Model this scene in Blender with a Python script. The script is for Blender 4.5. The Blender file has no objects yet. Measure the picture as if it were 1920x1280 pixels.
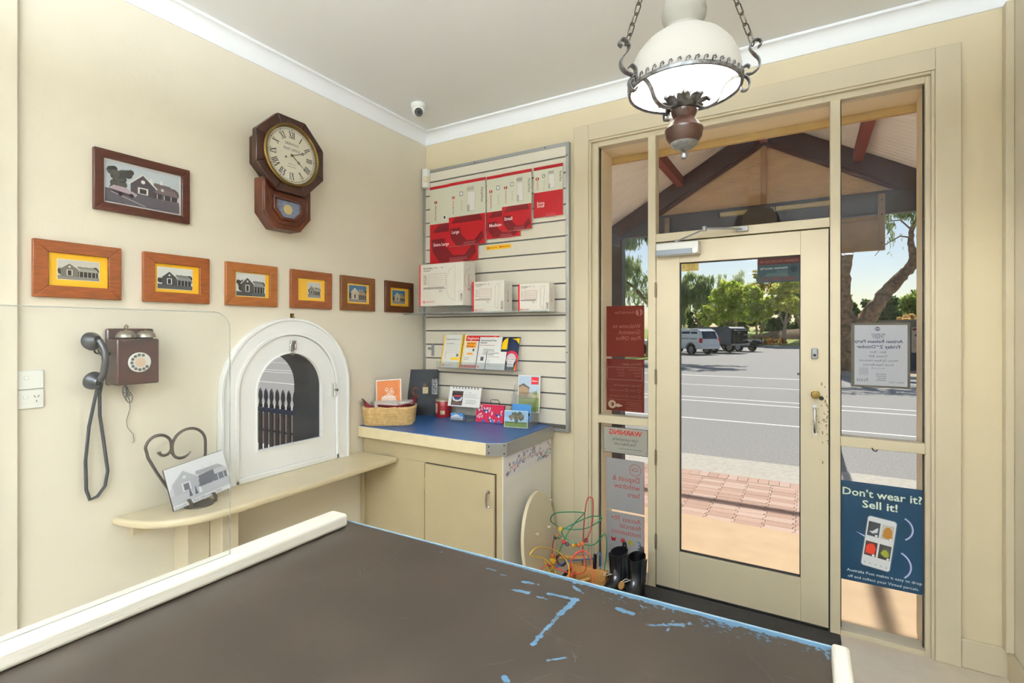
import bpy, math, random
from mathutils import Vector, Matrix

# ------------------------------------------------------------------ camera, sky, sun, room and fill lights, exposure
SC = bpy.context.scene
COL = SC.collection
RND = random.Random(11)
PI = math.pi

cam_d = bpy.data.cameras.new('camera')
cam_d.sensor_width = 36.0
cam_d.lens = 36.0 * 941 / 1920
cam_d.shift_y = -20 / 1920
cam_d.clip_start = 0.02
cam_d.clip_end = 500
cam = bpy.data.objects.new('camera', cam_d)
COL.objects.link(cam)
cam.location = (2.56, -3.02, 1.53)
cam.rotation_euler = (PI / 2, 0, math.radians(30.54))
SC.camera = cam

world = bpy.data.worlds.new('sky')
SC.world = world
world.use_nodes = True
wn = world.node_tree
wn.nodes.clear()
sky = wn.nodes.new('ShaderNodeTexSky')
sky.sky_type = 'NISHITA'
sky.sun_disc = False
sky.sun_elevation = math.radians(45)
sky.sun_rotation = 0
sky.air_density = 1.0
sky.dust_density = 0.8
sky.ozone_density = 1.0
bg = wn.nodes.new('ShaderNodeBackground')
bg.inputs['Strength'].default_value = 0.085
wo = wn.nodes.new('ShaderNodeOutputWorld')
wn.links.new(sky.outputs[0], bg.inputs[0])
wn.links.new(bg.outputs[0], wo.inputs[0])

sun_d = bpy.data.lights.new('sun', 'SUN')
sun_d.energy = 4.9
sun_d.angle = math.radians(0.55)
sun_d.color = (1.0, 0.95, 0.86)
sun = bpy.data.objects.new('sun', sun_d)
COL.objects.link(sun)
sun.rotation_euler = (math.radians(-45), 0, 0)

BULB_W = 32.0            # pendant lamp
FILL_UP, FILL_DOWN = 520.0, 39.0   # unseen fill lights added in the rear half of the room

SC.view_settings.view_transform = 'Standard'
SC.view_settings.look = 'None'
SC.view_settings.exposure = 0.13
SC.view_settings.gamma = 1.0
SC.view_settings.use_curve_mapping = False
SC.cycles.use_denoising = True
SC.cycles.max_bounces = 6
SC.cycles.glossy_bounces = 2
SC.cycles.transmission_bounces = 2
SC.cycles.diffuse_bounces = 4
SC.cycles.use_adaptive_sampling = True
SC.cycles.adaptive_threshold = 0.05
SC.cycles.transparent_max_bounces = 14
SC.cycles.sample_clamp_indirect = 12.0
SC.cycles.caustics_reflective = False
SC.cycles.caustics_refractive = False
SC.cycles.use_light_tree = False


# ------------------------------------------------------------------ materials
def lin(c):
    r = []
    for v in c[:3]:
        v = v / 255.0
        r.append(v / 12.92 if v <= .04045 else ((v + .055) / 1.055) ** 2.4)
    return (r[0], r[1], r[2], 1.0)


def nodes_of(m):
    m.use_nodes = True
    nt = m.node_tree
    b = nt.nodes.get('Principled BSDF')
    return nt, b


MATS = {}


def mat(name, rgb, rough=.5, metal=0., noise=0., nscale=8., bump=0., bscale=120., spec=.5, stretch=None, rgb2=None, detail=4.):
    if name in MATS:
        return MATS[name]
    m = bpy.data.materials.new(name)
    nt, b = nodes_of(m)
    c = lin(rgb)
    b.inputs['Base Color'].default_value = c
    b.inputs['Roughness'].default_value = rough
    b.inputs['Metallic'].default_value = metal
    b.inputs['Specular IOR Level'].default_value = spec
    if noise or bump or rgb2:
        tc = nt.nodes.new('ShaderNodeTexCoord')
        mp = nt.nodes.new('ShaderNodeMapping')
        if stretch:
            mp.inputs['Scale'].default_value = stretch
        nt.links.new(tc.outputs['Object'], mp.inputs[0])
    if noise or rgb2:
        n = nt.nodes.new('ShaderNodeTexNoise')
        n.inputs['Scale'].default_value = nscale
        n.inputs['Detail'].default_value = detail
        nt.links.new(mp.outputs[0], n.inputs['Vector'])
        r = nt.nodes.new('ShaderNodeValToRGB')
        r.color_ramp.elements[0].position = .3
        r.color_ramp.elements[1].position = .7
        if rgb2:
            r.color_ramp.elements[0].color = c
            r.color_ramp.elements[1].color = lin(rgb2)
        else:
            r.color_ramp.elements[0].color = tuple(v * (1 - noise) for v in c[:3]) + (1,)
            r.color_ramp.elements[1].color = tuple(min(1, v * (1 + noise)) for v in c[:3]) + (1,)
        nt.links.new(n.outputs['Fac'], r.inputs[0])
        nt.links.new(r.outputs[0], b.inputs['Base Color'])
    if bump:
        n2 = nt.nodes.new('ShaderNodeTexNoise')
        n2.inputs['Scale'].default_value = bscale
        n2.inputs['Detail'].default_value = 3
        nt.links.new(mp.outputs[0], n2.inputs['Vector'])
        bp = nt.nodes.new('ShaderNodeBump')
        bp.inputs['Strength'].default_value = bump
        bp.inputs['Distance'].default_value = .01
        nt.links.new(n2.outputs['Fac'], bp.inputs['Height'])
        nt.links.new(bp.outputs[0], b.inputs['Normal'])
    MATS[name] = m
    return m


def glassy(name, tint=(255, 255, 255), base=.03, grazing=.7, rough=.01, opac=0., opac_rgb=(240, 240, 240)):
    m = bpy.data.materials.new(name)
    m.use_nodes = True
    nt = m.node_tree
    nt.nodes.clear()
    tr = nt.nodes.new('ShaderNodeBsdfTransparent')
    tr.inputs[0].default_value = lin(tint)
    gl = nt.nodes.new('ShaderNodeBsdfGlossy')
    gl.inputs['Roughness'].default_value = rough
    lw = nt.nodes.new('ShaderNodeLayerWeight')
    lw.inputs[0].default_value = .5
    p = nt.nodes.new('ShaderNodeMath')
    p.operation = 'POWER'
    p.inputs[1].default_value = 4
    nt.links.new(lw.outputs['Facing'], p.inputs[0])
    ma = nt.nodes.new('ShaderNodeMath')
    ma.operation = 'MULTIPLY_ADD'
    ma.inputs[1].default_value = grazing
    ma.inputs[2].default_value = base
    nt.links.new(p.outputs[0], ma.inputs[0])
    mx = nt.nodes.new('ShaderNodeMixShader')
    nt.links.new(ma.outputs[0], mx.inputs[0])
    nt.links.new(tr.outputs[0], mx.inputs[1])
    nt.links.new(gl.outputs[0], mx.inputs[2])
    out = nt.nodes.new('ShaderNodeOutputMaterial')
    last = mx
    if opac:
        df = nt.nodes.new('ShaderNodeBsdfDiffuse')
        df.inputs[0].default_value = lin(opac_rgb)
        m2 = nt.nodes.new('ShaderNodeMixShader')
        m2.inputs[0].default_value = opac
        nt.links.new(mx.outputs[0], m2.inputs[1])
        nt.links.new(df.outputs[0], m2.inputs[2])
        last = m2
    nt.links.new(last.outputs[0], out.inputs[0])
    MATS[name] = m
    return m


def translucent(name, rgb, fac=.5, rgb2=None, nscale=1.0, lo=.35, hi=.65):
    m = bpy.data.materials.new(name)
    m.use_nodes = True
    nt = m.node_tree
    nt.nodes.clear()
    d = nt.nodes.new('ShaderNodeBsdfDiffuse')
    t = nt.nodes.new('ShaderNodeBsdfTranslucent')
    d.inputs[0].default_value = lin(rgb)
    t.inputs[0].default_value = lin(rgb)
    mx = nt.nodes.new('ShaderNodeMixShader')
    mx.inputs[0].default_value = fac
    out = nt.nodes.new('ShaderNodeOutputMaterial')
    nt.links.new(d.outputs[0], mx.inputs[1])
    nt.links.new(t.outputs[0], mx.inputs[2])
    nt.links.new(mx.outputs[0], out.inputs[0])
    if rgb2:
        tc = nt.nodes.new('ShaderNodeTexCoord')
        n = nt.nodes.new('ShaderNodeTexNoise')
        n.inputs['Scale'].default_value = nscale
        n.inputs['Detail'].default_value = 4
        r = nt.nodes.new('ShaderNodeValToRGB')
        r.color_ramp.elements[0].position = lo
        r.color_ramp.elements[1].position = hi
        r.color_ramp.elements[0].color = lin(rgb)
        r.color_ramp.elements[1].color = lin(rgb2)
        nt.links.new(tc.outputs['Object'], n.inputs['Vector'])
        nt.links.new(n.outputs['Fac'], r.inputs[0])
        nt.links.new(r.outputs[0], d.inputs[0])
        nt.links.new(r.outputs[0], t.inputs[0])
    MATS[name] = m
    return m


def emit(name, rgb, strength, see_through=False):
    m = bpy.data.materials.new(name)
    m.use_nodes = True
    nt = m.node_tree
    nt.nodes.clear()
    e = nt.nodes.new('ShaderNodeEmission')
    e.inputs[0].default_value = lin(rgb)
    e.inputs[1].default_value = strength
    out = nt.nodes.new('ShaderNodeOutputMaterial')
    if see_through:
        tr = nt.nodes.new('ShaderNodeBsdfTransparent')
        a = nt.nodes.new('ShaderNodeAddShader')
        nt.links.new(e.outputs[0], a.inputs[0])
        nt.links.new(tr.outputs[0], a.inputs[1])
        nt.links.new(a.outputs[0], out.inputs[0])
    else:
        nt.links.new(e.outputs[0], out.inputs[0])
    MATS[name] = m
    return m


def attr_mat(name, rough=.6, spec=.3, see=0.):
    """flat print: ink colours are stored on the faces"""
    m = bpy.data.materials.new(name)
    nt, b = nodes_of(m)
    a = nt.nodes.new('ShaderNodeAttribute')
    a.attribute_name = 'Col'
    nt.links.new(a.outputs['Color'], b.inputs['Base Color'])
    b.inputs['Roughness'].default_value = rough
    b.inputs['Specular IOR Level'].default_value = spec
    if see:
        tr = nt.nodes.new('ShaderNodeBsdfTranslucent')
        nt.links.new(a.outputs['Color'], tr.inputs[0])
        mx = nt.nodes.new('ShaderNodeMixShader')
        mx.inputs[0].default_value = see
        out = nt.nodes.get('Material Output')
        nt.links.new(b.outputs[0], mx.inputs[1])
        nt.links.new(tr.outputs[0], mx.inputs[2])
        nt.links.new(mx.outputs[0], out.inputs[0])
    MATS[name] = m
    return m


PRINT = attr_mat('printed_ink')
GLOSSPRINT = attr_mat('glossy_print', .42, .35)
PAPERPRINT = attr_mat('backlit_print', .7, .2, .45)


# ------------------------------------------------------------------ mesh builder
class MB:
    def __init__(s):
        s.v = []
        s.f = []

    def add(s, vs, fs, M=None):
        o = len(s.v)
        s.v += [tuple(M @ Vector(p)) if M else tuple(p) for p in vs]
        s.f += [tuple(i + o for i in f) for f in fs]
        return s

    def box(s, x0, x1, y0, y1, z0, z1, M=None):
        v = [(x0, y0, z0), (x1, y0, z0), (x1, y1, z0), (x0, y1, z0), (x0, y0, z1), (x1, y0, z1), (x1, y1, z1), (x0, y1, z1)]
        return s.add(v, [(3, 2, 1, 0), (4, 5, 6, 7), (0, 1, 5, 4), (1, 2, 6, 5), (2, 3, 7, 6), (3, 0, 4, 7)], M)

    def prism(s, poly, z0, z1, M=None):
        n = len(poly)
        a = sum(poly[i][0] * poly[(i + 1) % n][1] - poly[(i + 1) % n][0] * poly[i][1] for i in range(n))
        if a < 0:
            poly = poly[::-1]
        v = [(x, y, z0) for x, y in poly] + [(x, y, z1) for x, y in poly]
        f = [tuple(range(n - 1, -1, -1)), tuple(range(n, 2 * n))]
        f += [(i, (i + 1) % n, n + (i + 1) % n, n + i) for i in range(n)]
        return s.add(v, f, M)

    def ring(s, outer, inner, z0, z1, M=None, closed=True):
        """flat band between two outlines of equal length"""
        n = len(outer)
        v = [(x, y, z0) for x, y in outer] + [(x, y, z0) for x, y in inner] + [(x, y, z1) for x, y in outer] + [(x, y, z1) for x, y in inner]
        f = []
        for i in range(n if closed else n - 1):
            j = (i + 1) % n
            f += [(2 * n + i, 2 * n + j, 3 * n + j, 3 * n + i), (n + i, n + j, j, i), (i, j, 2 * n + j, 2 * n + i), (n + j, n + i, 3 * n + i, 3 * n + j)]
        if not closed:
            for i in (0, n - 1):
                f.append((i, n + i, 3 * n + i, 2 * n + i))
        return s.add(v, f, M)

    def lathe(s, prof, n=24, M=None, a0=0., a1=2 * PI):
        full = abs(a1 - a0 - 2 * PI) < 1e-6
        k = n if full else n + 1
        v = []
        for r, z in prof:
            for i in range(k):
                a = a0 + (a1 - a0) * i / n
                v.append((r * math.cos(a), r * math.sin(a), z))
        f = []
        for j in range(len(prof) - 1):
            for i in range(n):
                b = (i + 1) % k
                f.append((j * k + i, j * k + b, (j + 1) * k + b, (j + 1) * k + i))
        return s.add(v, f, M)

    def cyl(s, p0, p1, r0, r1=None, n=14):
        return s.tube([p0, p1], [r0, r0 if r1 is None else r1], n)

    def tube(s, path, r, n=8, closed=False, M=None, squash=1.):
        P = [Vector(p) for p in path]
        m = len(P)
        rr = r if isinstance(r, (list, tuple)) else [r] * m
        T = []
        for i in range(m):
            a = P[(i - 1) % m] if (closed or i > 0) else P[i]
            b = P[(i + 1) % m] if (closed or i < m - 1) else P[i]
            d = b - a
            T.append(d.normalized() if d.length > 1e-9 else Vector((0, 0, 1)))
        N = T[0].orthogonal().normalized()
        v = []
        for i in range(m):
            N = (N - T[i] * N.dot(T[i]))
            N = N.normalized() if N.length > 1e-6 else T[i].orthogonal().normalized()
            B = T[i].cross(N)
            for k in range(n):
                a = 2 * PI * k / n
                v.append(tuple(P[i] + N * (rr[i] * math.cos(a)) + B * (rr[i] * squash * math.sin(a))))
        f = []
        for i in range(m if closed else m - 1):
            j = (i + 1) % m
            for k in range(n):
                q = (k + 1) % n
                f.append((i * n + k, i * n + q, j * n + q, j * n + k))
        if not closed:
            f.append(tuple(range(n - 1, -1, -1)))
            f.append(tuple((m - 1) * n + k for k in range(n)))
        return s.add(v, f, M)

    def strip(s, path, W, t, M=None):
        """flat bar: path of points lying in a plane, W = half width vector, t = thickness"""
        P = [Vector(p) for p in path]
        W = Vector(W)
        m = len(P)
        v = []
        for i in range(m):
            d = (P[min(i + 1, m - 1)] - P[max(i - 1, 0)]).normalized()
            N = d.cross(W).normalized() * (t / 2)
            v += [tuple(P[i] + W + N), tuple(P[i] - W + N), tuple(P[i] - W - N), tuple(P[i] + W - N)]
        f = [(3, 2, 1, 0)]
        for i in range(m - 1):
            for k in range(4):
                q = (k + 1) % 4
                f.append((4 * i + k, 4 * i + q, 4 * i + 4 + q, 4 * i + 4 + k))
        f.append(tuple(4 * (m - 1) + k for k in range(4)))
        return s.add(v, f, M)

    def ball(s, c, r, n=12, M=None, sz=1.):
        pr = [(max(r * math.sin(PI * i / (n // 2)), 1e-5), -r * sz * math.cos(PI * i / (n // 2))) for i in range(n // 2 + 1)]
        T = Matrix.Translation(Vector(c))
        return s.lathe(pr, n, (M @ T) if M else T)

    def loft(s, rings, caps=True, M=None):
        n = len(rings[0])
        v = [p for r in rings for p in r]
        f = []
        for j in range(len(rings) - 1):
            for i in range(n):
                q = (i + 1) % n
                f.append((j * n + i, j * n + q, (j + 1) * n + q, (j + 1) * n + i))
        if caps:
            f.append(tuple(range(n - 1, -1, -1)))
            f.append(tuple((len(rings) - 1) * n + i for i in range(n)))
        return s.add(v, f, M)

    def mesh(s, name, smooth=True, angle=35):
        me = bpy.data.meshes.new(name)
        me.from_pydata(s.v, [], s.f)
        me.validate()
        if smooth:
            me.polygons.foreach_set('use_smooth', [True] * len(me.polygons))
            me.set_sharp_from_angle(angle=math.radians(angle))
        me.update()
        return me


def link(name, me, m, parent=None):
    o = bpy.data.objects.new(name, me)
    COL.objects.link(o)
    if m is not None and me is not None and len(me.materials) == 0:
        me.materials.append(m)
    if parent is not None:
        o.parent = parent
    return o


def obj(name, mb, m, parent=None, smooth=True, bevel=0., seg=2, M=None, angle=35):
    o = link(name, mb.mesh(name, smooth, angle), m, parent)
    if bevel:
        b = o.modifiers.new('bevel', 'BEVEL')
        b.width = bevel
        b.segments = seg
        b.limit_method = 'ANGLE'
        b.angle_limit = math.radians(40)
    if M is not None:
        o.matrix_local = M
    return o


def tag(o, label=None, cat=None, group=None, kind=None):
    if label:
        o['label'] = label
    if cat:
        o['category'] = cat
    if group:
        o['group'] = group
    if kind:
        o['kind'] = kind
    return o


def thing(name, label, cat, M=None, group=None, kind=None):
    o = bpy.data.objects.new(name, None)
    o.empty_display_size = .05
    COL.objects.link(o)
    if M is not None:
        o.matrix_world = M
    return tag(o, label, cat, group, kind)


def T(x, y, z):
    return Matrix.Translation((x, y, z))


def RZ(d):
    return Matrix.Rotation(math.radians(d), 4, 'Z')


def RX(d):
    return Matrix.Rotation(math.radians(d), 4, 'X')


def RY(d):
    return Matrix.Rotation(math.radians(d), 4, 'Y')


# frames of things on the walls: local x = right, local y = up, local z = out of the wall
def on_left(y, z, x=0.):
    return T(x, y, z) @ Matrix(((0, 0, 1, 0), (1, 0, 0, 0), (0, 1, 0, 0), (0, 0, 0, 1)))


def on_front(x, z, y=0.):
    return T(x, y, z) @ Matrix(((1, 0, 0, 0), (0, 0, -1, 0), (0, 1, 0, 0), (0, 0, 0, 1)))


def to_street(x, z, y=0.):
    """faces the street; seen mirrored from the room"""
    return T(x, y, z) @ Matrix(((-1, 0, 0, 0), (0, 0, 1, 0), (0, 1, 0, 0), (0, 0, 0, 1)))


# ------------------------------------------------------------------ lettering and flat print
GLYPH = {}
ADV = {}


def make_glyphs():
    chars = [chr(c) for c in range(33, 127)] + ['\u2019']
    obs = []
    for bold in (0, 1):
        for ch in chars:
            for s_ in (ch, 'H' + ch + 'H'):
                cu = bpy.data.curves.new('g', 'FONT')
                cu.body = s_
                cu.size = 1
                cu.resolution_u = 2
                cu.offset = .018 if bold else 0.
                o = bpy.data.objects.new('g', cu)
                COL.objects.link(o)
                obs.append((bold, ch, len(s_), o))
    cu = bpy.data.curves.new('g', 'FONT')
    cu.body = 'HH'
    hh = bpy.data.objects.new('g', cu)
    COL.objects.link(hh)
    bpy.context.view_layer.update()
    dg = bpy.context.evaluated_depsgraph_get()

    def ext(o):
        me = bpy.data.meshes.new_from_object(o.evaluated_get(dg))
        vs = [tuple(v.co) for v in me.vertices]
        fs = [tuple(p.vertices) for p in me.polygons]
        bpy.data.meshes.remove(me)
        return vs, fs
    w0 = ext(hh)[0]
    w0 = max(v[0] for v in w0) - min(v[0] for v in w0)
    for bold, ch, n, o in obs:
        vs, fs = ext(o)
        if n == 1:
            GLYPH[bold, ch] = (vs, fs)
        else:
            ADV[ch] = max(v[0] for v in vs) - min(v[0] for v in vs) - w0 if not bold else ADV[ch]
    for bold, ch, n, o in obs + [(0, 0, 0, hh)]:
        cu = o.data
        bpy.data.objects.remove(o)
        bpy.data.curves.remove(cu)
    ADV[' '] = .28


make_glyphs()


class PR:
    """flat print: coloured shapes stacked a hair apart, one mesh"""
    def __init__(s, step=.00025):
        s.v = []
        s.f = []
        s.c = []
        s.k = 0
        s.step = step

    def _add(s, vs, fs, c, bump=True):
        o = len(s.v)
        z = s.k * s.step
        s.v += [(p[0], p[1], z) for p in vs]
        for f in fs:
            s.f.append(tuple(i + o for i in f))
            s.c.append(lin(c))
        if bump:
            s.k += 1
        return s

    def poly(s, pts, c):
        return s._add(pts, [tuple(range(len(pts)))], c)

    def rect(s, x0, y0, x1, y1, c):
        return s.poly([(x0, y0), (x1, y0), (x1, y1), (x0, y1)], c)

    def circ(s, x, y, r, c, n=20, a0=0, a1=360, ry=None):
        ry = ry or r
        pts = [(x + r * math.cos(math.radians(a0 + (a1 - a0) * i / n)), y + ry * math.sin(math.radians(a0 + (a1 - a0) * i / n))) for i in range(n + (a1 - a0 < 360))]
        if a1 - a0 < 360 and a1 - a0 != 180:
            pts.append((x, y))
        return s.poly(pts, c)

    def arc(s, x, y, r0, r1, a0, a1, c, n=24):
        vs = []
        for i in range(n + 1):
            a = math.radians(a0 + (a1 - a0) * i / n)
            vs += [(x + r0 * math.cos(a), y + r0 * math.sin(a)), (x + r1 * math.cos(a), y + r1 * math.sin(a))]
        return s._add(vs, [(2 * i, 2 * i + 1, 2 * i + 3, 2 * i + 2) for i in range(n)], c)

    def line(s, pts, w, c, bump=True):
        vs = []
        fs = []
        for (x0, y0), (x1, y1) in zip(pts, pts[1:]):
            d = math.hypot(x1 - x0, y1 - y0) or 1
            nx, ny = -(y1 - y0) / d * w / 2, (x1 - x0) / d * w / 2
            o = len(vs)
            vs += [(x0 + nx, y0 + ny), (x0 - nx, y0 - ny), (x1 - nx, y1 - ny), (x1 + nx, y1 + ny)]
            fs.append((o, o + 1, o + 2, o + 3))
        return s._add(vs, fs, c, bump)

    def frame(s, x0, y0, x1, y1, w, c):
        return s.line([(x0, y0), (x1, y0), (x1, y1), (x0, y1), (x0, y0)], w, c)

    def text(s, t, x, y, h, c, al='l', bold=0, rot=0., w=None, sx=1.):
        """h = cap height; w = fitted width"""
        sc = h / .69
        adv = sum(ADV[ch] for ch in t)
        k = sc * sx if w is None else w / max(adv, 1e-6)
        x0 = {'l': 0, 'c': -adv * k / 2, 'r': -adv * k}[al]
        ca, sa = math.cos(math.radians(rot)), math.sin(math.radians(rot))
        for ch in t:
            if ch != ' ':
                vs, fs = GLYPH[bold, ch]
                pts = []
                for p in vs:
                    u, q = x0 + p[0] * k, p[1] * sc
                    pts.append((x + u * ca - q * sa, y + u * sa + q * ca))
                s._add(pts, fs, c, False)
            x0 += ADV[ch] * k
        s.k += 1
        return s

    def greek(s, x0, y0, x1, rows, gap, c, seed=1, h=None):
        """small print too fine to read: rows of short dashes"""
        r = random.Random(seed)
        vs = []
        fs = []
        h = h or gap * .45
        for j in range(rows):
            x = x0
            end = x1 - r.random() * (x1 - x0) * .25
            while x < end:
                w = (r.random() * .06 + .04) * max(x1 - x0, .02)
                o = len(vs)
                e = min(x + w, x1)
                vs += [(x, y0 - j * gap), (e, y0 - j * gap), (e, y0 - j * gap + h), (x, y0 - j * gap + h)]
                fs.append((o, o + 1, o + 2, o + 3))
                x = e + gap * .25
        if fs:
            s._add(vs, fs, c)
        return s

    def build(s, name, parent, z=.001, back=False, m=None, M=None):
        me = bpy.data.meshes.new(name)
        sg = -1 if back else 1
        top_ = max(s.k, 1) * s.step
        q_ = min(1., .0022 / top_) if s.step < .001 else 1.
        me.from_pydata([(a, b, sg * (z + c * q_)) for a, b, c in s.v], [], s.f)
        at = me.color_attributes.new('Col', 'FLOAT_COLOR', 'CORNER')
        data = []
        for f, c in zip(s.f, s.c):
            data += list(c) * len(f)
        at.data.foreach_set('color', data)
        me.update()
        o = link(name, me, m or PRINT, parent)
        if M is not None:
            o.matrix_local = M
        return o


def horn(p, x, y, r, red, hole):
    """round post-horn emblem: red disc, pale crescent cut and centre"""
    p.circ(x, y, r, red)
    p.poly([(x - .1 * r, y + r * 1.02), (x + .55 * r, y + .85 * r), (x + .1 * r, y + .1 * r), (x + .2 * r, y - .75 * r), (x - .2 * r, y - 1.02 * r), (x - .35 * r, y)], hole)
    return p


def arch(w, zs, zb, n=24, c=0.):
    """round-headed outline, half width w, springing zs, base zb"""
    pts = [(c + w, zb)]
    pts += [(c + w * math.cos(PI * i / n), zs + w * math.sin(PI * i / n)) for i in range(n + 1)]
    pts.append((c - w, zb))
    return pts


def copy_tree(o, parent=None):
    c = o.copy()
    COL.objects.link(c)
    c.parent = parent
    for ch in list(o.children):
        copy_tree(ch, c)
    return c


# ------------------------------------------------------------------ shared materials
WALL = mat('cream_wall_paint', (229, 219, 199), .62, noise=.02, nscale=3, bump=.06, bscale=60)
TRIM = mat('cream_gloss_paint', (211, 198, 170), .4, noise=.02, nscale=5, bump=.04, bscale=40)
CEIL = mat('ceiling_white', (246, 246, 245), .8)
CORN = mat('cornice_white', (246, 246, 246), .7)
LINO = mat('pale_lino', (222, 208, 190), .4, noise=.05, nscale=14)
MATM = mat('dark_coir', (44, 38, 33), .95, noise=.35, nscale=180, bump=.8, bscale=260)
WHITE = mat('white_gloss_paint', (243, 243, 241), .35, noise=.012, nscale=6, bump=.03, bscale=30)
DARKLIN = mat('charcoal_reveal_paint', (66, 66, 69), .55, noise=.15, nscale=9)
GLASS = glassy('window_glass', (253, 254, 254), .010, .3)
ACRYL = glassy('clear_acrylic', (250, 251, 251), .015, .3, .05, .022, (238, 238, 236))
ACRYL2 = glassy('clear_acrylic_holder', (244, 246, 247), .04, .55, .04, .06, (236, 238, 240))
ACEDGE = glassy('acrylic_edge', (226, 230, 230), .05, .4, .1, .16, (226, 228, 226))
CHROME = mat('chrome', (200, 200, 205), .18, 1.)
ALU = mat('aluminium', (176, 178, 180), .38, .85)
ALUD = mat('dull_aluminium', (150, 152, 154), .45, .5)
BRASS = mat('old_brass', (126, 104, 58), .35, .9)
BLACK = mat('black_plastic', (26, 26, 28), .4)
BLKM = mat('black_metal', (36, 34, 34), .45, .6)
PLAST = mat('white_plastic', (236, 234, 226), .4)
SEAL_SHADE = mat('dark_seal_and_shade', (40, 32, 28), .7)  # glazing seals, and the painted shade in the door gaps

# ------------------------------------------------------------------ room shell
CZ = 3.055
HW = .215                                     # half width of the hole behind the hatch
hc, hs, hb = -1.193, 1.195, .80
mb = MB()
D = -.24
# left wall: plain sheet left and right of the opening, arch pieces around it, lined sides
for x, flip in ((0., 0), (D, 1)):
    quads = [[(x, -7, 0), (x, hc - HW, 0), (x, hc - HW, CZ), (x, -7, CZ)], [(x, hc + HW, 0), (x, .3, 0), (x, .3, CZ), (x, hc + HW, CZ)],
             [(x, hc - HW, 0), (x, hc + HW, 0), (x, hc + HW, hb), (x, hc - HW, hb)]]
    n = 16
    for i in range(n):
        a, b = PI * i / n, PI * (i + 1) / n
        y0, y1 = hc + HW * math.cos(a), hc + HW * math.cos(b)
        quads.append([(x, y1, hs + HW * math.sin(b)), (x, y0, hs + HW * math.sin(a)), (x, y0, CZ), (x, y1, CZ)])
    for q in quads:
        mb.add(q if not flip else q[::-1], [(0, 1, 2, 3)])
mb.add([(0, -7, 0), (D, -7, 0), (D, -7, CZ), (0, -7, CZ)], [(0, 1, 2, 3)])
wl = obj('wall_left', mb, WALL, smooth=False)
tag(wl, 'cream painted wall hung with six small framed pictures and a clock', 'wall', kind='structure')

mb = MB()
mb.box(0, 1.30, 0, .26, -.1, CZ).box(3.10, 3.6, 0, .26, -.1, CZ).box(1.30, 3.10, 0, .26, 2.745, CZ)
wf = obj('wall_front', mb, mat('front_wall_cream', (222, 207, 174), .5, noise=.02, nscale=3, bump=.05, bscale=60), smooth=False)
tag(wf, 'cream painted front wall around the glazed shop door', 'wall', kind='structure')
mb = MB().box(3.33, 3.45, -7, 0, 0, CZ)
tag(obj('wall_right', mb, WALL, smooth=False), 'cream painted side wall at the right edge of the view', 'wall', kind='structure')
mb = MB().box(-.24, 3.45, -7.12, -7, 0, CZ)
tag(obj('wall_back', mb, WALL, smooth=False), 'cream painted back wall of the shop room', 'wall', kind='structure')
mb = MB().box(-.24, 3.45, -7.1, .02, -.1, 0)
tag(obj('floor', mb, LINO, smooth=False), 'pale lino shop floor beyond the counter', 'floor', kind='structure')
mb = MB().box(-.24, 3.45, -7.1, .26, CZ, CZ + .1)
tag(obj('ceiling', mb, CEIL, smooth=False), 'smooth white ceiling above the hanging lamp', 'ceiling', kind='structure')

# cove cornice: profile swept round three walls
prof = [(0, 2.963), (.006, 2.963), (.008, 2.968)]
for i in range(9):
    a = PI / 2 * i / 8
    prof.append((.008 + .047 * (1 - math.cos(a)), 2.968 + .074 * math.sin(a)))
prof += [(.062, 3.043), (.066, 3.049), (.066, CZ)]


def cornice(name, pts, label):
    mb = MB()
    v = []
    for d, z in prof:
        v.append([p(d) + (z,) for p in pts])
    vs = [q for r in v for q in r]
    k = len(pts)
    mb.add(vs, [(j * k + i, j * k + i + 1, (j + 1) * k + i + 1, (j + 1) * k + i) for j in range(len(prof) - 1) for i in range(k - 1)])
    tag(obj(name, mb, CORN, angle=25), label, 'cornice', kind='structure')


cornice('trim_1', [lambda d: (d, -7.), lambda d: (d, -d)], 'white cove cornice along the top of the picture wall')
cornice('trim_2', [lambda d: (d, -d), lambda d: (3.33 - d, -d)], 'white cove cornice above the shop door wall')
cornice('trim_3', [lambda d: (3.33 - d, -d), lambda d: (3.33 - d, -7.)], 'white cove cornice on the right hand wall')

mb = MB().box(.0, .022, -2.62, -2.343, 0, 2.965)
tag(obj('trim_4', mb, WALL, bevel=.004), 'flat cream upright board at the far left edge', 'trim', kind='structure')
mb = MB().box(.022, .045, -2.62, -2.428, 0, 2.23)
tag(obj('trim_5', mb, WHITE, bevel=.004), 'white door casing at the extreme left edge', 'trim', kind='structure')
mb = MB().box(3.161, 3.33, -.016, 0, 0, .13)
tag(obj('baseboard_front', mb, TRIM, bevel=.004), 'cream skirting board right of the shop door', 'baseboard', kind='structure')
mb = MB().box(3.314, 3.33, -7, -.016, 0, .13)
tag(obj('baseboard_right', mb, TRIM, bevel=.004), 'cream skirting board on the right hand wall', 'baseboard', kind='structure')
mb = MB().box(3.30, 3.33, -.05, 0, .13, 2.963)
tag(obj('trim_6', mb, TRIM, bevel=.004), 'cream corner batten in the right hand corner', 'trim', kind='structure')
mb = MB().box(1.12, 1.254, -.016, 0, 0, .13)
tag(obj('baseboard_left', mb, TRIM, bevel=.004), 'cream skirting board between cabinet and door casing', 'baseboard', kind='structure')

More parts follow.
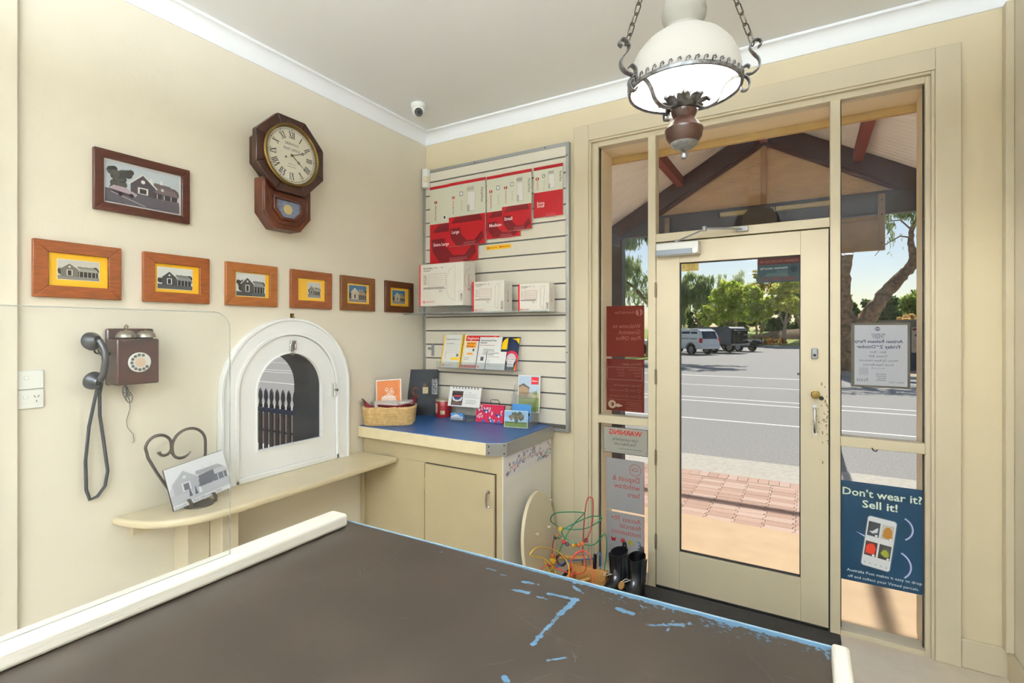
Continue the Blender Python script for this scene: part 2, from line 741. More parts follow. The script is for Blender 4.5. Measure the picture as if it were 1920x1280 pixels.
# ------------------------------------------------------------------ shopfront frame (window_2) and door
w2 = thing('window_2', 'cream timber shopfront frame with glazed sidelights and transom around the door', 'window frame', kind='structure')
for x0, x1 in ((1.254, 1.355), (3.068, 3.161)):
    obj('architrave', MB().box(x0, x1, -.02, 0, 0, 2.843), TRIM, w2, bevel=.003)
obj('architrave', MB().box(1.355, 3.068, -.02, 0, 2.742, 2.843), TRIM, w2, bevel=.003)
for x0, x1 in ((1.355, 1.368), (3.055, 3.068)):
    obj('stop_bead', MB().box(x0, x1, -.012, .012, 0, 2.742), TRIM, w2, bevel=.002)
obj('stop_bead', MB().box(1.368, 3.055, -.012, .012, 2.73, 2.742), TRIM, w2, bevel=.002)
for x0, x1 in ((1.30, 1.408), (3.036, 3.10)):
    obj('jamb', MB().box(x0, x1, .012, .075, -.02, 2.73), TRIM, w2, bevel=.002)
obj('head', MB().box(1.408, 3.036, .012, .075, 2.70, 2.745), TRIM, w2, bevel=.002)
obj('mullion', MB().box(1.729, 1.776, -.002, .075, -.02, 2.70), TRIM, w2, bevel=.003)
obj('mullion', MB().box(2.656, 2.701, -.002, .075, -.02, 2.70), TRIM, w2, bevel=.003)
obj('transom', MB().box(1.776, 2.656, 0, .075, 2.059, 2.108), TRIM, w2, bevel=.003)
for x0, x1 in ((1.408, 1.729), (2.701, 3.036)):
    obj('rail', MB().box(x0, x1, .003, .075, .948, .998), TRIM, w2, bevel=.003)
    obj('sill', MB().box(x0, x1, .003, .10, -.02, .022), TRIM, w2, bevel=.003)
    for z0, z1 in ((.022, .948), (.998, 2.70)):
        obj('pane', MB().box(x0, x1, .04, .045, z0, z1), GLASS, w2, smooth=False)
        obj('glazing_seal', MB().box(x0, x0 + .005, .034, .05, z0, z1).box(x1 - .005, x1, .034, .05, z0, z1), SEAL_SHADE, w2)
obj('pane', MB().box(1.776, 2.656, .04, .045, 2.108, 2.70), GLASS, w2, smooth=False)
obj('door_stop', MB().box(1.776, 1.788, .046, .06, 0, 2.059).box(2.644, 2.656, .046, .06, 0, 2.059).box(1.788, 2.644, .046, .06, 2.045, 2.059), SEAL_SHADE, w2, smooth=False)  # stop coloured dark to paint the shade in the gap around the door
GOLD = mat('ochre_trim_paint', (188, 150, 82), .5, noise=.06)
SOFF = mat('reveal_cream_paint', (236, 216, 180), .5)
obj('soffit', MB().box(1.30, 3.10, .075, .26, 2.70, 2.745), SOFF, w2)
obj('outer_head', MB().box(1.30, 3.10, .26, .29, 2.66, 2.76), GOLD, w2, bevel=.003)
for x0, x1 in ((1.30, 1.412), (3.04, 3.10)):
    obj('reveal', MB().box(x0, x1, .075, .26, -.02, 2.70), SOFF, w2)
obj('hook', MB().tube([(2.83, -.0, .955), (2.83, -.012, .955), (2.835, -.016, .946), (2.845, -.016, .943), (2.85, -.016, .952)], .003, 6), BLKM, w2)

d1 = thing('door_1', 'cream worn glazed shop door with closer and pull handle', 'door', T(1.779, 0, 0), kind='structure')
dl = 0.871
obj('stile', MB().box(0, .134, 0, .042, .012, 2.0515), TRIM, d1, bevel=.002)
obj('stile', MB().box(.747, dl, 0, .042, .012, 2.0515), TRIM, d1, bevel=.002)
obj('rail', MB().box(.134, .747, 0, .042, 1.927, 2.0515), TRIM, d1, bevel=.002)
obj('rail', MB().box(.134, .747, 0, .042, .012, .239), TRIM, d1, bevel=.002)
obj('pane', MB().box(.134, .747, .019, .024, .239, 1.927), GLASS, d1, smooth=False)
sl = MB()
sl.box(.134, .139, .012, .03, .239, 1.927).box(.742, .747, .012, .03, .239, 1.927).box(.139, .742, .012, .03, .239, .246).box(.139, .742, .012, .03, 1.921, 1.927)
obj('glazing_seal', sl, SEAL_SHADE, d1)
obj('kick_seal', MB().box(0, dl, -.008, .0, .004, .018), BLKM, d1)
for z in (1.775, 1.256, .775, .274):
    h = MB().cyl((-.002, -.006, z - .045), (-.002, -.006, z + .045), .006, n=10)
    for k in (-.027, -.009, .009, .027):
        h.cyl((-.002, -.006, z + k - .002), (-.002, -.006, z + k + .002), .0075, n=10)
    obj('hinge', h, mat('worn_hinge', (128, 112, 86), .45, .6), d1)
lk = MB().box(.795, .825, -.012, 0, 1.385, 1.44)
o = obj('deadlock', lk, ALUD, d1, bevel=.006)
obj('keyhole', MB().cyl((.81, -.016, 1.405), (.81, -.012, 1.405), .007, n=12), BLKM, o)
kb = MB().lathe([(.02, 0), (.02, .004), (.012, .006), (.011, .02), (.019, .026), (.0205, .034), (.017, .041), (.0, .042)], 20, T(.814, 0, 1.204) @ RX(90))
kb.box(.812, .816, -.046, -.04, 1.192, 1.216)
obj('knob', kb, BRASS, d1)
obj('old_keyhole', MB().cyl((.84, -.002, 1.184), (.84, 0, 1.184), .011, n=12), BLKM, d1)
hd = MB()
hd.tube([(.811, 0, 1.135), (.811, -.018, 1.132), (.811, -.03, 1.115), (.811, -.034, 1.07), (.811, -.03, 1.03), (.811, -.018, 1.012), (.811, 0, 1.008)], [.007, .007, .0065, .006, .0065, .007, .007], 10)
hd.box(.80, .822, -.003, 0, 1.118, 1.152).box(.80, .822, -.003, 0, .99, 1.024)
obj('pull_handle', hd, CHROME, d1, bevel=.001)
cl = obj('closer_body', MB().box(.008, .252, -.052, 0, 1.965, 2.042), mat('closer_silver', (196, 196, 192), .4, .4), d1, bevel=.006)
obj('closer_band', MB().box(.01, .215, -.055, -.051, 1.97, 2.0), mat('closer_grey', (120, 126, 134), .35, .5), cl, bevel=.001)
obj('adjusting_knob', MB().cyl((.232, -.06, 1.985), (.232, -.05, 1.985), .015, n=14), PLAST, cl)
arm = MB()
arm.tube([(.125, -.03, 2.048), (.29, -.10, 2.09)], .008, 6, squash=.5).tube([(.29, -.10, 2.093), (.42, -.045, 2.09), (.475, -.01, 2.085)], .009, 6, squash=.6)
arm.cyl((.125, -.03, 2.04), (.125, -.03, 2.056), .014, n=12).cyl((.29, -.10, 2.08), (.29, -.10, 2.105), .012, n=12).box(.44, .50, -.02, .0, 2.075, 2.10)
obj('closer_arm', arm, ALUD, d1, bevel=.001)
grime = PR()
r = random.Random(4)
for k in range(34):
    zz = r.gauss(1.06, .1)
    xx = min(.873, dl - abs(r.gauss(0, .02)))
    grime.circ(xx, zz, r.uniform(.0012, .0045), (140, 122, 92), 6, ry=r.uniform(.002, .012))
for k in range(22):
    grime.circ(r.gauss(.815, .02), r.gauss(1.1, .08), r.uniform(.001, .003), (168, 150, 118), 6)
grime.build('wear_marks', d1, .0006, M=Matrix(((1, 0, 0, 0), (0, 0, -1, 0), (0, 1, 0, 0), (0, 0, 0, 1))))

mb = MB().box(1.776, 2.656, -.01, .26, -.1, .004)
tag(obj('trim_7', mb, mat('worn_threshold', (92, 84, 74), .5, .2, noise=.2), bevel=.003), 'worn metal threshold strip under the shop door', 'threshold', kind='structure')
mb = MB().box(1.24, 2.70, -1.1, -.022, 0, .012)
tag(obj('door_mat', mb, MATM, bevel=.004), 'dark coir mat on the floor inside the shop door', 'door mat')

# ------------------------------------------------------------------ arched hatch window in the left wall (window_1)
w1 = thing('window_1', 'white arched hatch window with clear glass above the cream ledge', 'window', on_left(hc, 0), kind='structure')
zb = .735
mb = MB().ring(arch(.407, 1.195, zb), arch(.312, 1.195, zb), 0, .03, closed=False)
mb.ring(arch(.407, 1.195, zb), arch(.392, 1.195, zb), .03, .038, closed=False).ring(arch(.33, 1.195, zb), arch(.312, 1.195, zb), .03, .034, closed=False)
obj('architrave', mb, WHITE, w1, bevel=.002, angle=30)
inner = [(x, y) for x, y in arch(.207, 1.195, .888)]
outer = arch(.31, 1.195, .765)
mb = MB().ring(outer, inner, -.004, .02)
lf = obj('hatch_leaf', mb, WHITE, w1, bevel=.003, angle=30)
mb = MB().ring(arch(.214, 1.195, .881), inner, .02, .026)
obj('glazing_bead', mb, WHITE, lf, angle=30)
obj('pane', MB().prism(arch(.21, 1.195, .884), .002, .006), GLASS, w1, smooth=False)
obj('bottom_bead', MB().box(-.312, .312, 0, 0.0, 0, 0).box(-.33, .33, .735, .765, 0, .034), WHITE, w1, bevel=.004)
mb = MB().ring(arch(.2149, 1.195, .8005), arch(.2099, 1.195, .8055), D - .004, -.004)
obj('dark_lining', mb, DARKLIN, w1, angle=30)
lt = obj('catch', MB().box(-.012, .022, 1.452, 1.475, .02, .036).box(-.014, .012, 1.415, 1.46, .02, .03).box(.014, .024, 1.42, 1.46, .02, .034), CHROME, w1, bevel=.004)
obj('catch_ring', MB().tube([(.012 * math.cos(a * PI / 8) + .002, 1.405 + .012 * math.sin(a * PI / 8), .03) for a in range(16)], .0022, 6, True), CHROME, lt)
bo = obj('bolt', MB().box(.262, .285, 1.125, 1.205, .02, .028).box(.29, .305, 1.125, 1.205, .03, .038), PLAST, w1, bevel=.002)
obj('bolt_knob', MB().cyl((.296, 1.165, .036), (.296, 1.165, .054), .008, n=12), CHROME, bo)
obj('hook', MB().box(.006, .026, 1.605, 1.63, 0, .008).tube([(.016, 1.622, .006), (.016, 1.618, .014), (.016, 1.606, .016), (.016, 1.602, .022), (.016, 1.61, .026)], .0022, 6), BRASS, w1)


# ------------------------------------------------------------------ outside: ground, verandah
ASPH = mat('asphalt', (112, 110, 108), .9, rgb2=(176, 173, 167), noise=.1, nscale=70, bump=.5, bscale=90, detail=8)
CONC = mat('kerb_concrete', (186, 180, 168), .9, noise=.12, nscale=20)
TILE = mat('verandah_concrete', (196, 166, 130), .8, noise=.06, nscale=6, bump=.1, bscale=80)
PAVB = mat('paver_joint_sand', (96, 78, 66), .95)
LAWN = mat('lawn', (150, 160, 70), .95, noise=.35, nscale=6)
SOIL = mat('bark_soil', (128, 106, 84), .95, noise=.3, nscale=4)
LINEW = mat('road_paint', (236, 232, 222), .8, noise=.1, nscale=30)


def st(name, mb, m, label, cat, **k):
    return tag(obj(name, mb, m, smooth=False, **k), label, cat, kind='structure')


st('verandah_floor', MB().box(-2, 6, .0, 1.37, -.3, -.03).box(-2, 6, 1.37, 1.425, -.3, -.034), TILE, 'sandy concrete verandah floor outside the door', 'floor')
foot = st('footpath', MB().box(-25, 25, 1.425, 3.06, -.4, -.1), PAVB, 'reddish brick paved footpath outside the door', 'footpath')
st('kerb', MB().box(-40, 40, 3.06, 3.88, -.4, -.088), CONC, 'pale concrete gutter kerb beside the footpath', 'kerb')
road = st('road', MB().box(-70, 70, 3.88, 57, -.5, -.17), ASPH, 'wide grey asphalt road beyond the footpath', 'road')
for y, w in ((7.2, .09), (9.8, .1), (10.5, .1), (13.65, .09), (17.1, .16)):
    obj('line_marking', MB().box(-40, 40 if y < 17 else 2.3, y - w / 2, y + w / 2, -.17, -.167), LINEW, road, smooth=False)

obj('gutter_seam', MB().box(-40, 40, 3.872, 3.90, -.2, -.168), mat('seam_dark', (84, 80, 74), .95, noise=.3, nscale=30), road, smooth=False)

# pavers
pv = [mat('paver_a', (190, 156, 138), .85, noise=.1, nscale=60), mat('paver_b', (181, 147, 129), .85, noise=.1, nscale=60), mat('paver_c', (196, 167, 151), .85, noise=.1, nscale=60)]


def paver_mesh(w, h, notch, m):
    if notch:
        po = [(0, 0), (w * .5, 0), (w * .5, .0), (w, 0), (w, h * .28), (w + notch, h * .42), (w + notch, h), (notch, h), (notch, h * .42), (0, h * .28)]
        po = [(0, 0), (w, 0), (w, h * .3), (w + notch, h * .45), (w + notch, h), (notch, h), (notch, h * .45), (0, h * .3)]
    else:
        po = [(0, 0), (w, 0), (w, h), (0, h)]
    g = .0022
    cx, cy = w / 2 + notch / 2, h / 2
    po = [(x - g * (1 if x > cx else -1), y - g * (1 if y > cy else -1)) for x, y in po]
    b = MB().prism(po, -.03, .0)
    me = b.mesh('paver', False)
    me.materials.append(m)
    return me


field = [paver_mesh(.225, .1125, .02, m) for m in pv]
head = [paver_mesh(.1, .2, 0, m) for m in pv]
rp = random.Random(5)
rest = MB()
for i in range(-16, 34):
    for j in range(13):
        x, y = .2 + i * .225 + (.02 if j % 2 else 0) * 0, 1.43 + j * .1125
        if .55 < x < 3.9:
            o = bpy.data.objects.new('paver', field[rp.randrange(3)])
            COL.objects.link(o)
            o.parent = foot
            o.location = (x, y, -.082 + rp.uniform(-.0008, .0008))
        else:
            rest.box(x, x + .219, y, y + .107, -.1, -.082)
for i in range(-40, 76):
    x = .2 + i * .1
    if .5 < x < 4.2:
        o = bpy.data.objects.new('paver', head[rp.randrange(3)])
        COL.objects.link(o)
        o.parent = foot
        o.location = (x, 2.895 - .035, -.08 + rp.uniform(-.002, .002))
    else:
        rest.box(x, x + .094, 2.863, 3.055, -.1, -.08)
o = obj('outer_pavers', rest, pv[0], foot, smooth=False)
o['kind'] = 'stuff'

# gabled verandah
BRN = mat('brown_timber_paint', (78, 48, 40), .55, noise=.12, nscale=9)
BLU = mat('dark_slate_paint', (70, 66, 70), .6, noise=.12, nscale=9)
REDP = mat('red_oxide_paint', (140, 66, 50), .55, noise=.1, nscale=9)
STUC = mat('tan_stucco', (242, 210, 166), .85, noise=.06, nscale=10, bump=1.0, bscale=45, stretch=(.6, 1, 1.6))
ROOF = mat('white_roof_sheet', (253, 252, 249), .5, noise=.03, nscale=3)
PALT = mat('pale_timber', (206, 170, 128), .7, noise=.08, nscale=10)
AX, AZ, SL = 2.185, 3.60, .565
vr = thing('verandah', 'gabled verandah with brown timber truss and white corrugated roof outside the door', 'verandah', kind='structure')
mb = MB()
for sgn in (-1, 1):
    nn = 33 * 8
    vs = []
    for i in range(nn + 1):
        y = .30 + 2.55 * i / nn
        w = .009 * math.sin(2 * PI * (y - .3) / .0762)
        for k in range(2):
            xx = sgn * (0, 2.05)[k]
            vs.append((AX + xx, y, AZ - SL * abs(xx) + .012 + w))
    f = [(2 * i, 2 * i + 1, 2 * i + 3, 2 * i + 2) for i in range(nn)]
    mb2 = MB().add(vs, f if sgn > 0 else [q[::-1] for q in f])
    o = obj('roof_sheet', mb2, ROOF, vr)
    sd = o.modifiers.new('thick', 'SOLIDIFY')
    sd.thickness = .004
obj('ridge_cap', MB().add([(AX - .2, .3, AZ - .085), (AX, .3, AZ + .035), (AX + .2, .3, AZ - .085), (AX - .2, 2.85, AZ - .085), (AX, 2.85, AZ + .035), (AX + .2, 2.85, AZ - .085)], [(0, 1, 4, 3), (1, 2, 5, 4)]), ROOF, vr)
for sgn in (-1, 1):
    M = T(AX, 2.55, AZ)
    run = 2.0
    po = [(0, -.005), (sgn * run, -SL * run - .005), (sgn * run, -SL * run - .19), (0, -.205)]
    ma = Matrix(((1, 0, 0, 0), (0, 0, -1, 0), (0, 1, 0, 0), (0, 0, 0, 1)))
    obj('rafter', MB().prism(po, 0, .07, M @ ma), BRN, vr)
    po = [(0, -.2), (sgn * 1.2, -SL * 1.2 - .2), (sgn * 1.2, -SL * 1.2 - .235), (0, -.235)]
    obj('rafter_bead', MB().prism(po, .0, .035, M @ ma), mat('red_brown_bead', (96, 52, 42), .55), vr)
obj('tie_beam', MB().box(.0, 4.37, 2.49, 2.57, 2.572, 2.775), BLU, vr, bevel=.003)
po = [(1.02, 2.774), (3.35, 2.774), (AX, 3.40)]
obj('gable_panel', MB().prism(po, -.015, .015, T(0, 2.575, 0) @ ma), STUC, vr)
obj('king_batten', MB().box(2.153, 2.205, 2.53, 2.56, 2.775, 3.385), PALT, vr)
for x, z in ((1.39, 3.07), (2.95, 3.07)):
    obj('purlin', MB().box(x - .035, x + .035, .29, 2.48, z - .01, z + .09), REDP, vr)
obj('purlin', MB().box(2.15, 2.22, .29, 2.48, 3.375, 3.54), REDP, vr)
for x in (.68, 3.69):
    obj('post', MB().box(x - .065, x + .065, 2.5, 2.63, -.1, 2.572), BLU, vr, bevel=.008)
    obj('side_beam', MB().box(x - .05, x + .05, .29, 2.49, 2.48, 2.60), BLU, vr)
for x in (1.235, 3.095):
    b = obj('sign_bracket', MB().box(x, x + .048, 2.44, 2.488, 2.243, 2.738), mat('bracket_metal', (136, 116, 92), .5, .3), vr)
    obj('bolt_row', MB().box(x + .02, x + .028, 2.432, 2.44, 2.68, 2.69).box(x + .02, x + .028, 2.432, 2.44, 2.55, 2.56).box(x + .02, x + .028, 2.432, 2.44, 2.30, 2.31), BLKM, b)
sg = thing('hanging_sign_board', 'back of the long brown sign board hung under the verandah beam', 'sign board')
SGB = mat('sign_back', (150, 128, 98), .7, noise=.12, nscale=8)
obj('board', MB().box(1.285, 3.094, 2.47, 2.485, 2.27, 2.53), SGB, sg)
obj('frame_rail', MB().box(1.285, 3.094, 2.45, 2.49, 2.243, 2.275), SGB, sg)
obj('frame_rail', MB().box(1.285, 3.094, 2.45, 2.49, 2.52, 2.55), SGB, sg)
bt = thing('batten_light', 'slim pale batten light fixed along the verandah beam', 'light')
obj('housing', MB().box(1.79, 2.74, 2.43, 2.488, 2.69, 2.728), mat('aged_enamel', (198, 186, 140), .5), bt, bevel=.004)
obj('end_cap', MB().box(1.77, 1.79, 2.44, 2.488, 2.685, 2.73), BLKM, bt)
obj('clip', MB().tube([(2.27, 2.425, 2.735), (2.272, 2.42, 2.68), (2.29, 2.42, 2.68), (2.288, 2.425, 2.735)], .004, 6), BLKM, bt)
mb = MB().cyl((2.15, 2.405, 2.60), (2.15, 2.425, 2.60), .155, n=32)
rs = thing('round_sign', 'dark round sign hung in front of the verandah tie beam', 'sign')
obj('disc', mb, mat('round_sign_grey', (92, 88, 82), .7), rs)
obj('strap', MB().box(2.135, 2.17, 2.427, 2.487, 2.46, 2.74), PALT, rs)

# signpost and overhead cable at the kerb (both throw the shadows on the paving)
sp = thing('street_pole', 'slim grey steel pole at the roadside behind the door mullion', 'pole', T(2.925, 6.1, -.17))
obj('shaft', MB().cyl((0, 0, 0), (0, 0, 6.6), .045, n=14), ALUD, sp)
obj('base_flange', MB().cyl((0, 0, 0), (0, 0, .03), .09, n=14), ALUD, sp)
mb = MB().tube([(-30, 6.1, 4.03), (0, 6.1, 3.96), (2.9, 6.1, 3.95), (30, 6.1, 4.03)], .045, 8)
tag(obj('overhead_cable', mb, BLACK), 'thick black cable strung above the kerb along the road', 'cable')

# picket fence seen through the hatch
PKT = mat('fence_dark_paint', (74, 72, 78), .6, noise=.1, nscale=20)
RAILB = mat('fence_rail_blue', (52, 58, 82), .55, noise=.1, nscale=20)
pf = thing('picket_fence', 'dark picket fence with pointed heads beyond the arched hatch', 'fence', T(-1.45, -.05, -.1))
po = [(-.024, 0), (.024, 0), (.024, .92), (.012, .945), (.012, .955), (.025, .985), (.026, 1.0), (.018, 1.045), (0, 1.075), (-.018, 1.045), (-.026, 1.0), (-.025, .985), (-.012, .955), (-.012, .945), (-.024, .92)]
pme = MB().prism(po, -.006, .006, Matrix(((1, 0, 0, 0), (0, 0, -1, 0), (0, 1, 0, 0), (0, 0, 0, 1)))).mesh('picket', False)
pme.materials.append(PKT)
for i in range(-6, 24):
    o = bpy.data.objects.new('picket', pme)
    COL.objects.link(o)
    o.parent = pf
    o.location = (.02 - i * .0872, 0, 0)
for z in (.875, .3):
    obj('rail', MB().box(-2.2, .6, -.034, -.008, z - .022, z + .018), RAILB, pf, smooth=False)
st('side_yard', MB().box(-25, -.24, -9, 1.425, -.4, -.105), mat('pale_yard', (206, 198, 186), .9, noise=.08, nscale=6), 'pale bare yard ground beside the building', 'ground')

# ------------------------------------------------------------------ far ground
vs, fs = [], []
rg = random.Random(3)
ys = [57, 58.5, 60, 63, 67, 75, 130]
zs = [-.1, -.02, .15, .5, 1.0, 1.3, 2.0]
xs = [-90 + 4 * i for i in range(46)]
for y, z in zip(ys, zs):
    for x in xs:
        vs.append((x, y, z + (rg.uniform(-.06, .06) if y > 58 else 0)))
k = len(xs)
for j in range(len(ys) - 1):
    for i in range(k - 1):
        fs.append((j * k + i, j * k + i + 1, (j + 1) * k + i + 1, (j + 1) * k + i))
gm = obj('park_ground', MB().add(vs, fs), LAWN)
tag(gm, 'sunlit grassy park ground beyond the car park', 'ground', kind='structure')
st('park_kerb', MB().box(-90, 90, 56.6, 57, -.3, -.05), CONC, 'low pale kerb at the edge of the park', 'kerb')
st('far_footpath', MB().box(2.5, 60, 19.6, 27, -.4, -.06), mat('tan_gravel', (190, 166, 138), .95, noise=.15, nscale=7), 'tan footpath across the road under the pepper tree', 'footpath')
st('far_kerb', MB().box(2.2, 60, 19.2, 19.6, -.4, -.07), CONC, 'concrete kerb across the road under the pepper tree', 'kerb')
st('corner_lawn', MB().box(-40, -5.6, 24.5, 31, -.4, -.08), LAWN, 'bright lawn strip across the road at the left', 'lawn')
mo = MB()
n = 26
vs = []
for j in range(5):
    for i in range(n):
        a = 2 * PI * i / n
        rr = 1 - j / 4.5
        vs.append((6.5 * rr * math.cos(a), 2.2 * rr * math.sin(a), 1.15 * (1 - rr * rr) + rg.uniform(-.1, .1) * (j > 0)))
mo.add(vs, [(j * n + i, j * n + (i + 1) % n, (j + 1) * n + (i + 1) % n, (j + 1) * n + i) for j in range(4) for i in range(n)] + [tuple(4 * n + i for i in range(n))])
o = obj('soil_mound', mo, SOIL, M=T(2.2, 65.5, .55))
tag(o, 'low mound of brown soil and mulch under the park trees', 'mound')


# ------------------------------------------------------------------ trees and shrubs
def leaves(blobs, n, size, droop=0., seed=1, shell=.55, elong=1.):
    """leaf clusters: small bent quads scattered through the outer shell of overlapping ellipsoids"""
    r = random.Random(seed)
    tot = sum(b[3] * b[4] * b[5] for b in blobs)
    vs, fs = [], []
    for bx, by, bz, rx, ry, rz in blobs:
        cl = []
        for _ in range(22):
            d = Vector((r.gauss(0, 1), r.gauss(0, 1), r.gauss(0, 1) + .15)).normalized() * (shell + (1 - shell) * r.random())
            cl.append((d, r.uniform(.16, .34)))
        for _ in range(int(n * rx * ry * rz / tot)):
            d0, cr_ = r.choice(cl)
            e = Vector((r.gauss(0, 1), r.gauss(0, 1), r.gauss(0, 1))).normalized() * (cr_ * r.random() ** .5)
            d = d0 + e
            c = Vector((bx + d.x * rx, by + d.y * ry, bz + d.z * rz))
            if droop:
                c.z -= droop * r.random() ** 2 * (d.x * d.x + d.y * d.y)
                u = Vector((r.gauss(0, .25), r.gauss(0, .25), -1)).normalized()
            else:
                u = Vector((r.gauss(0, 1), r.gauss(0, 1), r.gauss(0, 1))).normalized()
            w = u.cross(Vector((r.gauss(0, 1), r.gauss(0, 1), r.gauss(0, 1)))).normalized()
            s_ = size * r.uniform(.6, 1.3)
            a, b = u * s_ * elong, w * s_ * (.55 if not droop else .22)
            o = len(vs)
            vs += [tuple(c - a), tuple(c + b), tuple(c + a), tuple(c - b)]
            fs.append((o, o + 1, o + 2, o + 3))
    return MB().add(vs, fs)


BARK = mat('grey_bark', (150, 128, 104), .95, noise=.3, nscale=5, bump=.8, bscale=12)
PBARK = mat('pepper_tree_bark', (150, 120, 92), .95, noise=.45, nscale=7, bump=1., bscale=14)
LEAF = {
    'bright': translucent('bright_leaf', (186, 208, 78), .6, (228, 232, 130), .9),
    'mid': translucent('mid_leaf', (150, 174, 84), .6, (202, 212, 118), .9),
    'pale': translucent('pale_grey_leaf', (176, 188, 138), .6, (214, 218, 172), .8),
    'pepper': translucent('pepper_leaf', (130, 152, 104), .6, (190, 202, 152), .8),
    'dark': translucent('dark_leaf', (92, 116, 72), .6, (138, 160, 98), .8),
    'gold': translucent('gold_leaf', (186, 170, 86), .6, (212, 194, 120), 1.0),
    'autumn': translucent('autumn_leaf', (222, 180, 110), .6, (228, 200, 140), 1.5),
    'yellow': translucent('yellow_leaf', (212, 216, 104), .6, (236, 234, 150), .9),
}


def tree(name, label, at, trunk, blobs, kind, n, size, group=None, droop=0., seed=1, branches=(), bark=None, r=.16, shell=.5):
    t = thing(name, label, 'tree', T(*at), group)
    obj('trunk', MB().tube(trunk, [r * (1.25 - .75 * i / (len(trunk) - 1)) for i in range(len(trunk))], 9), bark or BARK, t)
    for b in branches:
        obj('branch', MB().tube(b, [r * .55 * (1 - .7 * i / (len(b) - 1)) for i in range(len(b))], 7), bark or BARK, t)
    obj('foliage', leaves(blobs, n, size, droop, seed, shell), LEAF[kind], t, smooth=False)
    return t


PT = 'trees in the park beyond the car park'
tree('park_tree', 'broad bright green tree behind the parked cars', (-5.6, 62, .3), [(0, 0, 0), (.05, 0, 1.2), (0, 0, 3)],
     [(-.6, 0, 4.2, 2.3, 2.1, 2.0), (.9, 0, 4.6, 2.1, 2.0, 2.2), (0, 0, 6.0, 1.7, 1.6, 1.5), (-2.2, -.3, 2.9, 1.3, 1.3, 1.5), (1.6, .2, 3.1, 1.5, 1.4, 1.2), (-1.4, 0, 5.4, 1.2, 1.2, 1.1)], 'bright', 8000, .21, PT, seed=2,
     branches=[[(0, 0, 1.6), (-.8, 0, 2.8), (-1.5, 0, 4)], [(0, 0, 1.6), (.8, 0, 2.9), (1.4, 0, 4.2)]])
tree('park_tree', 'round green tree with twin trunks right of the parked cars', (-2.35, 60, .3), [(-.12, 0, 0), (-.1, 0, 1.2), (-.2, 0, 2.6)],
     [(0, 0, 3.2, 1.6, 1.5, 1.3), (-.3, 0, 4.6, 1.5, 1.4, 1.4), (.9, 0, 3.7, 1.3, 1.2, 1.3), (-.5, 0, 5.7, .9, .9, .9)], 'bright', 5500, .2, PT, seed=3,
     branches=[[(.22, 0, 0), (.25, 0, 1.2), (.5, 0, 2.8)]], r=.13)
tree('park_tree', 'tall yellowish green tree with pale trunk in front of the mound', (.3, 59, .0), [(0, 0, 0), (.02, 0, 1.4), (.12, 0, 2.4), (.4, 0, 4.2)],
     [(0, 0, 4.6, 1.5, 1.4, 1.2), (1.0, 0, 5.6, 1.8, 1.6, 1.6), (.2, 0, 6.6, 1.5, 1.4, 1.2), (1.6, .2, 4.0, 1.2, 1.2, 1.1), (-.9, 0, 5.6, .9, .9, 1.2)], 'yellow', 5500, .2, PT, seed=4,
     branches=[[(.05, 0, 2.0), (.6, 0, 3.1), (1.2, 0, 4.4)], [(.05, 0, 2.1), (-.4, 0, 3.2), (-.6, 0, 4.4)]], r=.2, bark=mat('pale_bark', (176, 156, 132), .9, noise=.25, nscale=6))
tree('park_tree', 'green tree with leaning twin trunks at the right of the park', (2.2, 64, .8), [(0, 0, 0), (-.4, 0, 1.3), (-.9, 0, 2.4), (-1.2, 0, 3.6)],
     [(-.6, 0, 4.2, 2.0, 1.8, 1.5), (.8, 0, 4.8, 1.8, 1.7, 1.9), (0, 0, 6.2, 1.7, 1.6, 1.3)], 'mid', 5000, .2, PT, seed=5, branches=[[(.1, 0, .1), (.5, 0, 1.3), (.9, 0, 2.6), (1.0, 0, 4)]], r=.22)
tree('pepper_tree', 'weeping grey green tree behind the white car', (-10.4, 67, .8), [(.8, 0, 0), (.5, 0, 1.6), (0, 0, 3.4)],
     [(-1.2, 0, 5.2, 2.6, 2.2, 2.0), (1.2, 0, 5.6, 2.2, 2.0, 2.2), (-.3, 0, 7.0, 2.0, 1.8, 1.6), (-2.4, 0, 3.6, 1.8, 1.8, 2.0)], 'pepper', 10000, .3, PT, 2.2, 6, r=.3, bark=PBARK)
tree('park_tree', 'pale grey green tree rising behind the bright green one', (-6.4, 76, 1.1), [(0, 0, 0), (0, 0, 3), (.2, 0, 6)],
     [(-.3, 0, 6.2, 2.4, 2.0, 2.0), (.9, 0, 6.8, 2.0, 2.0, 2.0), (-1.6, 0, 7.0, 1.6, 1.6, 1.6)], 'pale', 6500, .2, PT, 1.0, 7)
tree('park_tree', 'golden olive tree top above the gap in the park trees', (-2.9, 74, 1.2), [(0, 0, 0), (0, 0, 3), (.1, 0, 7)],
     [(-.4, 0, 8.0, 1.1, 1.0, 1.2), (.7, 0, 7.4, 1.5, 1.3, 1.7), (-.3, 0, 6.2, 1.1, 1.0, 1.0), (1.8, 0, 8.2, 1.6, 1.4, 1.8), (3.0, 0, 6.6, 1.8, 1.6, 1.8)], 'gold', 4200, .2, PT, seed=8)
